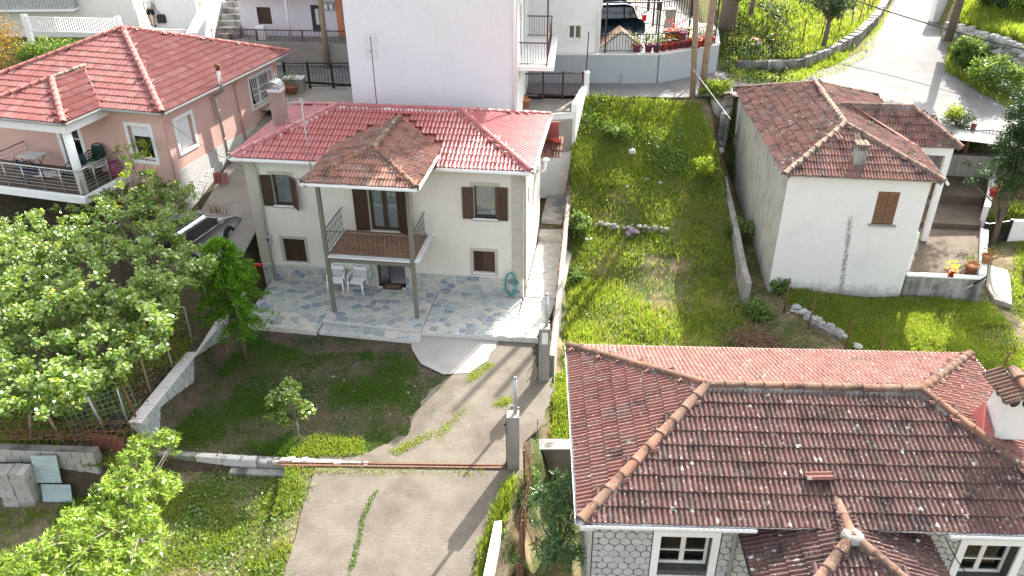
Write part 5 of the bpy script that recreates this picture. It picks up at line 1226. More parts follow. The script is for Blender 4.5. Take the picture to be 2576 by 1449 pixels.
m = MB(F7); m.box(q.x, q2.x, .08, .12, q2.z, q.z); m.build('shutter', T['brown_wood'], H7); m = MB(F7); m.cbox(-.3, 14, -1.0, .3, 7.3, 7.5, .02); m.build('balcony_slab', T['offwhite'], H7)
m = MB(F7); railing(m, [(-.2, -.9, 7.5), (14, -.9, 7.5)], .9, .12, .02, .04); m.build('railing', T['brown_iron'], H7)
m = MB(F7); m.box(d_.x, d2.x, .06, .12, d2.z, d_.z); dd = m.build('door', T['dark'], H7); m = MB(F7); m.box(d_.x + .2, d2.x - .1, .05, .06, d_.z - .95, d_.z - .2); m.build('pane', T['lilac'], dd)
xc = xx(738, 40).x; m = MB(F7); m.tube([(xc, -.85, 5.0), (xc, -.85, 7.3)], .07, 8); m.build('column', T['lilac'], H7); m = MB(F7); m.box(-.1, 14, -1.6, 0, 4.3, 5.15); m.build('porch_floor', T['court'], H7)
w = MB(); wall(w, F7 @ Matrix.Translation((0, .0, 3.2)), 14, 4.3, 7.5, [], .3, 0); w.build('upper_wall', T['lilac'], H7)
for px in (822, 836): e = xx(px, 14); m = MB(F7); m.cbox(e.x - .12, e.x + .12, -.12, 0, e.z - .18, e.z + .18, .01); mm_ = m.build('meter_box', T['galv'], H7); m = MB(F7); m.box(e.x - .06, e.x + .06, -.13, -.12, e.z - .1, e.z + .08); m.build('meter_window', T['white_paint'], mm_)
e = xx(856, 10); m = MB(F7); m.box(e.x - .2, e.x + .12, -.05, .05, 5.0, 7.3); m.build('orange_pier', T['terracotta'], H7)
# mossy stairs rising between two walls
sx0, sx1 = aty(542, 60, LY_).x, aty(592, 60, LY_).x; ST = thing('stairs', 'mossy old concrete stairs climbing between two walls', 'stairs', (sx0, LY_ - .4, 4.9))
for i in range(8): m = MB(); m.cbox(0, sx1 - sx0 + .1, .34 * i, .34 * i + .36, -.4 + .24 * i, .24 * (i + 1), .02); m.build('step', T['mossy'], ST)
wa, wb = aty(505, 95, LY_ - 1.5), aty(540, 95, LY_ - 1.5)
g = thing('stair_wall', 'pale blue topped wall falling beside the mossy stairs', 'wall'); m = MB(); xm_ = aty(520, 60, LY_).x; m.add([(xm_ - .25, LY_ - 2.2, 4), (xm_ + .3, LY_ - 2.2, 4), (xm_ + .3, LY_ + 3.5, 4), (xm_ - .25, LY_ + 3.5, 4), (xm_ - .25, LY_ - 2.2, 5.9), (xm_ + .3, LY_ - 2.2, 5.9), (xm_ + .3, LY_ + 3.5, 7.6), (xm_ - .25, LY_ + 3.5, 7.6)], [(0, 1, 5, 4), (1, 2, 6, 5), (2, 3, 7, 6), (3, 0, 4, 7), (4, 5, 6, 7)]); m.build('wall_body', T['bluewhite'], g)
# white house with person
WY = at(350, 68, 5.0).y
H8 = thing('house', 'large cream white house at the top left with a grey slatted balcony', 'house'); F8 = facade((aty(356, 66, WY).x - 16, WY + .3), (1, -.04))
w = MB(); wall(w, F8, 16, 4.0, 12, [], .3, 0); wall(w, facade((aty(356, 66, WY).x, WY - .3), (.12, 1)), 9, 4, 12, [], .3, 0); w.build('wall', T['offwhite'], H8)
b0, b1 = aty(95, 23, WY - .8), aty(186, 22, WY - .8); m = MB(); m.bar((b0.x - 4, WY - .4, b0.z - .06), (b1.x, WY - .4, b1.z - .06), 1.0, .1); m.build('balcony_slab', T['white_paint'], H8)
m = MB(); railing(m, [(b0.x - 4, WY - .85, b0.z), (b1.x, WY - .85, b1.z), (b1.x, WY, b1.z)], 1.0, .16, .07, .05, .05); m.build('railing', T['galv'], H8)
def fenceline(label, a, b, h, n=.12, mat='white_metal'):
    th = thing('fence', label, 'fence'); m = MB(); railing(m, [a, b], h, n, .035, .05, .12); m.build('fence_panel', T[mat], th)
    for i, p in enumerate((a, b)): m = MB(); m.cbox(p[0] - .12, p[0] + .12, p[1] - .12, p[1] + .12, p[2] - .5, p[2] + h + .1, .02); m.build('fence_post', T[mat], th)
fa, fb = aty(60, 90, 39.5), aty(306, 90, 39.5); fenceline('white slatted metal fence in front of the cream white house', (fa.x, fa.y + .5, fa.z), (fb.x, fb.y, fb.z), aty(306, 47, 39.5).z - fb.z)
fa, fb = aty(312, 105, 39.6), aty(497, 105, 39.6); fenceline('lower white slatted metal fence beside the mossy stairs', fa, fb, aty(400, 72, 39.6).z - fa.z)
g = thing('wall', 'pale grey garden wall behind the walking person', 'wall'); a, b = at(430, 58, 5.1), at(505, 62, 5.1); m = MB(); m.bar((a.x - 1, a.y, 5.6), (b.x, b.y, 5.6), .25, 1.9); m.build('wall_body', T['bluewhite'], g)
# iron fence and court gate behind the rose house
ga, gb = at(722, 222, 3.93), at(882, 222, 3.93)
iron_gate('gate', 'long dark iron gate across the court between rose house and pale building', (ga.x, ga.y), (gb.x + .3, gb.y), 3.93, 1.15, 3, T['black_iron'], .13)
pl_ = thing('planter_box', 'low masonry box with a pale top by the dark iron gate', 'planter', (aty(745, 205, ga.y - .4).x, ga.y - .45, 3.9)); m = MB(); m.cbox(-.5, .35, -.25, .25, 0, .62, .03); m.build('planter_body', T['court'], pl_); m = MB(); m.cbox(-.53, .38, -.28, .28, .62, .68, .01); m.build('planter_top', T['offwhite'], pl_)
m2_ = thing('small_gate', 'white panelled metal gate with bars at the end of the lane wall', 'gate', (p1.x + 1.0, p1.y - .1, 4.05)); m = MB(); m.box(0, .95, -.02, .02, 0, .5); railing(m, [(0, 0, .5), (.95, 0, .5)], 1.0, .1, .018, .05, .03); m.build('gate_leaf', T['galv'], m2_); m = MB(); m.cbox(-.5, -.1, -.2, .2, 0, 1.9, .02); m.build('gate_pier', T['mossy'], m2_)
# ---------------------------------------------------------------- walls, kerbs, pillars and fences in the foreground
W0 = Fr((0, 0), 0)
# front kerb wall of the yard, in cast lengths, and the rail the gate runs on
ka, kb_ = V3((-9.75, 16.55, 0)), V3((-5.25, 16.17, 0)); KW = thing('low_wall', 'low whitewashed concrete kerb wall along the front of the yard', 'wall', ka, math.atan2(kb_.y - ka.y, kb_.x - ka.x))
x = 0; r = random.Random(2)
while x < 4.4: L = min(r.uniform(.7, 1.1), 4.5 - x); MB().cbox(x, x + L - .012, -.09, .1, -.55, .0 + r.uniform(-.012, .012), .018).build('kerb_length', T['mossy'] if r.random() < .3 else T['mortar_white'], KW, M=Matrix.Translation((0, 0, -.42))); x += L
ka = V3((-7.7, 16.12, 0)); K2 = thing('low_wall', 'second lower concrete edging stepping out under the kerb wall', 'wall', ka, -.06); MB().cbox(0, 2.3, -.12, .1, -.9, -.66, .02).build('wall_body', T['mossy'], K2)
for i in range(16):
    x = -6.9 + i * .19 + r.uniform(-.03, .03); MB().cbox(0, r.uniform(.12, .22), -.07, r.uniform(.0, .12), -.45, -.393 + r.uniform(0, .02), .012).build('edging_stone', T['mortar_white'], K2, M=Matrix.Translation((x + 7.7, .16 + r.uniform(-.04, .05), 0)) @ Matrix.Rotation(r.uniform(-.2, .2), 4, 'Z'))
gr = thing('gate_rail', 'thin rusty sliding gate rail set across the concrete drive', 'rail', (0, 0, 0)); m = MB(); m.bar((-6.4, 16.10, -.385), (-.2, 15.93, -.385), .03, .03); m.bar((-6.4, 16.02, -.396), (-.2, 15.85, -.396), .05, .01); m.build('rail_bar', T['rust'], gr)
# garden wall on the left, faced with slate pieces
ga_, gb_ = V3((-10.12, 16.72, 0)), V3((-9.2, 23.6, 0)); L_ = (gb_ - ga_).length; GWL = thing('garden_wall', 'long low garden wall faced with pale slate beside the yard', 'wall', ga_, math.atan2(gb_.y - ga_.y, gb_.x - ga_.x))
# local x runs up the wall, +y is the garden side, -y faces the yard
top0, top1 = .52, .50; m = MB(); m.box(0, L_, .0, .28, -.7, .46); m.build('wall_core', T['joint'], GWL)
m = MB(); n = 9
for i in range(n): m.cbox(L_ * i / n, L_ * (i + 1) / n - .008, -.035, .32, .46, .50, .01)
m.build('coping', T['mortar_white'], GWL)
FXL = Matrix(((1, 0, 0, 0), (0, 0, -1, 0), (0, 1, 0, 0), (0, 0, 0, 1)))
for Q in stones([(.02, -.5), (L_, -.3), (L_, .45), (.02, .45)], 78, .02, 1.25, 77, .85): MB().prism(Q, .0, .022 + random.uniform(-.003, .004), FXL, bev=.005).build('facing_stone', T['wallstone'], GWL)
# wire fence on the garden side, posts with bent arms
WF = thing('wire_fence', 'rusty wire fence on bent galvanised posts behind the slate garden wall', 'fence', ga_, GWL.rotation_euler.z)
for i, x in enumerate((.1, 1.35, 2.6, 3.9, 5.2, 6.4)):
    h = 1.75; m = MB(); m.tube([(x, .42, -.2), (x, .42, h), (x - .12, .95, h + .04)], .028, 6); m.build('fence_post', T['galv'] if i != 1 else T['pole_wood'], WF)
m = MB(); rr = random.Random(6)
for q in range(8):
    z = .55 + q * .155; pts = [(x, .42 + rr.uniform(-.03, .03), z + rr.uniform(-.025, .025)) for x in np.linspace(.1, 6.4, 14)]; m.tube(pts, .006, 4, False)
for q in range(42): x = .1 + q * .15; m.tube([(x, .42, .55), (x + rr.uniform(-.05, .05), .42, 1.65)], .004, 4, False)
for q in range(3): m.tube([(x, .6 + q * .15, 1.77 + .01 * q) for x in np.linspace(.1, 6.4, 8)], .006, 4, False)
m.build('wires', T['rust'], WF)
wm = thing('mesh_fence', 'leaning wire mesh fence with crooked posts among the undergrowth at the wall end', 'fence'); m = MB()
pa, pb = V3((-11.7, 16.3, .1)), V3((-10.2, 17.1, .2))
for i in range(14): p = pa.lerp(pb, i / 13); m.tube([p, p + V3((-.18, .1, 1.35))], .005, 4, False)
for i in range(9): m.tube([pa + V3((-.02 * i, .011 * i, .15 * i)), pb + V3((-.02 * i, .011 * i, .15 * i))], .005, 4, False)
m.build('wires', T['galv'], wm)
for i, (p, l, mt) in enumerate((((-11.9, 16.15, 0), .35, 'pole_wood'), ((-11.0, 16.6, .05), .3, 'galv'), ((-10.25, 16.95, .1), .25, 'rust'), ((-12.9, 16.2, 0), -.4, 'pole_wood'))): m = MB(); p = V3(p); m.tube([p, p + V3((-l, .1, 1.75))], .035, 7); m.build('fence_post', T[mt], wm)
# rough block wall at the lower left, with a roll of rusty mesh on it
blockwall('block_wall', 'unrendered grey concrete block wall at the lower left corner', (-14.6, 15.72), (-10.75, 15.5), -.9, .58, .4, .205, .2, T['block'], T['mortar'])
rm = thing('rebar_mesh', 'tangled rusty reinforcing mesh lying along the grey block wall', 'wire mesh', (-14.6, 15.75, .62)); m = MB(); rr = random.Random(12)
for q in range(13):
    y, z = rr.uniform(-.15, .75), rr.uniform(.02, .28); m.tube([(x, y + rr.uniform(-.05, .05), z + rr.uniform(-.05, .05)) for x in np.linspace(0, 4.6 + rr.uniform(-.4, .4), 9)], .009, 4, False)
for q in range(26): x = q * .18; m.tube([(x, -.12, rr.uniform(0, .1)), (x + rr.uniform(-.08, .08), .3, rr.uniform(.1, .3)), (x + rr.uniform(-.1, .1), .75, rr.uniform(0, .2))], .006, 4, False)
m.build('bars', T['rust'], rm)
def block_mesh():
    m = MB(); m.cbox(0, .4, 0, .2, 0, .195, .008)
    for a in (.045, .11): m.add([(-.0015, a, .04), (-.0015, a + .05, .04), (-.0015, a + .05, .16), (-.0015, a, .16)], [(3, 2, 1, 0)])
    return m.mesh('concrete_block', T['block'])
bme = block_mesh(); hm = MB(); hm.m = None
def loose_block(x, y, z, rz, label, group):
    o = bpy.data.objects.new('concrete_block', bme); link(o); o.location = (x, y, z); o.rotation_euler = (0, 0, rz); tag(o, label, 'concrete block', group); return o
sx, sy, sz = -13.25, 15.0, -.9; rr = random.Random(7)
for lay in range(6):
    z = sz + lay * .198
    for i in range(2):
        for k in range(2):
            j = lambda: rr.uniform(-.012, .012)
            if lay % 2 == 0: loose_block(sx + i * .42 + j(), sy + k * .21 + j(), z, j(), 'grey hollow concrete block in the tall stack before the block wall', 'concrete blocks in the stack')
            else: loose_block(sx + .2 + k * .21 + j() + i * .42 * 0, sy + i * .21 * 0 + j() + (0 if i == 0 else -.0), z, PI / 2 + j(), 'grey hollow concrete block in the tall stack before the block wall', 'concrete blocks in the stack') if i == 0 else loose_block(sx + .62 + k * .21 + j(), sy + j(), z, PI / 2 + j(), 'grey hollow concrete block in the tall stack before the block wall', 'concrete blocks in the stack')
p = at(135, 1250, -.88)
loose_block(p.x - .1, p.y - .1, -.9, .5, 'grey concrete block lying flat, first to the right of the stack', 'loose concrete blocks'); loose_block(p.x + .22, p.y - .02, -.9, .55, 'mossy topped concrete block lying flat, second to the right of the stack', 'loose concrete blocks')
loose_block(p.x + .62, p.y + .1, -.9, .6, 'grey concrete block nearest the leafy tree', 'loose concrete blocks'); p = at(8, 1262, -.88); loose_block(p.x - .3, p.y - .1, -.9, 1.2, 'single block at the left edge in front of the stack', 'loose concrete blocks')
def corr(name, label, M, w, h, mat, cat='sheet', n=12, amp=.018):
    m = MB(); vs = []; k = n * 4
    for i in range(k + 1): x = w * i / k; z = amp * math.sin(i / 4 * 2 * PI); vs += [(x, 0, z), (x, h, z)]
    m.add(vs, [(2 * i, 2 * i + 2, 2 * i + 3, 2 * i + 1) for i in range(k)], True); m.add([(v[0], v[1], v[2] - .004) for v in vs], [(2 * i + 1, 2 * i + 3, 2 * i + 2, 2 * i) for i in range(k)], True)
    o = m.build(name, mat); o.matrix_world = M; return tag(o, label, cat)
def basis(o, ax, ay):
    ax, ay = V3(ax).normalized(), V3(ay).normalized(); az = ax.cross(ay); return Matrix(((ax.x, ay.x, az.x, o[0]), (ax.y, ay.y, az.y, o[1]), (ax.z, ay.z, az.z, o[2]), (0, 0, 0, 1)))
corr('corrugated_sheet', 'pale green corrugated sheet leaning high on the block wall', basis((-12.42, 15.3, -.3), (.02, .2, .97), (1, .02, 0)), .8, .66, T['corrug'])
corr('corrugated_sheet', 'second pale green corrugated sheet lower beside the loose blocks', basis((-12.3, 15.12, -.8), (.02, .3, .95), (1, -.02, 0)), .5, .78, T['corrug'])
p = at(258, 1140, .1); corr('rusty_sheet', 'rusty red corrugated sheet propped between block wall and garden wall', Matrix.Translation((p.x - .45, p.y - .05, -.3)) @ Matrix.Rotation(-.2, 4, 'Z') @ Matrix.Rotation(1.1, 4, 'X'), 1.0, .9, T['rustsheet'])
tp = thing('tarp_bundle', 'black net bundle stuffed at the near end of the slate garden wall', 'bundle', at(300, 1085, .1)); m = MB(); m.sphere((0, 0, .2), .33, 10, 7, (.8, 1, 1.1)); m.build('bundle_body', T['bagblack'], tp)
# gate pillars, rods and the boundary wall
def pillar(label, x, y, z0, z1, s_, rod, plate=False):
    th = thing('gate_pillar', label, 'pillar', (x, y, z0)); m = MB(); m.cbox(-s_ / 2, s_ / 2, -s_ / 2, s_ / 2, -.3, z1 - z0, .012); m.build('pillar_body', T['concrete_wall'], th)
    m = MB(); m.tube([(.07, .05, z1 - z0 - .1), (.06, .05, z1 - z0 + rod)], .05, 9); m.lathe([(.055, 0), (.03, .05), (.0, .06)], (.06, .05, z1 - z0 + rod), 9); m.build('post_pipe', T['galv'], th)
    m = MB(); m.tube([(-s_ / 2, s_ / 2, z1 - z0 + .03), (-s_ / 2 + .1, s_ / 2 + .08, z1 - z0 + .1), (s_ / 2, s_ / 2, z1 - z0 + .06)], .012, 5, False); m.tube([(s_ / 2 - .03, -s_ / 2, z1 - z0 - .05), (s_ / 2, -s_ / 2 + .1, z1 - z0 + .08)], .012, 5, False); m.build('wire_end', T['galv'], th)
    if plate: m = MB(); m.box(-.08, .1, -s_ / 2 - .012, -s_ / 2 - .002, z1 - z0 - .52, z1 - z0 - .12); m.build('plate', T['white_paint'], th)
    m = MB(); m.box(-s_ / 2 - .022, -s_ / 2 - .004, -s_ / 2, -s_ / 2 + .03, -.1, z1 - z0 - .1); m.box(-s_ / 2 - .07, -s_ / 2 - .02, -.1, -.06, z1 - z0 - .32, z1 - z0 - .27); m.build('hinge_bar', T['black_iron'], th); return th
pillar('near weathered concrete gate pillar with a galvanised pipe on top', .0, 15.98, -.45, 1.33, .33, 1.1); pillar('farther weathered concrete gate pillar bearing a pale square plate', .95, 19.62, -.3, 1.62, .33, 1.05, True)
BWP = [(1.18, 19.8), (1.5, 22.5), (1.95, 26.5), (2.3, 29.6), (2.52, 31.6)]
bw_ = thing('boundary_wall', 'weathered concrete boundary wall between the pale path and the grass lot', 'wall'); m = MB()
for i, (a, b) in enumerate(zip(BWP, BWP[1:])):
    h0, h1 = np.interp([a[1], b[1]], [19.8, 24, 31.6], [.45, .55, 1.4]); d = (V3((b[0], b[1], 0)) - V3((a[0], a[1], 0))).normalized(); nx, ny = d.y * .1, -d.x * .1
    m.add([(a[0] - nx, a[1] - ny, -1.3), (a[0] + nx, a[1] + ny, -1.3), (b[0] + nx, b[1] + ny, -1.3), (b[0] - nx, b[1] - ny, -1.3), (a[0] - nx, a[1] - ny, h0), (a[0] + nx, a[1] + ny, h0), (b[0] + nx, b[1] + ny, h1), (b[0] - nx, b[1] - ny, h1)], [(4, 5, 6, 7), (0, 1, 5, 4), (1, 2, 6, 5), (2, 3, 7, 6), (3, 0, 4, 7)])
m.build('wall_body', T['concrete_wall'], bw_)
rf = thing('rusty_fence', 'rusty sheet and angle iron fence standing on the boundary wall', 'fence'); m = MB(); rr = random.Random(3)
for i, (a, b) in enumerate(zip(BWP, BWP[1:])):
    h0, h1 = np.interp([a[1], b[1]], [19.8, 24, 31.6], [.45, .55, 1.4]); n = 5
    for k in range(n):
        p, q = V3((a[0] - .06, a[1], h0)).lerp(V3((b[0] - .06, b[1], h1)), k / n), V3((a[0] - .06, a[1], h0)).lerp(V3((b[0] - .06, b[1], h1)), (k + 1) / n)
        if i < 3: t = .2 + rr.uniform(-.05, .06); m.bar(p + V3((0, 0, t / 2)), q + V3((0, 0, t / 2)), .015, t)
        m.bar(p, p + V3((0, 0, .38)), .03)
m.build('fence_panel', T['rust'], rf)
# loose rusty mesh fence from the near pillar towards the camera
mf = thing('mesh_fence', 'sagging rusty mesh fence running down from the near gate pillar', 'fence'); m = MB(); rr = random.Random(8); base = [V3((.28, 15.7, -.6)), V3((.33, 14.9, -.8)), V3((.30, 14.0, -.85)), V3((.22, 13.2, -.9)), V3((.12, 12.3, -.9)), V3((-.02, 11.3, -.95))]
def bl(t): k = min(int(t * 5), 4); return base[k].lerp(base[k + 1], t * 5 - k)
for q in range(64): t = q / 63; p = bl(t); u = V3((.12 * math.sin(t * 9), .05, 1.25 - .35 * t)); m.tube([p, p + u * .5 + V3((.05 * math.sin(t * 14), 0, 0)), p + u + V3((0, -.1, 0))], .0045, 4, False)
for q in range(13): m.tube([bl(t) + V3((.12 * math.sin(t * 9), .05, 1.25 - .35 * t)) * (q / 12) + V3((.03 * math.sin(t * 21 + q), 0, rr.uniform(-.02, .02))) for t in np.linspace(0, 1, 22)], .0045, 4, False)
m.build('wires', T['rust'], mf)
for p, h in (((.30, 15.2, -.7), 1.5), ((.25, 13.2, -.9), 1.35), ((.1, 12.0, -.9), 1.3)): m = MB(); m.bar(p, (p[0] - .03, p[1], p[2] + h), .05); m.build('fence_post', T['rust'], mf)
th = thing('rod', 'thin black iron rod standing in the concrete edge beside the grass strip', 'rod'); p = at(1352, 1106, -.8); m = MB(); m.tube([p, (p.x, p.y, p.z + .75)], .012, 5); m.build('rod_bar', T['black_iron'], th)
# bright white parapet at the bottom edge, with the sunken yard wall of the oleander
wp = thing('parapet', 'bright white low parapet at the bottom edge beside the drive', 'wall'); m = MB(); m.prism([(-1.06, 9.6), (-.83, 9.6), (-.29, 13.82), (-.46, 13.8)], -1.0, -.2, bev=.02); m.build('parapet_body', T['white_paint'], wp)
pw = thing('retaining_wall', 'shaded concrete wall with a thin ledge above the oleander', 'wall'); m = MB(); m.box(.72, 2.1, 17.12, 17.3, -2.2, -.86); m.build('wall_body', T['concrete_wall'], pw); m = MB(); m.cbox(.68, 2.1, 17.0, 17.45, -.86, -.8, .012); m.build('ledge', T['mossy'], pw)
# field stone wall, concrete beam, retaining wall and rusty stakes on the right
def rtop(y): return float(np.interp(y, [23.7, 25.5, 28, 31.2], [.1, .35, .8, 1.5]))
RWp = [(8.95, 31.2), (8.75, 28), (8.5, 25.5), (8.44, 24.5)]
rw_ = thing('retaining_wall', 'narrow grey retaining wall beside the old whitewashed house', 'wall'); m = MB()
for a, b in zip(RWp, RWp[1:]): m.add([(a[0] - .1, a[1], -1.1), (a[0] + .12, a[1], -1.1), (b[0] + .12, b[1], -1.1), (b[0] - .1, b[1], -1.1), (a[0] - .1, a[1], rtop(a[1])), (a[0] + .12, a[1], rtop(a[1])), (b[0] + .12, b[1], rtop(b[1])), (b[0] - .1, b[1], rtop(b[1]))], [(4, 5, 6, 7), (0, 1, 5, 4), (1, 2, 6, 5), (2, 3, 7, 6), (3, 0, 4, 7)])
m.build('wall_body', T['concrete_wall'], rw_)
def rock(m, c, s_, r, sq=(1, 1, .75)):
    b = len(m.v); m.sphere(c, s_, 6, 4, sq)
    for i in range(b, len(m.v)): v = m.v[i]; m.v[i] = (c[0] + (v[0] - c[0]) * r.uniform(.75, 1.2), c[1] + (v[1] - c[1]) * r.uniform(.75, 1.2), c[2] + (v[2] - c[2]) * r.uniform(.75, 1.2))
    for k in range(len(m.sm)): m.sm[k] = False
FS = thing('field_stone_wall', 'tumbledown field stone wall below the old whitewashed house', 'wall'); rr = random.Random(21); a, b = at(1985, 795, -.6), at(2150, 900, -.75)
for i in range(95):
    t = rr.random(); z = rr.random(); p = a.lerp(b, t); p += V3((rr.uniform(-.06, .06) + z * .12, rr.uniform(-.08, .08) + z * .12, -.1 + z * .55)); m = MB(); rock(m, (0, 0, 0), rr.uniform(.08, .17), rr, (1.2, 1, .75)); m.build('field_stone', T['rubblestone'], FS, loc=p)
cb = thing('concrete_beam', 'broken concrete beam lying on top of the field stone wall', 'beam'); p, q = at(2040, 812, -.1), at(2115, 852, -.15); m = MB(); m.bar(p, q, .16, .13); m.build('beam_body', T['mortar'], cb)
for i, ((bx, by), (tx, ty), lab) in enumerate((((1974, 776), (1987, 705), 'rusty stake nearest the white wall corner'), ((2032, 826), (2052, 753), 'rusty stake rising behind the concrete beam'), ((2127, 873), (2147, 808), 'rusty stake at the lower end of the field stone wall'), ((2210, 886), (2222, 850), 'short rusty stake just above the near roof edge'), ((2509, 953), (2542, 885), 'leaning rusty stake at the far right of the lawn'), ((1947, 688), (1977, 610), 'thin iron rod leaning on the whitewashed wall'))):
    p = at(bx, by, -.3 if i < 5 else .1); q = aty(tx, ty, p.y + .05); th = thing('stake', lab, 'stake', p, 0, 'rusty stakes round the right hand lawn'); m = MB(); m.tube([(0, 0, -.2), q - p], .028 if i < 5 else .012, 6); m.build('stake_bar', T['rust'], th)
# road edge walls
kw = thing('kerb_wall', 'curving low stone kerb wall under the orchard bank beside the road', 'wall'); rr = random.Random(4); m = MB()
pts = [V3((p.x, p.y, 0)) for p in _kb]; fine = []
for a, b in zip(pts, pts[1:]):
    n = max(1, int((b - a).length / .55)); fine += [a.lerp(b, i / n) for i in range(n)]
for a, b in zip(fine, fine[1:]):
    d = (b - a); z = road_z(a.x, a.y); M = Matrix.Translation(((a.x + b.x) / 2, (a.y + b.y) / 2, z + .18)) @ Matrix.Rotation(math.atan2(d.y, d.x), 4, 'Z'); MB().obox(Matrix.Identity(4), d.length - .02, .42 + rr.uniform(-.03, .03), .62 + rr.uniform(-.04, .04)).build('kerb_stone', T['mortar'] if rr.random() < .6 else T['mossy'], kw, M=M)
of = thing('orchard_fence', 'rusty stakes and wires of the orchard fence above the kerb wall', 'fence'); wires = MB(); prev = None
for i, p in enumerate(fine):
    if i % 3 == 0:
        q = V3((p.x - .25, p.y + .55, G1(p.x - .25, p.y + .55) - .1)); m = MB(); m.tube([q, q + V3((rr.uniform(-.08, .08), rr.uniform(-.08, .08), 1.5))], .03, 5); m.build('fence_post', T['rust'], of)
        if prev is not None:
            for h in (.5, .9, 1.3): wires.tube([prev + V3((0, 0, h)), q + V3((0, 0, h))], .008, 4, False)
        prev = q
wires.build('wires', T['rust'], of)
bw2 = thing('bank_wall', 'dark rubble stone wall holding the grassy bank at the upper right', 'wall'); a, b = at(2385, 100, 4.25), at(2580, 168, 4.2); rr = random.Random(15); n = 0
for i in range(150):
    t = rr.random(); z = rr.random(); p = a.lerp(b, t); m = MB(); rock(m, (0, 0, 0), rr.uniform(.16, .3), rr, (1.2, .8, .7)); m.build('wall_stone', T['rubblestone'], bw2, loc=p + V3((rr.uniform(-.1, .1), rr.uniform(-.1, .1) + .1, -.1 + z * .95)))
m = MB(); m.bar(a + V3((0, .4, .3)), b + V3((.5, .4, .3)), .5, 1.1); m.build('wall_core', T['concrete_wall'], bw2)
# ---------------------------------------------------------------- vegetation
_ng = rng.random((64, 64))
def vnoise(x, y, s):
    x = np.asarray(x) * s; y = np.asarray(y) * s; i = np.floor(x).astype(int); j = np.floor(y).astype(int); u = x - i; v = y - j; u = u * u * (3 - 2 * u); v = v * v * (3 - 2 * v)
    g = lambda a, b: _ng[a % 64, b % 64]
    return (g(i, j) * (1 - u) + g(i + 1, j) * u) * (1 - v) + (g(i, j + 1) * (1 - u) + g(i + 1, j + 1) * u) * v
def inpoly(x, y, P):
    c = np.zeros(len(x), bool); n = len(P); j = n - 1
    for i in range(n):
        xi, yi = P[i][:2]; xj, yj = P[j][:2]
        with np.errstate(divide='ignore', invalid='ignore'): k = ((yi > y) != (yj > y)) & (x < (xj - xi) * (y - yi) / (yj - yi + 1e-12) + xi)
        c ^= k; j = i
    return c
def unit(a): return a / (np.linalg.norm(a, axis=1, keepdims=True) + 1e-9)
LEAF = {'oval': [(0, 0), (.25, .38), (.6, .42), (1, 0), (.6, -.42), (.25, -.38)], 'round': [(0, 0), (.2, .45), (.65, .5), (1, .12), (1, -.12), (.65, -.5), (.2, -.45)], 'lance': [(0, 0), (.35, .5), (1, 0), (.35, -.5)], 'diamond': [(0, 0), (.5, .5), (1, 0), (.5, -.5)]}
def leaf_mesh(name, pos, size, mat, shape='oval', aspect=1., up=.6, dirs=None, spread=1.):
    """many separate leaf blades: pos (n,3) the stalk ends, size (n,)"""
    n = len(pos); t = np.array(LEAF[shape]); k = len(t)
    nm = rng.normal(size=(n, 3)) * spread; nm[:, 2] = np.abs(nm[:, 2]) + up; nm = unit(nm)
    d = rng.normal(size=(n, 3)) if dirs is None else dirs + rng.normal(size=(n, 3)) * .25
    a = unit(d - (d * nm).sum(1, keepdims=True) * nm); b = np.cross(nm, a)
    V = pos[:, None] + size[:, None, None] * (a[:, None] * t[None, :, :1] + b[:, None] * t[None, :, 1:] * aspect) - size[:, None, None] * nm[:, None] * (np.abs(t[None, :, 1:]) * .3 + t[None, :, :1] ** 2 * .12)
    f = np.arange(n * k).reshape(n, k); return npmesh(name, V.reshape(-1, 3), [f], mat)
def leaves(name, parent, pos, size, mat, **k):
    o = bpy.data.objects.new(name, leaf_mesh(name, np.asarray(pos), np.asarray(size), mat, **k)); return link(o, parent)
def clumps(cents, rad, n, rr=.5, hollow=.55):
    """leaf positions in clumps: cents (m,3), rad scalar or (m,)"""
    cents = np.asarray(cents, float); m = len(cents); i = rng.integers(0, m, n); v = unit(rng.normal(size=(n, 3))) * (hollow + (1 - hollow) * rng.random((n, 1))) ** 1.0
    R = np.asarray(rad) if np.ndim(rad) else np.full(m, rad); return cents[i] + v * R[i][:, None] * rng.uniform(.5, 1.05, (n, 1)) * np.array([1, 1, .75])
def limbs(m, base, tips, r0, bend=.15, n=5, seed=1, fork=.4):
    r = random.Random(seed); base = V3(base)
    for t in tips:
        t = V3(t); mid = base.lerp(t, fork); mid.z = base.z + (t.z - base.z) * (fork + .18); mid += V3((r.uniform(-bend, bend), r.uniform(-bend, bend), 0))
        pts = [base, base.lerp(mid, .5) + V3((r.uniform(-bend, bend) * .3, r.uniform(-bend, bend) * .3, 0)), mid, mid.lerp(t, .55) + V3((r.uniform(-bend, bend) * .5, r.uniform(-bend, bend) * .5, .03)), t]
        m.tube(pts, [r0, r0 * .8, r0 * .55, r0 * .33, r0 * .12], 6)
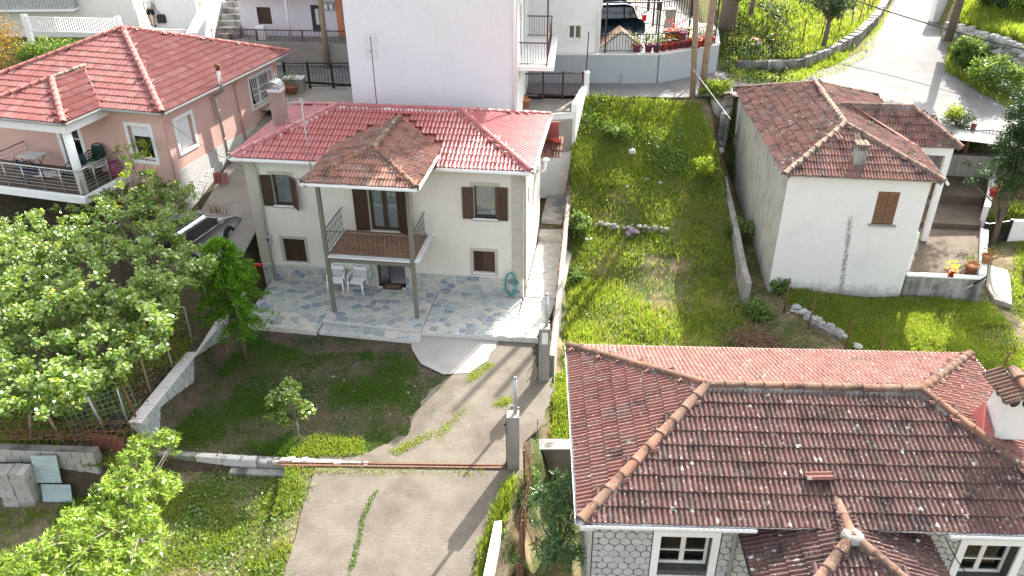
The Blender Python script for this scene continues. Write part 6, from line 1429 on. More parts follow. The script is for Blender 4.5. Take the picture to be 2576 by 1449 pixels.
def grass(name, P, count, h, w, mat, mask=None, zf=G, lean=.5, label=None):
    xs = [p[0] for p in P]; ys = [p[1] for p in P]; x = rng.uniform(min(xs), max(xs), count * 3); y = rng.uniform(min(ys), max(ys), count * 3); k = inpoly(x, y, P)
    if mask is not None: k &= rng.random(len(x)) < mask(x, y)
    x, y = x[k][:count], y[k][:count]; n = len(x); x = x + rng.normal(size=n) * .06; y = y + rng.normal(size=n) * .06; z = zf(x, y) - .015
    hh = rng.uniform(h[0], h[1], n) * (.55 + .9 * vnoise(x, y, 1.1)); a = rng.uniform(0, 2 * PI, n); ln = hh * lean * rng.uniform(.2, 1.3, n); a2 = rng.uniform(0, 2 * PI, n)
    b = np.stack([x, y, z], 1); wv = np.stack([np.cos(a), np.sin(a), 0 * a], 1) * w; lv = np.stack([np.cos(a2), np.sin(a2), 0 * a], 1) * ln[:, None]; up = np.array([0, 0, 1.])
    V = np.stack([b - wv / 2, b + wv / 2, b + wv * .4 + lv * .35 + up * hh[:, None] * .6, b - wv * .4 + lv * .35 + up * hh[:, None] * .6, b + lv + up * hh[:, None]], 1).reshape(-1, 3)
    i = np.arange(n)[:, None] * 5; o = bpy.data.objects.new(name, npmesh(name, V, [i + np.array([0, 1, 2, 3]), i + np.array([3, 2, 4])], mat)); link(o); o['kind'] = 'stuff'; return o
def weeds(name, P, tufts, per, size, mat, mask=None, zf=G, hmax=.22, shape='oval', aspect=.8, rad=.14):
    xs = [p[0] for p in P]; ys = [p[1] for p in P]; x = rng.uniform(min(xs), max(xs), tufts * 3); y = rng.uniform(min(ys), max(ys), tufts * 3); k = inpoly(x, y, P)
    if mask is not None: k &= rng.random(len(x)) < mask(x, y)
    x, y = x[k][:tufts], y[k][:tufts]; n = len(x) * per; X = np.repeat(x, per) + rng.normal(size=n) * rad; Y = np.repeat(y, per) + rng.normal(size=n) * rad
    Z = zf(X, Y) + rng.random(n) ** 1.3 * np.repeat(rng.uniform(.4, 1, len(x)), per) * hmax; o = leaves(name, None, np.stack([X, Y, Z], 1), rng.uniform(size[0], size[1], n), mat, shape=shape, aspect=aspect, up=.9); o['kind'] = 'stuff'; return o
def bush(name, label, cat, c, r, n, size, mat, stem='bark', shape='oval', aspect=.8, ncl=14, group=None, up=.5, hollow=.5, tips=5, cr=.42):
    c = V3(c); th = thing(name, label, cat, c, 0, group); cl = unit(rng.normal(size=(ncl, 3))) * rng.uniform(.35, .85, (ncl, 1)) * np.array(r); cl[:, 2] = cl[:, 2] + r[2] * 1.0
    leaves('foliage', th, clumps(cl, cr * min(r[0], r[1]) if True else 0, n, hollow=hollow), rng.uniform(size[0], size[1], n), mat, shape=shape, aspect=aspect, up=up)
    m = MB(); limbs(m, (0, 0, -.1), [tuple(q) for q in cl[:tips]], .03 + .02 * max(r), .1, seed=int(abs(c.x * 31)) + 1); m.build('stem', T[stem] if isinstance(stem, str) else stem, th); return th

# --- the big leafy trees on the left, sampled under the outline of their canopy
def canopy(outline, holes, n, zlo, zhi, seed=0):
    xs = [p[0] for p in outline]; ys = [p[1] for p in outline]; r = np.random.default_rng(seed); out = []
    while len(out) < n:
        px, py = r.uniform(min(xs), max(xs)), r.uniform(min(ys), max(ys))
        if not inpoly(np.array([px]), np.array([py]), outline)[0] or any((px - a) ** 2 + (py - b) ** 2 < q * q for a, b, q in holes): continue
        out.append(tuple(at(px, py, r.uniform(zlo(px, py), zhi(px, py)))))
    return np.array(out)
def tree_from(name, label, cents, base, n, size, mat, bark, shape, aspect, rad, group, r0=.09, ntips=16, up=.5, extra=None):
    base = V3(base); th = thing(name, label, 'tree', base, 0, group); c = cents - np.array(base)
    leaves('crown', th, clumps(c, rad, n, hollow=.35), rng.uniform(size[0], size[1], n), mat, shape=shape, aspect=aspect, up=up)
    m = MB(); k = max(1, len(c) // ntips); mids = c[::k][:ntips]; top = V3(c.mean(0)) * .55; top.z = max(.7, float(c[:, 2].min()) * .6)
    m.tube([(0, 0, -.2), (top.x * .25, top.y * .25, top.z * .5), tuple(top)], [r0 * 1.2, r0, r0 * .85], 8); limbs(m, top, [tuple(q) for q in mids], r0 * .75, .35, seed=5)
    m.build('trunk', bark, th); return th
zl = lambda a, b: lambda px, py: a + (b - a) * 1.0
OUT_A = [(-60, 590), (40, 545), (110, 530), (170, 512), (225, 545), (250, 620), (240, 700), (170, 760), (60, 790), (-60, 800)]
OUT_B = [(215, 500), (285, 478), (320, 440), (372, 425), (440, 440), (490, 478), (505, 530), (450, 572), (505, 605), (542, 655), (520, 700), (440, 760), (415, 815), (330, 780), (250, 720), (235, 610)]
OUT_C = [(-60, 790), (70, 780), (190, 750), (260, 720), (330, 790), (420, 820), (408, 885), (330, 915), (290, 970), (245, 968), (215, 1010), (110, 1050), (20, 1035), (-60, 1050)]
tree_from('broadleaf_tree', 'leafy tree with round pale leaves hiding the rose house balcony, farther left of the three', canopy(OUT_A, [(215, 690, 22)], 260, lambda x, y: 2.6, lambda x, y: 4.2, 1), (-14.6, 21.0, .6), 13000, (.045, .105), T['leaf_quince'], T['bark'], 'round', 1.0, .27, 'round leaved trees in the left garden', .1, 18)
tree_from('broadleaf_tree', 'leafy tree with yellowing tips reaching over the wire fence and the silver car', canopy(OUT_B, [(300, 688, 42), (488, 592, 26), (330, 600, 16), (260, 640, 14)], 280, lambda x, y: 2.4, lambda x, y: 4.0, 2), (-12.0, 21.8, .7), 15500, (.045, .11), T['leaf_quince'], T['bark'], 'round', 1.0, .27, 'round leaved trees in the left garden', .1, 18)
tree_from('broadleaf_tree', 'leafy tree with large round leaves above the undergrowth, nearest of the three', canopy(OUT_C, [(330, 850, 16), (190, 885, 18), (80, 900, 14)], 290, lambda x, y: 2.0, lambda x, y: 3.5, 3), (-12.4, 18.2, .3), 14500, (.05, .115), T['leaf_quince'], T['bark'], 'round', 1.0, .26, 'round leaved trees in the left garden', .1, 20)
# the upright leafy shoot in front of the rose house window
sp = canopy([(292, 362), (320, 352), (372, 358), (380, 385), (340, 395), (322, 430), (330, 470), (300, 470), (296, 420)], [], 22, lambda x, y: 4.4, lambda x, y: 4.7, 9)
tree_from('sapling', 'sparse yellow green shoot standing up before the rose house window', sp, (-13.2, 23.2, .8), 520, (.05, .085), T['leaf_lime'], T['bark'], 'round', .9, .22, None, .03, 10)
# --- front left tree with long pale leaves in whorls
OUT_D = [(448, 1090), (425, 1078), (385, 1092), (345, 1088), (318, 1118), (296, 1165), (240, 1215), (222, 1260), (152, 1292), (120, 1345), (50, 1382), (-30, 1412), (-40, 1500), (330, 1500), (352, 1449), (405, 1405), (412, 1340), (395, 1290), (440, 1250), (452, 1205), (405, 1175), (452, 1130)]
cD = canopy(OUT_D, [(305, 1300, 12), (400, 1265, 16)], 620, lambda x, y: .5, lambda x, y: 1.9, 4)
bD = V3((-8.9, 13.2, -.85)); th = thing('fruit_tree', 'low spreading tree with long pale green leaves at the lower left', 'tree', bD); c = cD - np.array(bD); per = 20; n = len(c) * per
pos = np.repeat(c, per, 0) + rng.normal(size=(n, 3)) * .035; d = unit(rng.normal(size=(n, 3)) + np.array([0, 0, .35])); leaves('crown', th, pos, rng.uniform(.10, .17, n), T['leaf_long'], shape='lance', aspect=.36, up=.5, dirs=d * 3)
m = MB(); m.tube([(0, 0, -.2), (-.05, .1, .6), (.1, .1, 1.0)], [.09, .08, .07], 8); limbs(m, (.1, .1, .9), [tuple(q) for q in c[::22]], .05, .3, seed=3); m.build('trunk', T['bark_pale'], th)
# --- dark conifer by the patio corner
bC = at(618, 905, -.25); th = thing('conifer', 'slim dark green conifer with bright tips by the patio corner', 'tree', bC); N_ = 25000; out = []
prof_z = [1.25, 1.5, 2.0, 2.6, 3.1, 3.6, 4.0, 4.35]; prof_r = [.4, .95, 1.08, .95, .85, .7, .5, .15]; br = []
for i in range(150):
    z = rng.uniform(1.25, 4.3); a = rng.uniform(0, 2 * PI); R = np.interp(z, prof_z, prof_r) * rng.uniform(.75, 1.15); lx = .1 * math.sin(z * 1.3)
    if i in (3, 4): z, a, R = 1.75, PI + .1, 1.25
    for t in np.linspace(.25, 1, 12): br.append((lx + math.cos(a) * R * t, math.sin(a) * R * t, z + .12 * t - .28 * t * t))
br = np.array(br); i = rng.integers(0, len(br), N_); pos = br[i] + rng.normal(size=(N_, 3)) * np.array([.055, .055, .045]); dd_ = br[i] * np.array([1, 1, 0]); dd_ = unit(dd_) + np.array([0, 0, -.1])
leaves('crown', th, pos, rng.uniform(.055, .095, N_), T['leaf_conifer'], shape='lance', aspect=.42, up=.8, dirs=dd_ * 1.2)
m = MB(); m.tube([(0, 0, -.15), (.02, .02, 1.2), (.05, 0, 2.6), (.1, 0, 4.2)], [.075, .065, .045, .012], 8)
for k in range(40): q = br[(k * 45 + 11) % len(br)]; m.tube([(0, 0, q[2] - .1), tuple(q)], [.02, .006], 4, False)
m.build('trunk', T['bark'], th)
# --- lemon tree in the yard
bL = at(752, 1105, -.38); cl = [(random.gauss(0, .27), random.gauss(0, .24), random.uniform(.75, 1.75)) for _ in range(34)]
th = thing('lemon_tree', 'small bushy citrus tree standing in the front yard grass', 'tree', bL); leaves('crown', th, clumps(cl, .21, 2400, hollow=.3), rng.uniform(.06, .11, 2400), T['leaf_lemon'], shape='oval', aspect=.75, up=.5); m = MB(); m.tube([(0, 0, -.1), (.03, 0, .5), (.0, .02, .8)], [.03, .026, .022], 7); limbs(m, (0, 0, .6), cl[:12], .02, .08, seed=2); m.build('trunk', T['bark_pale'], th)
# --- oleander in the sunken strip, whorls of narrow leaves
cO = []
for i in range(150):
    p = at(*random.choice([(1400, 1235), (1375, 1290), (1420, 1330), (1385, 1350), (1440, 1270), (1425, 1220), (1350, 1250), (1410, 1390), (1450, 1400), (1375, 1390)]), random.uniform(-.2, .9)); cO.append((p.x + random.gauss(0, .2), p.y + random.gauss(0, .22), p.z))
cO = np.array(cO); bO = V3((1.05, 13.6, -1.15)); th = thing('oleander', 'dark oleander bush with narrow whorled leaves in the sunken strip beside the near roof', 'bush', bO); c = cO - np.array(bO); per = 22; n = len(c) * per; d = unit(rng.normal(size=(n, 3)) + np.array([0, 0, .45]))
leaves('foliage', th, np.repeat(c, per, 0) + d * .02 + np.array([0, 0, 1]) * rng.uniform(-.12, .03, (n, 1)), rng.uniform(.13, .21, n), T['leaf_oleander'], shape='lance', aspect=.17, up=.3, dirs=d * 4); m = MB(); limbs(m, (0, 0, 0), [tuple(q) for q in c[::9]], .03, .2, seed=9); m.build('stem', T['bark'], th)
bush('bush', 'light green creeper tumbling over the sunken wall beside the oleander', 'bush', at(1340, 1215, -.3) - V3((0, 0, .5)), (.22, .8, .4), 1500, (.05, .11), T['leaf_weed'], shape='lance', aspect=.35, ncl=22, cr=.8)
# --- undergrowth in the left garden
GP = [(-14.5, 15.9), (-10.4, 16.5), (-9.6, 22.5), (-14.5, 23)]
weeds('undergrowth', GP, 420, 16, (.05, .10), T['leaf_weed'], lambda x, y: (vnoise(x, y, .9) > .45) * 1., hmax=.6, rad=.2)
grass('garden_grass', GP, 9000, (.08, .22), .02, T['grass'], lambda x, y: (vnoise(x, y, .7) > .5) * 1.)
bush('shrub', 'yellow green leafy shrub under the big trees beside the crooked posts', 'shrub', at(220, 1065, .1) - V3((0, 0, .1)), (.8, .4, .7), 1500, (.04, .075), T['leaf_lime'], ncl=20)
bush('shrub', 'thin shrub with reddish bare twigs beside the alley', 'shrub', at(558, 580, 1.0), (.65, .5, .75), 260, (.03, .05), T['leaf_orange'], stem='twig', ncl=26, tips=26)
# --- far vegetation
p = aty(25, 150, 37); bush('tree', 'russet leaved tree at the upper left corner', 'tree', (p.x - .6, 36.5, 3.5), (1.9, 1.5, 2.4), 6500, (.06, .12), T['leaf_orange'], shape='lance', aspect=.5, ncl=46, cr=.5)
p = aty(140, 140, 38); bush('hedge', 'green climbing hedge behind the rose roof beside the russet tree', 'hedge', (p.x, 37.6, 4.2), (2.6, .7, .95), 4500, (.08, .14), T['leaf_weed'], ncl=44, cr=1.1)
p = at(845, 128, 4.9); bush('climber', 'lime green shrub hanging over the small white gate', 'shrub', (p1.x + .7, p1.y + .3, 5.0), (.55, .4, .65), 1500, (.07, .13), T['leaf_lime'], ncl=18); bush('climber', 'dark climber growing up the orange pier', 'climber', (p1.x + .75, LY_ + .2, 5.2), (.35, .3, 1.3), 1300, (.06, .11), T['leaf_weed'], ncl=18, cr=.8)
# tall roadside tree whose trunk shows beside the poles; its crown is above the frame and shades the lane
tb = at(1824, 92, 4.9); th = thing('tree', 'big roadside tree with thick grey trunk behind the two poles', 'tree', tb); m = MB(); m.tube([(0, 0, -.4), (.05, 0, 1.6), (-.1, .2, 2.4), (.2, .3, 3.2)], [.5, .42, .34, .25], 10); cl = [(random.gauss(.8, 1.4), random.gauss(1.0, 1.4), random.uniform(2.6, 4.6)) for _ in range(34)]; limbs(m, (.0, .2, 1.6), cl[:26], .16, .5, seed=4); m.build('trunk', T['bark'], th)
leaves('crown', th, clumps(cl, .7, 900, hollow=.3), rng.uniform(.1, .16, 900), T['leaf_weed'], up=.5)
def orchard_tree(px, py, z, lab, rr_, n, mat, h):
    b = at(px, py, z); th = thing('tree', lab, 'tree', b, 0, 'orchard trees on the bank'); cl = unit(rng.normal(size=(26, 3))) * rng.uniform(.3, .9, (26, 1)) * np.array([rr_, rr_, rr_ * .8]) + np.array([0, 0, h]); leaves('crown', th, clumps(cl, rr_ * .42, n, hollow=.3), rng.uniform(.09, .15, n), mat, shape='oval', aspect=.6)
    m = MB(); m.tube([(0, 0, -.3), (.05, 0, h * .5)], [.13, .1], 8); limbs(m, (.05, 0, h * .4), [tuple(q) for q in cl[:9]], .07, .25, seed=3); m.build('trunk', T['bark'], th)
orchard_tree(2075, 100, 5.2, 'rounded grey green tree on the orchard bank above the kerb wall', 1.55, 4600, T['leaf_olive'], 2.2); orchard_tree(1890, 20, 6.6, 'leaning orchard tree with bare boughs near the big trunk', 1.3, 900, T['leaf_weed'], 1.9); orchard_tree(1965, -20, 6.8, 'farthest orchard tree behind the wire fence, cut by the top edge', 1.4, 1500, T['leaf_olive'], 1.8)
BK = [tuple(at(*q, 5.0)[:2]) for q in ((1845, 150), (1990, 150), (2130, 95), (2215, 20), (2225, -30), (1830, -30), (1800, 70))]
grass('bank_grass', BK, 26000, (.15, .4), .035, T['grass'], lambda x, y: .35 + .65 * (vnoise(x, y, .5) > .4)); weeds('bank_ivy', [tuple(at(*q, 5)[:2]) for q in ((1800, 60), (1990, 60), (1995, 150), (1850, 150))], 420, 14, (.08, .15), T['leaf_dark'], hmax=.5, rad=.3)
VG = [tuple(at(*q, 4.1)[:2]) for q in ((1940, 172), (2000, 170), (2100, 145), (2175, 112), (2225, 40), (2240, 30), (2190, 128), (2110, 168), (2010, 182))]
grass('verge_grass', VG, 5000, (.06, .16), .03, T['grass'], zf=lambda x, y: road_z(x, y) + .03)
for i, (px, py, r_, lab) in enumerate(((2440, 70, 1.1, 'bright rounded bush beside the trunk on the right bank'), (2535, 105, 1.3, 'wide low bush above the rubble bank wall'), (2500, 30, 1.2, 'dark bush higher on the right bank'), (2570, 40, 1.1, 'bush at the upper right corner'))):
    b = at(px, py + 20, 5.2); bush('bush', lab, 'bush', (b.x, b.y, G1(b.x, b.y)), (r_ * 1.1, r_, r_ * .75), 3200, (.09, .16), T['leaf_weed'] if i != 2 else T['leaf_dark'], ncl=30, group='bushes on the right bank')
RBK = [tuple(at(*q, 5.2)[:2]) for q in ((2400, 95), (2576, 150), (2640, 100), (2640, -20), (2420, -20))]
grass('bank_grass', RBK, 22000, (.2, .5), .04, T['grass'])
tb = at(2388, 88, 4.9); th = thing('tree', 'dark slim trunk beside the white gate pillar at the road junction', 'tree', tb); m = MB(); m.tube([(0, 0, -.3), (.1, 0, 2), (.2, .1, 5)], [.22, .2, .15], 8); cl = [(random.gauss(.2, 1.3), random.gauss(0, 1.3), random.uniform(4.5, 7)) for _ in range(20)]; limbs(m, (.2, .1, 3.5), cl[:8], .1, .3); m.build('trunk', T['bark'], th); leaves('crown', th, clumps(cl, .8, 2600), rng.uniform(.12, .2, 2600), T['leaf_weed'])
# evergreen at the right edge, shrubs by the fence
b = aty(2556, 440, 27.6); c = [(random.gauss(0, .55), random.gauss(0, .5), random.uniform(aty(2556, 470, 27.6).z, aty(2556, 195, 27.6).z)) for _ in range(170)]; th = thing('evergreen_tree', 'dense dark evergreen tree at the right edge of the terrace', 'tree', (b.x - .02, b.y, .0)); leaves('crown', th, clumps(c, .42, 26000, hollow=.4), rng.uniform(.06, .10, 26000), T['leaf_dark'], shape='oval', aspect=.6); m = MB(); m.tube([(0, 0, -.2), (0, 0, 3.6)], [.12, .05], 8); limbs(m, (0, 0, .8), c[:14], .05, .15); m.build('trunk', T['bark'], th)
for (px, py, z, r_, n, mt, lab) in ((2530, 560, .3, (.95, .8, .45), 3600, 'grass', 'bright green bush outside the terrace wall under the evergreen'), (2405, 330, 2.7, (.7, .5, .55), 1500, 'leaf_olive', 'pale grey green shrub by the road fence beyond the wing roof'), (2395, 300, 3.3, (.55, .4, .35), 700, 'leaf_lime', 'yellow flowering shrub at the road edge beyond the wing roof'), (2440, 385, 1.8, (.45, .35, .5), 900, 'leaf_weed', 'green shrub before the dark retaining wall'), (2412, 415, 1.3, (.85, .5, .22), 1500, 'grass', 'rough grass clump at the upper end of the terrace'), (2300, 395, 1.0, (.7, .8, .4), 1500, 'leaf_weed', 'shaded greenery under the wing roof')):
    b = at(px, py, z); bush('bush', lab, 'bush', b, r_, n, (.05, .10), T[mt], ncl=24, cr=.6)
b = at(2576, 660, .2); bush('bush', 'yellow leaved bush cut off by the right edge beside the path', 'bush', (b.x + .25, b.y, -.3), (.3, .4, .6), 420, (.08, .13), T['leaf_lime'])
# lot shrubs
for (px, py, z, r_, n, mt, lab) in ((1455, 590, .6, (.42, .8, .55), 2800, 'leaf_weed', 'leafy shrub pressing on the rusty boundary fence'), (1450, 700, .2, (.35, .7, .35), 1500, 'leaf_weed', 'low leafy shrub lower down along the boundary wall'), (1772, 450, 1.4, (.5, .5, .55), 1300, 'leaf_lime', 'light green shrub in the lot beside the grey retaining wall'), (1855, 585, .5, (.6, .7, .35), 2000, 'leaf_weed', 'green shrub leaning on the grey retaining wall'), (1800, 245, 3.6, (.8, .5, .5), 2600, 'grass', 'tall bright clump of grass and weeds at the foot of the poles'), (1560, 345, 2.8, (1.0, .6, .35), 2400, 'leaf_weed', 'dark patch of broad leaved weeds on the upper slope'), (1905, 800, -.1, (.5, .6, .4), 1900, 'leaf_weed', 'dark nettles beside the field stone wall'), (1960, 735, .0, (.4, .3, .4), 1100, 'leaf_weed', 'creeper at the corner of the old whitewashed house')):
    b = onG(px, py); bush('shrub', lab, 'shrub', (b.x, b.y, b.z - .1), r_, n, (.05, .11), T[mt], ncl=24, cr=.6)
b = onG(1588, 598); bush('flowering_plant', 'lilac flowered plant below the stone edge in the lot', 'plant', (b.x, b.y, G1(b.x, b.y)), (.28, .25, .25), 320, (.03, .06), T['flower_lilac'], ncl=12)
o = thing('ivy', 'green moss and ivy strip climbing the joint of the rough side wall', 'ivy', OH.W(-.72, 9.35, 0)); n = 2600; t = rng.random(n); leaves('ivy_leaves', o, np.stack([-.1 + rng.normal(size=n) * .1 - .0 * t, -1.6 * t + rng.normal(size=n) * .12, .9 + 2.6 * (1 - t) * rng.random(n) + .0], 1), rng.uniform(.05, .09, n), T['leaf_weed'], shape='oval', up=.3)
# --- grass
LOT = [(1.3, 17.3), (1.75, 22), (2.2, 27), (2.62, 31.7), (3.4, 34.3), (8.1, 33.9), (8.75, 31), (8.4, 26), (8.3, 23.5), (8.6, 21.5), (9.6, 20), (10.6, 17.3)]
bare = lambda x, y: np.clip(1.15 - 1.6 * np.exp(-((x - 5.6) ** 2 / 2.2 + (y - 25.5) ** 2 / 2.0)) - .5 * (vnoise(x, y, .9) < .36), .06, 1)
grass('lot_grass', LOT, 60000, (.09, .27), .024, T['grass'], bare); up_ = [(2.5, 30), (2.62, 31.7), (3.4, 34.2), (8.1, 33.8), (8.6, 31.5), (8.5, 30)]
grass('slope_grass', up_, 24000, (.1, .28), .026, T['grass'], lambda x, y: .25 + .75 * (vnoise(x, y, .8) > .38))
weeds('lot_weeds', LOT, 620, 15, (.045, .10), T['leaf_weed'], lambda x, y: bare(x, y) * (vnoise(x, y, .7) > .42), hmax=.26); weeds('slope_weeds', up_, 420, 18, (.06, .12), T['leaf_weed'], lambda x, y: (vnoise(x, y, .6) > .45) * 1., hmax=.4)
RL = [tuple(at(*q, -.35)[:2]) for q in ((1945, 715), (2060, 745), (2262, 755), (2460, 762), (2490, 760), (2580, 870), (2620, 1000), (2500, 985), (2430, 890), (2150, 885), (2100, 830), (2000, 780))]
grass('right_lawn', RL, 42000, (.07, .2), .024, T['grass'], lambda x, y: .4 + .6 * (vnoise(x, y, 1.) > .35)); weeds('lawn_weeds', RL, 260, 12, (.04, .08), T['leaf_weed'], hmax=.14)
RL2 = [tuple(at(*q, -.2)[:2]) for q in ((2555, 610), (2600, 600), (2620, 820), (2560, 790), (2548, 700))]; grass('edge_grass', RL2, 5000, (.07, .18), .024, T['grass'])
FLW = [(-14, 10.2), (-14, 14.6), (-12, 15.0), (-10.3, 15.9), (-9.5, 16.3), (-5.5, 16.0), tuple(at(782, 1240, -.7)[:2]), tuple(at(752, 1340, -.8)[:2]), tuple(at(722, 1440, -.9)[:2]), (-5.9, 10.2)]
grass('front_lawn', FLW, 52000, (.05, .15), .02, T['grass'], lambda x, y: np.clip((vnoise(x, y, 1.0) + .4 * vnoise(x, y, 3.) - .42) * 2.2, .1, 1)); weeds('front_weeds', FLW, 1000, 14, (.035, .085), T['leaf_weed'], lambda x, y: (vnoise(x + 9, y, .8) > .45) * 1., hmax=.15)
YP = [(-9.65, 16.7), (-8.8, 21.9), (-6.3, 20.9), (-3.2, 21.1), (-2.9, 19.9), (-1.9, 19.3), (-1.6, 18.6), (-2.6, 17.2), (-3.6, 16.5), (-5.3, 16.4)]
ym_ = lambda x, y: np.clip((vnoise(x, y, .8) + .5 * vnoise(x, y, 2.6) + .35 * vnoise(x, y, 7.) - .6) * 2.0, .16, 1)
grass('yard_grass', YP, 62000, (.03, .085), .016, T['grass_dark'], ym_); weeds('yard_weeds', YP, 330, 10, (.025, .05), T['grass_dark'], lambda x, y: ym_(x, y) * .9 + .04, hmax=.07, rad=.1)
for P, cnt, h in (([(-1.15, 10.5), (-.95, 10.5), (-.5, 13.2), (.1, 15.6), (-.25, 15.2), (-.75, 13.4)], 5200, (.12, .3)), ([(1.15, 17.4), (1.75, 17.4), (1.7, 20.5), (1.35, 20.5)], 3600, (.08, .2)), ([(-1.35, 19.4), (-.95, 19.8), (-.55, 20.3), (-.75, 20.4), (-1.3, 19.9)], 900, (.04, .1)), ([(-2.2, 17.2), (-1.5, 18.2), (-1.1, 18.5), (-1.5, 17.9), (-2.0, 16.9)], 900, (.04, .09)), ([(-3.2, 16.3), (-2.1, 17.2), (-2.3, 17.3), (-3.4, 16.5)], 900, (.04, .1)), ([(-6.1, 16.3), (-4.0, 16.35), (-4.2, 17.0), (-5.6, 17.2)], 2600, (.06, .14)), ([(-6.3, 15.75), (-.8, 15.65), (-.8, 15.78), (-6.3, 15.95)], 900, (.05, .12)), ([(-.6, 18.3), (-.2, 18.3), (.1, 18.6), (-.3, 18.7)], 500, (.05, .12))):
    grass('edge_grass', P, cnt, h, .02, T['grass'], zf=lambda x, y: np.maximum(G(x, y), np.where(y < 16.2, -9, -9)) + .03)
jc = [at(*q, -.5) for q in ((948, 1235), (930, 1265), (912, 1300), (905, 1345), (893, 1380), (885, 1410), (868, 1449))]
js = []
for a, b in zip(jc, jc[1:]): js += [(a.lerp(b, t).x + random.gauss(0, .02), a.lerp(b, t).y) for t in np.linspace(0, 1, 26)]
js = np.array(js); gk = rng.random(len(js)) < np.where(vnoise(js[:, 0], js[:, 1], 3.) > .45, 1, .2); js = js[gk]
J = np.repeat(js, 6, 0) + rng.normal(size=(len(js) * 6, 2)) * .022; o = leaves('joint_weeds', None, np.stack([J[:, 0], J[:, 1], drive_z(J[:, 1]) + rng.random(len(J)) * .03], 1), rng.uniform(.03, .06, len(J)), T['leaf_weed'], shape='lance', aspect=.5); o['kind'] = 'stuff'
m = MB(); pj = [(p.x, p.y, float(drive_z(p.y)) - .006) for p in jc]
# brush pile and straw
bp = thing('brush_pile', 'brown heap of dry cut branches behind the near roof', 'brush', onG(1905, 868)); m = MB(); rr = random.Random(31)
for i in range(330): a = rr.uniform(0, PI); l = rr.uniform(.2, .6); c = V3((rr.gauss(0, .42), rr.gauss(0, .34), rr.uniform(0, .32))); u = V3((math.cos(a), math.sin(a), rr.uniform(-.3, .3))) * l; m.tube([c - u, c + V3((rr.uniform(-.06, .06), 0, .05)), c + u], [.012, .01, .004], 4, False)
m.build('twigs', T['twig'], bp)
# stones scattered in the lot and along the terraced edge
rr = random.Random(77)
for i, (px, py, s_, lab) in enumerate(((1590, 385, .22, 'largest pale boulder half hidden high in the lot'), (1868, 372, .25, 'brown boulder at the foot of the block pier'), (1812, 382, .2, 'grey boulder in the shade of the upper slope'), (1625, 455, .14, 'grey stone in the middle of the weedy slope'), (1660, 463, .12, 'flat stone beside the weedy slope middle'), (1578, 472, .12, 'small stone near the weedy slope middle'))):
    b = onG(px, py); z = b.z; m = MB(); rock(m, (0, 0, .05), s_, rr); o = m.build('boulder', T['rubblestone'], None, loc=(b.x, b.y, z)); tag(o, lab, 'stone', 'boulders in the lot')
te = thing('stone_edge', 'short dry stone edge holding a grassy step in the lot', 'wall'); a, b = onG(1480, 568), onG(1680, 585)
for i in range(60): t = rr.random(); p = a.lerp(b, t); m = MB(); rock(m, (0, 0, 0), rr.uniform(.05, .11), rr, (1.3, 1, .8)); m.build('field_stone', T['concrete_wall'], te, loc=(p.x, p.y + rr.uniform(-.1, .1), G1(p.x, p.y) + rr.uniform(-.05, .2)))
# pale pebbles in the yard
xs = rng.uniform(-9.4, -1.2, 620); ys = rng.uniform(16.5, 21.8, 620); k = inpoly(xs, ys, YP) & (vnoise(xs, ys, .75) + .35 * vnoise(xs, ys, 2.7) < .78); xs, ys = xs[k], ys[k]; n = len(xs); s_ = rng.uniform(.006, .018, n) * (1 + (rng.random(n) > .95) * 1.2)
t = np.array([(-1, -1, 0), (1, -.8, 0), (1.1, .9, 0), (-.8, 1, 0), (-.5, -.5, .7), (.6, -.4, .6), (.5, .5, .75), (-.4, .6, .6)]); an = rng.uniform(0, 6.28, n); ca, sa = np.cos(an), np.sin(an)
V = np.stack([xs[:, None] + s_[:, None] * (t[None, :, 0] * ca[:, None] - t[None, :, 1] * sa[:, None]), ys[:, None] + s_[:, None] * (t[None, :, 0] * sa[:, None] + t[None, :, 1] * ca[:, None]), G(xs, ys)[:, None] + s_[:, None] * t[None, :, 2]], -1).reshape(-1, 3)
ff = np.array([(4, 5, 6, 7), (0, 1, 5, 4), (1, 2, 6, 5), (2, 3, 7, 6), (3, 0, 4, 7)]); o = bpy.data.objects.new('pebbles', npmesh('pebbles', V, [(ff[None] + np.arange(n)[:, None, None] * 8).reshape(-1, 4)], T['rubblestone'])); link(o); o['kind'] = 'stuff'
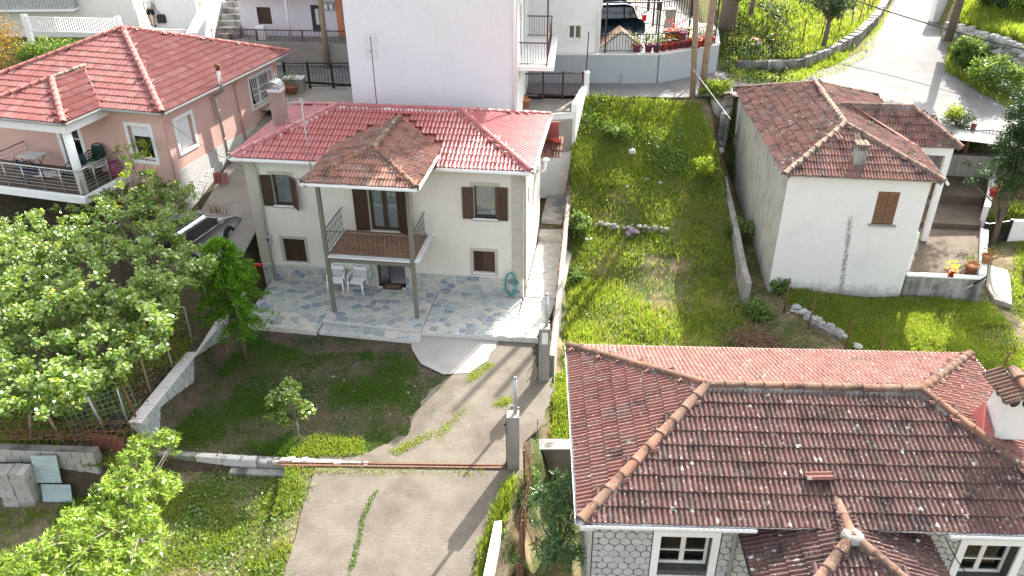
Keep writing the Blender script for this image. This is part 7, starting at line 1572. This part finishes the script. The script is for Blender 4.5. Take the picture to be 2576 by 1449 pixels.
# ---------------------------------------------------------------- things standing about
def chair(label, x, y, z, rz, mat, F=MH, name='garden_chair', group=None, lattice=True):
    """moulded plastic armchair: seat with slots, arched back with openings, arms running down into four splayed legs"""
    p = F.W(x, y, z); th = thing(name, label, 'chair', p, F.a + rz, group)
    m = MB(); m.cbox(-.23, .23, -.24, .2, .405, .43, .012)
    for i in range(5): m.box(-.12 + i * .055, -.095 + i * .055, -.1, .12, .431, .434)
    m.tube([(-.235, -.24, .41), (.235, -.24, .41)], .022, 6); m.build('seat', mat, th)
    m = MB(); L = [(-.225, .2, .43), (-.245, .25, .62), (-.22, .29, .79), (-.14, .31, .86), (0, .315, .885), (.14, .31, .86), (.22, .29, .79), (.245, .25, .62), (.225, .2, .43)]; m.tube(L, .022, 7)
    m.bar((-.22, .265, .76), (.22, .265, .76), .02, .13)
    for i in range(-3, 4): m.bar((i * .055 - .05, .215, .45), (i * .055 + .05, .265, .72), .014); m.bar((i * .055 + .05, .215, .45), (i * .055 - .05, .265, .72), .014)
    m.build('backrest', mat, th)
    for s_ in (-1, 1):
        m = MB(); m.tube([(s_ * .24, .25, .64), (s_ * .28, .12, .66), (s_ * .285, -.1, .645), (s_ * .28, -.21, .58), (s_ * .265, -.245, .45)], .023, 7); m.build('armrest', mat, th)
        m = MB(); m.tube([(s_ * .265, -.24, .47), (s_ * .275, -.255, .2), (s_ * .285, -.27, 0)], [.03, .026, .02], 7); m.build('leg', mat, th); m = MB(); m.tube([(s_ * .225, .2, .45), (s_ * .24, .25, .2), (s_ * .255, .3, 0)], [.028, .025, .02], 7); m.build('leg', mat, th)
    return th
chair('white plastic armchair nearer the left porch post', -6.55, -.42, .04, .1, T['white_plastic'], group='white plastic chairs on the patio'); chair('white plastic armchair nearer the lower doorway', -5.78, -.38, .04, -.12, T['white_plastic'], group='white plastic chairs on the patio')
th = thing('doormat', 'brown doormat lying on the threshold of the lower doorway', 'doormat', MH.W(-4.62, .0, .062), MH.a + .02); m = MB(); m.cbox(-.36, .36, -.2, .2, 0, .014, .006); m.build('mat_border', T['mat'], th); m = MB(); m.box(-.26, .26, -.12, .12, .014, .0165); m.build('mat_field', T['mat_in'], th)
th = thing('garden_hose', 'teal garden hose coiled on the wall corner of the cream house', 'hose', MH.W(-.33, -.05, .02), MH.a); m = MB(); rr = random.Random(4)
for k in range(6):
    a, b = .19 + rr.uniform(-.03, .02), .5 + rr.uniform(-.05, .03); cz = .5 + rr.uniform(-.02, .03); m.tube([(a * math.sin(t) + .01 * rr.uniform(-1, 1), -.02 - .018 * k, cz - b * math.cos(t) * (.9 if math.cos(t) > 0 else 1)) for t in np.linspace(0, 2 * PI, 26)], .011, 5, False)
m.tube([(0, -.06, .98), (.03, -.08, .7), (.06, -.1, .45)], .011, 5, False); m.build('hose_coil', T['hose'], th); m = MB(); m.box(-.03, .03, -.1, .05, .9, .95); m.build('hook', T['galv'], th)
# antennas
def antenna(label, base, top, kind):
    base, top = V3(base), V3(top); th = thing('antenna', label, 'antenna', base); h = (top - base).length; m = MB(); m.tube([(0, 0, 0), (0, 0, h)], .018, 6); m.build('mast', T['galv'] if kind else T['rust'], th); m = MB()
    if kind:
        for z, L in ((h - .15, .42), (h - .75, .55)):
            m.tube([(-L, 0, z), (L * .3, 0, z - .02)], .008, 5)
            for i in range(7): x = -L + i * L * .2; m.tube([(x, -.14 - .01 * i, z), (x, .14 + .01 * i, z)], .005, 4, False)
            m.tube([(-L, -.0, z - .18), (-L, 0, z + .18)], .006, 4, False); m.add([(.02, -.12, z - .16), (.02, .12, z - .16), (.05, .12, z + .1), (.05, -.12, z + .1)], [(0, 1, 2, 3)])
    else:
        for zc in (h - .12, h - .62):
            for x in (-.2, .2): m.tube([(x, 0, zc - .2), (x, 0, zc + .2)], .006, 4, False)
            for q in range(6): m.tube([(-.22, 0, zc - .2 + q * .08), (-.02, .0, zc - .2 + q * .08)], .004, 4, False); m.tube([(.02, 0, zc - .2 + q * .08), (.22, 0, zc - .2 + q * .08)], .004, 4, False)
        m.sphere((-.05, -.03, h - .52), .045, 8, 5)
    m.build('antenna_array', T['galv'], th)
p = MH.W(-6.92, -.42, 4.25); antenna('thin silver aerial mast at the eave left of the porch roof', p, p + V3((.0, 0, 2.75)), 1); p = V3((-5.12, 29.75, 4.4)); antenna('tall striped aerial mast against the blank pale building', p, p + V3((.06, 0, 3.3)), 0)
# utility poles and cables
def upole(label, base, top, r0, r1):
    base, top = V3(base), V3(top); th = thing('utility_pole', label, 'utility pole', base, 0, 'wooden utility poles'); m = MB(); d = top - base; m.tube([(0, 0, -.4), d * .33, d * .66, d], [r0, r0 * .93, r0 * .85, r1], 10); m.build('pole_shaft', T['pole_wood'], th); return th
b1 = at(1743, 246, 3.95); t1 = aty(1752, 0, b1.y) ; upole('slimmer leaning wooden pole, left of the pair by the lane', b1, b1 + (t1 - b1) * 2.0, .13, .1); b2 = at(1765, 238, 3.97); t2 = aty(1794, 0, b2.y); upole('thicker leaning wooden pole, right of the pair by the lane', b2, b2 + (t2 - b2) * 2.0, .15, .11)
b3 = at(826, 165, 4.1) + V3((0, -.25, 0)); t3 = aty(806, 0, b3.y); upole('brown wooden pole before the lilac house', b3, b3 + (t3 - b3) * 1.8, .14, .11)
def cable(name, label, a, b, sag, r_, mat='cable', parent=None):
    a, b = V3(a), V3(b); m = MB(); m.tube([a.lerp(b, t) - V3((0, 0, sag * 4 * t * (1 - t))) for t in np.linspace(0, 1, 20)], r_, 5, False); o = m.build(name, T[mat]); return tag(o, label, 'cable')
cable('guy_wire', 'pale guy wire slanting from the poles down to the lane', aty(1735, 163, b1.y), at(1838, 300, 4.0), 0, .009, 'galv'); p = aty(2180, 0, 43); q = aty(2600, 130, 38); cable('overhead_cable', 'black overhead cable crossing above the road junction', (p.x - 4, p.y + 3, p.z + 1.0), q, .25, .03)
p = aty(2130, -30, 43.5); p = NH.on(3540 / 1.4907, 2004 / 1.4907, .2); q = NH.on(2445, 1449, -.5); cable('cable', 'black cable hanging in front of the right foreground window', NH.W(p.x, .15, p.z), NH.W(q.x, -.4, q.z - .1), .05, .011)
cable('washing_line', 'thin wire from the rose house wall to the cream house corner', PK.W(-.4, .6, 5.3), MH.W(-9.55, .2, 4.3), .15, .008)
# cars
def car(label, p, rz, paint, L=4.7, Wd=1.85, H=1.68):
    th = thing('parked_car', label, 'car', p, rz); hl, hw_ = L / 2, Wd / 2
    prof = [(-hl, .42), (-hl + .02, .72), (-hl + .1, .98), (-hl + .38, 1.05), (-hl + .6, H - .1), (-hl + .95, H), (.35, H - .02), (1.0, 1.08), (hl - .35, .92), (hl - .02, .72), (hl, .4), (hl - .1, .26), (-hl + .1, .26)]   # rear at -x
    m = MB(); n = len(prof); secs = [(-hw_, .9, .80), (-hw_ + .06, 1, .97), (hw_ - .06, 1, .97), (hw_, .9, .80)]
    vs = []
    for y, s1, s2 in ((-hw_ + .1, 1, 0), (-hw_, .985, 1), (-hw_ + .0, .985, 1), (hw_, .985, 1), (hw_ - .1, 1, 0)): pass
    rings = []
    for s_ in (-1, 1):
        for inset_ in ((0, 1), (1, 0)) if s_ > 0 else ((1, 0), (0, 1)): rings.append((s_, inset_[0]))
    for s_, ins in rings:
        for x, z in prof:
            cab = max(0, (z - 1.0) / (H - 1.0)); y = s_ * (hw_ - .2 * cab - (.07 if ins else 0)); k = .97 if not ins else 1; vs.append((x * k, y, z if ins else z - .02 * (z > .5)))
    fs = []
    for r_ in range(3):
        for i in range(n): j = (i + 1) % n; fs.append((r_ * n + i, r_ * n + j, (r_ + 1) * n + j, (r_ + 1) * n + i))
    fs += [tuple(range(n - 1, -1, -1)), tuple(range(3 * n, 4 * n))]; m.add(vs, fs, True); body = m.build('body', paint, th)
    m = MB()
    for s_ in (-1, 1):
        def sidept(x, z): cab = max(0, (z - 1.0) / (H - 1.0)); return (x, s_ * (hw_ - .2 * cab + .006), z)
        for q in ([(-hl + .5, 1.08), (-hl + 1.05, 1.08), (-hl + 1.05, H - .14), (-hl + .72, H - .16)], [(-hl + 1.12, 1.08), (-.05, 1.08), (-.05, H - .13), (-hl + 1.12, H - .13)], [(.02, 1.08), (.88, 1.08), (.38, H - .13), (.02, H - .13)]): m.add([sidept(*t) for t in q], [(0, 1, 2, 3) if s_ < 0 else (3, 2, 1, 0)])
    m.add([(-hl + .36, -hw_ + .25, 1.08), (-hl + .36, hw_ - .25, 1.08), (-hl + .565, hw_ - .33, H - .14), (-hl + .565, -hw_ + .33, H - .14)], [(3, 2, 1, 0)]); m.add([(.46, -hw_ + .33, H - .09), (.46, hw_ - .33, H - .09), (.97, hw_ - .24, 1.14), (.97, -hw_ + .24, 1.14)], [(3, 2, 1, 0)])
    m.build('windows', T['carglass'], th)
    m = MB(); m.add([(-hl + .7, -hw_ + .27, H + .005), (.3, -hw_ + .27, H - .005), (.3, -hw_ + .33, H + .03), (-hl + .7, -hw_ + .33, H + .04)], [(0, 1, 2, 3)]); m.bar((-hl + .45, -hw_ - .004, 1.05), (.95, -hw_ - .004, 1.05), .015, .02); m.build('trim', T['chrome'], th)
    for x in (-hl + .88, hl - .9):
        for s_ in (-1, 1):
            wm_ = MB(); wm_.m = Matrix.Translation((x, s_ * (hw_ - .1), .34)) @ Matrix.Rotation(PI / 2, 4, 'X'); wm_.lathe([(.2, -.1), (.33, -.11), (.345, -.06), (.345, .06), (.33, .11), (.2, .1)], (0, 0, 0), 22); wl_ = wm_.build('wheel', T['black_rubber'], th)
            r2 = MB(); r2.m = wm_.m; r2.lathe([(.0, -.1 * -s_ * 0), (.21, .0)], (0, 0, .112 * (1 if s_ < 0 else -1)), 20)
            for k in range(6): a = PI * k / 3; r2.bar((0, 0, .117 * -s_), (.2 * math.cos(a), .2 * math.sin(a), .117 * -s_), .06, .02)
            r2.build('rim', T['chrome'], wl_)
    for s_ in (-1, 1): m = MB(); m.cbox(-hl + .01, -hl + .22, s_ * hw_ - (.06 if s_ > 0 else -.0) - .0, s_ * hw_ + (.012 if s_ > 0 else .06) - (.012 if s_ < 0 else 0), .92, 1.2, .01); m.build('tail_light', T['tail'], th); m = MB(); m.box(.6, .82, s_ * (hw_ + .02) - .07, s_ * (hw_ + .02) + .07, 1.05, 1.2); m.build('wing_mirror', paint, th)
    return th
p = at(1573, 107, 5.32); car('dark blue estate car parked on the terrace behind the gabled cover', (p.x + .82 - 2.28, p.y + .95, 5.33), PI + .12, T['carblue'])
p = at(478, 585, 1.6); car('silver car half hidden under the leafy tree in the alley', (-11.55, 25.6, .95), PI / 2 - .3, T['carsilver'], 4.0, 1.7, 1.45)
# pots
def pot(label, p, r_, h, mat, plant, ps, cat='flower pot', group=None, n=70, tall=1.):
    th = thing('flower_pot', label, cat, p, 0, group); m = MB(); m.lathe([(r_ * .72, 0), (r_ * .95, h * .82), (r_ * 1.08, h * .82), (r_ * 1.1, h), (r_ * .92, h), (r_ * .88, h * .85), (0.01, h * .85)], (0, 0, 0), 14); m.build('pot', mat, th)
    if plant and plant.name == 'red_petals': n = 26
    if plant: q = rng.normal(size=(n, 3)) * np.array([r_ * .8, r_ * .8, ps * .4 * tall]) + np.array([0, 0, h + ps * .55 * tall]); leaves('plant', th, q, rng.uniform(.05, .1, n), plant, shape='oval', up=.4)
    return th
ZT = 5.33; gr_ = 'pots in a row along the terrace edge'
for i, (px, py, mt, pl_, lab) in enumerate(((1601, 130, 'purple_plastic', 'leaf_weed', 'small dark red pot by itself beside the car'), (1632, 132, 'purple_plastic', 'leaf_weed', 'purple pot with upright leaves just right of the globe lamp post'), (1652, 132, 'purple_plastic', 'leaf_weed', 'purple pot with grassy leaves, second right of the globe lamp post'), (1672, 134, 'red_plastic', 'leaf_weed', 'narrow red pot beside the tall fence post'), (1690, 133, 'red_plastic', 'leaf_orange', 'red trough with russet leaves'), (1706, 132, 'red_plastic', 'leaf_lime', 'red pot with yellow green leaves'), (1722, 130, 'purple_plastic', 'leaf_weed', 'magenta pot right of the yellow green plant'), (1733, 128, 'red_plastic', None, 'red pot left of the slimmer pole'))):
    p = at(px, py, ZT); pot(lab, (p.x, max(p.y, 36.75 if p.x < 6.7 else 36.75 + (p.x - 6.7) * .57), ZT), .2, .36, T[mt], T[pl_] if pl_ else None, .35, group=gr_)
for i, (px, py, mt, pl_, lab) in enumerate(((1682, 96, 'red_plastic', 'flower_red', 'red pot with red flowers, left on the upper shelf'), (1701, 96, 'red_plastic', 'flower_red', 'taller red flowered pot, second on the upper shelf'), (1716, 100, 'purple_plastic', 'flower_lilac', 'pot with lilac flowers on the upper shelf'), (1752, 118, 'red_plastic', 'leaf_weed', 'bright orange red trough between the two poles'), (1740, 112, 'red_plastic', 'leaf_lime', 'red pot behind the slimmer pole'), (1768, 112, 'red_plastic', 'flower_red', 'orange red pot behind the thicker pole'), (1783, 110, 'red_plastic', 'leaf_weed', 'red pot at the outer end of the row'))):
    p = at(px, py, 5.75 if i < 3 else 5.4); q = pot(lab, (p.x, p.y, 5.75 if i < 3 else 5.36), .23, .38, T[mt], T[pl_] if pl_ else None, .38, group='pots at the corner of the terrace')
shf = thing('plant_stand', 'white plant stand holding the upper flower pots', 'stand', at(1700, 99, 5.55)); m = MB(); m.box(-.8, .8, -.3, .3, .1, .17); m.box(-.75, -.65, -.2, .2, -.25, .1); m.box(.65, .75, -.2, .2, -.25, .1); m.build('shelf', T['white_paint'], shf)
p = at(1321, 270, 3.86); pot('front terracotta pot in the small yard by the brown gate', p, .2, .36, T['terracotta'], None, .2); pot('rear terracotta pot in the small yard by the brown gate', p + V3((-.1, .5, 0)), .2, .34, T['terracotta'], T['twig'] and T['leaf_orange'], .12, n=12)
th = thing('tray', 'dark tray lying in the small yard by the brown gate', 'tray', at(1340, 246, 3.87)); m = MB(); m.cbox(-.4, .4, -.16, .16, 0, .1, .02); m.build('tray_body', T['black_rubber'], th); m = MB(); m.box(-.25, .2, -.1, .1, .1, .11); m.build('lid', T['galv'], th)
p = at(735, 236, 3.9); pot('terracotta pot with a leafy green plant beside the rose house', p, .28, .4, T['terracotta'], T['leaf_weed'], .5, n=150)
for px, py, z, mt, pl_, lab, s_ in ((2391, 694, .56, 'red_plastic', 'flower_yellow', 'red pot with yellow flowers on the front terrace wall', .15), (2478, 660, .70, 'terracotta', 'leaf_orange', 'orange pot on the corner of the sloping terrace wall', .17), (2440, 688, .42, 'terracotta', 'leaf_weed', 'terracotta bowl with leaves in the terrace corner', .22), (2497, 493, 1.25, 'red_plastic', 'leaf_orange', 'dark red pot high on the white wall by the evergreen', .17)): pot(lab, at(px, py, z), s_, s_ * 1.8, T[mt], T[pl_], s_ * 1.6, n=60)
th = thing('leaning_pole', 'grey rod leaning off the corner of the terrace wall', 'rod'); m = MB(); a = at(2398, 742, -.2); b = at(2480, 698, .62); m.tube([a, a.lerp(b, .62)], .03, 6); m.build('rod_lower', T['galv'], th); m = MB(); m.tube([a.lerp(b, .62), b], .035, 6); m.build('rod_upper', T['black_iron'], th)
a, b = OH.W(8.65, 4.1, 0), OH.W(9.75, 4.55, 0); iron_gate('small_gate', 'small black iron gate at the side of the paved terrace', (a.x, a.y), (b.x, b.y), -.1, .95, 1, T['black_iron'], .15, .35)
th = thing('wall', 'peeling white wall beyond the small iron gate', 'wall'); m = MB(); a = OH.W(9.8, 4.6, .2); m.bar(a, a + V3((2.2, -.1, 0)), .2, 1.3); m.build('wall_body', T['oldwhite'], th)
th = thing('path', None, None); th['kind'] = 'structure'; P = P2(-.25, (2488, 655), (2522, 650), (2540, 700), (2545, 770), (2500, 755), (2480, 720)); m = MB(); m.prism(P, -.5, -.2); m.build('path_slab', T['court'], th)
a, b = OH.W(7.3, 9.1, 1.9), OH.W(11.5, 9.0, 1.9); th = thing('fence', 'iron fence with a thick dark post above the shaded retaining wall', 'fence'); m = MB(); railing(m, [a, b], 1.1, .14, .02, .05, .1); m.build('fence_panel', T['black_iron'], th); m = MB(); c = a.lerp(b, .45); m.bar(c, c + V3((.1, 0, 1.35)), .14); m.build('fence_post', T['rust'], th)
th = thing('gate_pillar', 'tall white pillar at the road junction beside the dark trunk', 'pillar', at(2380, 50, 4.4)); m = MB(); m.cbox(-.9, .5, -.25, .25, -.3, 2.2, .03); m.build('pillar_body', T['white_paint'], th)
a, b = OH.W(-.9, 9.5, 0), at(1795, 252, 3.9); th = thing('block_pier', 'rough rendered wall with tile coping joining the old house to the lane', 'wall'); m = MB(); m.bar(V3((a.x, a.y, 2.4)), V3((b.x, b.y, 2.4)), .3, 3.1); m.build('wall_body', T['rubble'], th); m = MB()
for i in range(7): c = V3((a.x, a.y, 3.98)).lerp(V3((b.x, b.y, 3.98)), (i + .5) / 7); m.cbox(c.x - .12, c.x + .12, c.y - .24, c.y + .24, 3.95, 4.03, .01)
m.build('coping', T['ridge_barn'], th)
th = blockwall('block_pier', 'grey concrete block pier against the rough side wall', OH.W(-1.15, 8.0, 0)[:2], OH.W(-.78, 9.3, 0)[:2], .6, 3.6, .4, .2, .3, T['block'], T['mortar'])
# things on the rose house balcony
bz = 3.112
th = thing('table', 'square cream table on the rose house balcony', 'table', PK.W(-5.9, -.35, bz), PK.a); m = MB(); m.cbox(-.42, .42, -.32, .32, .7, .735, .008); m.build('table_top', T['offwhite'], th)
for sx_ in (-1, 1):
    for sy_ in (-1, 1): m = MB(); m.tube([(sx_ * .34, sy_ * .25, .7), (sx_ * -.3, sy_ * .27, 0)], .016, 5); m.build('leg', T['brown_iron'], th)
chair('navy plastic chair facing the square balcony table', -5.55, -.95, bz, 2.8, T['blue_plastic'], PK, 'plastic_chair'); chair('dark slatted chair behind the white balcony column', -3.85, -.55, bz, .3, T['blue_plastic'], PK, 'plastic_chair')
for k in range(4): chair('dark green plastic chair in the stack against the rose wall', -3.35, -.05, bz + k * .1, .15, T['green_plastic'], PK, 'plastic_chair', 'stacked dark green chairs on the balcony')
th = thing('round_table', 'round grey iron table beside the stacked chairs', 'table', PK.W(-2.95, -.5, bz), PK.a); m = MB(); m.lathe([(.36, .68), (.38, .7), (.36, .715)], (0, 0, 0), 20); m.build('table_top', T['galv'], th)
for k in range(3): a = 2 * PI * k / 3; m = MB(); m.tube([(.3 * math.cos(a), .3 * math.sin(a), .68), (.1 * math.cos(a), .1 * math.sin(a), .45), (.05 * math.cos(a), .05 * math.sin(a), .3), (.32 * math.cos(a), .32 * math.sin(a), 0)], .014, 5); m.build('leg', T['black_iron'], th)
th = thing('bucket', 'dark red bucket behind the round balcony table', 'bucket', PK.W(-2.85, .15, bz)); m = MB(); m.lathe([(.14, 0), (.18, .55), (.16, .55), (.12, .1)], (0, 0, 0), 12); m.build('bucket_body', T['purple_plastic'], th)
th = thing('sheet', 'crumpled white sheet on the balcony floor under the table', 'sheet', PK.W(-5.3, -.4, bz)); m = MB(); rr = random.Random(9); g = [[(i * .14 - .5, j * .14 - .3, .02 + .05 * rr.random()) for i in range(8)] for j in range(5)]; m.add([p for r_ in g for p in r_], [(j * 8 + i, j * 8 + i + 1, j * 8 + i + 9, j * 8 + i + 8) for j in range(4) for i in range(7)]); m.build('sheet_cloth', T['shirt'], th)
th = thing('basket', 'small tan basket on the balcony floor by the french door', 'basket', PK.W(-4.9, -.3, bz + .04)); m = MB(); m.lathe([(.09, 0), (.14, .12), (.13, .12), (.08, .02)], (0, 0, 0), 10); m.tube([(-.13, 0, .12), (-.08, 0, .22), (.08, 0, .22), (.13, 0, .12)], .012, 5); m.build('basket_body', T['twig'], th)
th = thing('wire_crate', 'dark wire crate on a bench under the rose house balcony', 'crate', PK.W(-5.0, -.2, 1.2), PK.a); m = MB()
for z in (0, .15, .3, .45): m.tube([(-.5, -.3, z), (.5, -.3, z), (.5, .3, z), (-.5, .3, z), (-.5, -.3, z)], .012, 4, False)
for i in range(11): x = -.5 + i * .1; m.tube([(x, -.3, 0), (x, -.3, .45)], .008, 4, False); m.tube([(x, .3, 0), (x, .3, .45)], .008, 4, False)
m.box(-.48, .48, -.28, .28, -.02, .02); m.build('crate_wires', T['black_iron'], th)
th = thing('workbench', 'cluttered dark workbench under the rose house balcony', 'bench', PK.W(-5.0, -.2, .6), PK.a); m = MB(); m.cbox(-.75, .9, -.4, .35, .5, .58, .01); m.build('bench_top', T['twig'], th)
for sx_ in (-.7, .8): m = MB(); m.box(sx_ - .05, sx_ + .05, -.35, .3, -.4, .5); m.build('leg', T['brown_iron'], th)
# scrap, roof tiles leaning, rake
th = thing('scrap', 'crumpled white scrap lying in the lot beside the leafy shrub', 'scrap', onG(1478, 603)); m = MB(); rr = random.Random(2); g = [[(i * .09 - .18, j * .08 - .14, .05 + .09 * rr.random()) for i in range(5)] for j in range(4)]; m.add([p for r_ in g for p in r_], [(j * 5 + i, j * 5 + i + 1, j * 5 + i + 6, j * 5 + i + 5) for j in range(3) for i in range(4)]); m.build('scrap_sheet', T['plastic_sheet'], th)
th = thing('roof_tile_pile', 'three spare roof tiles leaning on the white plinth in the alley', 'tiles', at(556, 462, 2.2), .3)
tme = npmesh('roof_tile', R2.tv * 1.1, [R2.tf], T['tile_pink'])
for k in range(3): o = bpy.data.objects.new('roof_tile', tme); link(o, th); o.matrix_local = Matrix.Translation((.14 * k - .1, -.07 * k, .05)) @ Matrix.Rotation(1.0, 4, 'X')
th = thing('broom', 'red headed broom lying at the corner of the cream house', 'broom', MH.W(-9.5, -.25, .72), MH.a); m = MB(); m.tube([(0, 0, 0), (-.35, -.9, -.15)], .014, 5); m.build('handle', T['twig'], th); m = MB(); m.cbox(-.14, .16, -.05, .06, -.03, .07, .01); m.build('brush_head', T['red_plastic'], th)
th = thing('block', 'flat white slab lying by the pale slab in the yard', 'slab', at(1228, 640, .03)) if False else None
# person walking away with a bag
def skin_body(name, chains, mat, parent, sub=2):
    me = bpy.data.meshes.new(name); vs, es, rs = [], [], []
    for ch in chains:
        prev = None
        for key in ch:
            co, r_ = key[:3], key[3]; idx = next((i for i, v in enumerate(vs) if (V3(v) - V3(co)).length < 1e-4), None)
            if idx is None: vs.append(co); rs.append(r_); idx = len(vs) - 1
            if prev is not None: es.append((prev, idx))
            prev = idx
    me.from_pydata(vs, es, []); o = bpy.data.objects.new(name, me); link(o, parent); md = o.modifiers.new('skin', 'SKIN'); md.use_smooth_shade = True
    for i, r_ in enumerate(rs): me.skin_vertices[0].data[i].radius = r_ if isinstance(r_, tuple) else (r_, r_)
    me.skin_vertices[0].data[0].use_root = True; s2 = o.modifiers.new('sub', 'SUBSURF'); s2.levels = sub; s2.render_levels = sub; me.materials.append(mat); return o
pf = at(386, 66, 5.0); PE = thing('person', 'person in white shirt and black shorts walking away with a large black bag', 'person', (pf.x, pf.y, 5.0), .15)
pel, che, nk = (0, 0, .93, .13), (0, -.02, 1.28, .15), (0, 0, 1.48, .055)
hd = [(0, .01, 1.56, .075), (0, .03, 1.66, .098), (0, .03, 1.74, .07)]
body = [[pel, (0, 0, 1.1, .125), che, (0, -.01, 1.42, .1), nk] + hd]
for s_ in (-1, 1):
    body.append([pel, (s_ * .1, 0, .86, .1), (s_ * .11, .06 * s_, .48, .062), (s_ * .11, .0 - .05 * s_, .26, .055), (s_ * .11, -.1 * s_, .08, .038), (s_ * .115, .1 - .1 * s_, .035, .04)])
    body.append([(0, -.01, 1.42, .1), (s_ * .19, -.01, 1.4, .065), (s_ * .24, .0, 1.14, .045), (s_ * (.26 if s_ < 0 else .3), .03, .9, .036), (s_ * (.26 if s_ < 0 else .32), .05, .82, .034), (s_ * (.26 if s_ < 0 else .33), .06, .74, .026)])
skin_body('body', body, T['skin'], PE)
sh_ = [[(0, 0, .9, .155), (0, 0, 1.1, .155), (0, -.02, 1.28, .17), (0, -.01, 1.41, .12), (0, 0, 1.47, .07)]] + [[(0, -.01, 1.41, .12), (s_ * .19, -.01, 1.4, .085), (s_ * .235, 0, 1.17, .066)] for s_ in (-1, 1)]
skin_body('shirt', sh_, T['shirt'], PE); skin_body('shorts', [[(0, 0, .95, .158), (0, 0, .86, .15)]] + [[(0, 0, .86, .15), (s_ * .11, .01, .78, .115), (s_ * .115, .04 * s_, .56, .1)] for s_ in (-1, 1)], T['shorts'], PE)
m = MB(); m.sphere((0, .02, 1.69), .108, 12, 8, (.92, 1, 1.02)); m.build('hair', T['hair'], PE)
for s_ in (-1, 1): m = MB(); m.cbox(s_ * .115 - .05, s_ * .115 + .05, -.1 * s_ - .06, -.1 * s_ + .2, .0, .06, .015); m.build('shoe', T['shorts'], PE)
BG = thing('bag', 'large black travel bag carried by the walking person', 'bag', (pf.x + .45, pf.y + .05, 5.0), .15); m = MB(); m.cbox(-.16, .3, -.2, .22, .18, .62, .06); m.build('bag_body', T['bagblack'], BG); m = MB(); m.tube([(-.06, 0, .6), (-.12, 0, .74), (-.1, 0, .8), (.0, 0, .74), (.08, 0, .6)], .015, 5); m.build('handle', T['bagblack'], BG)
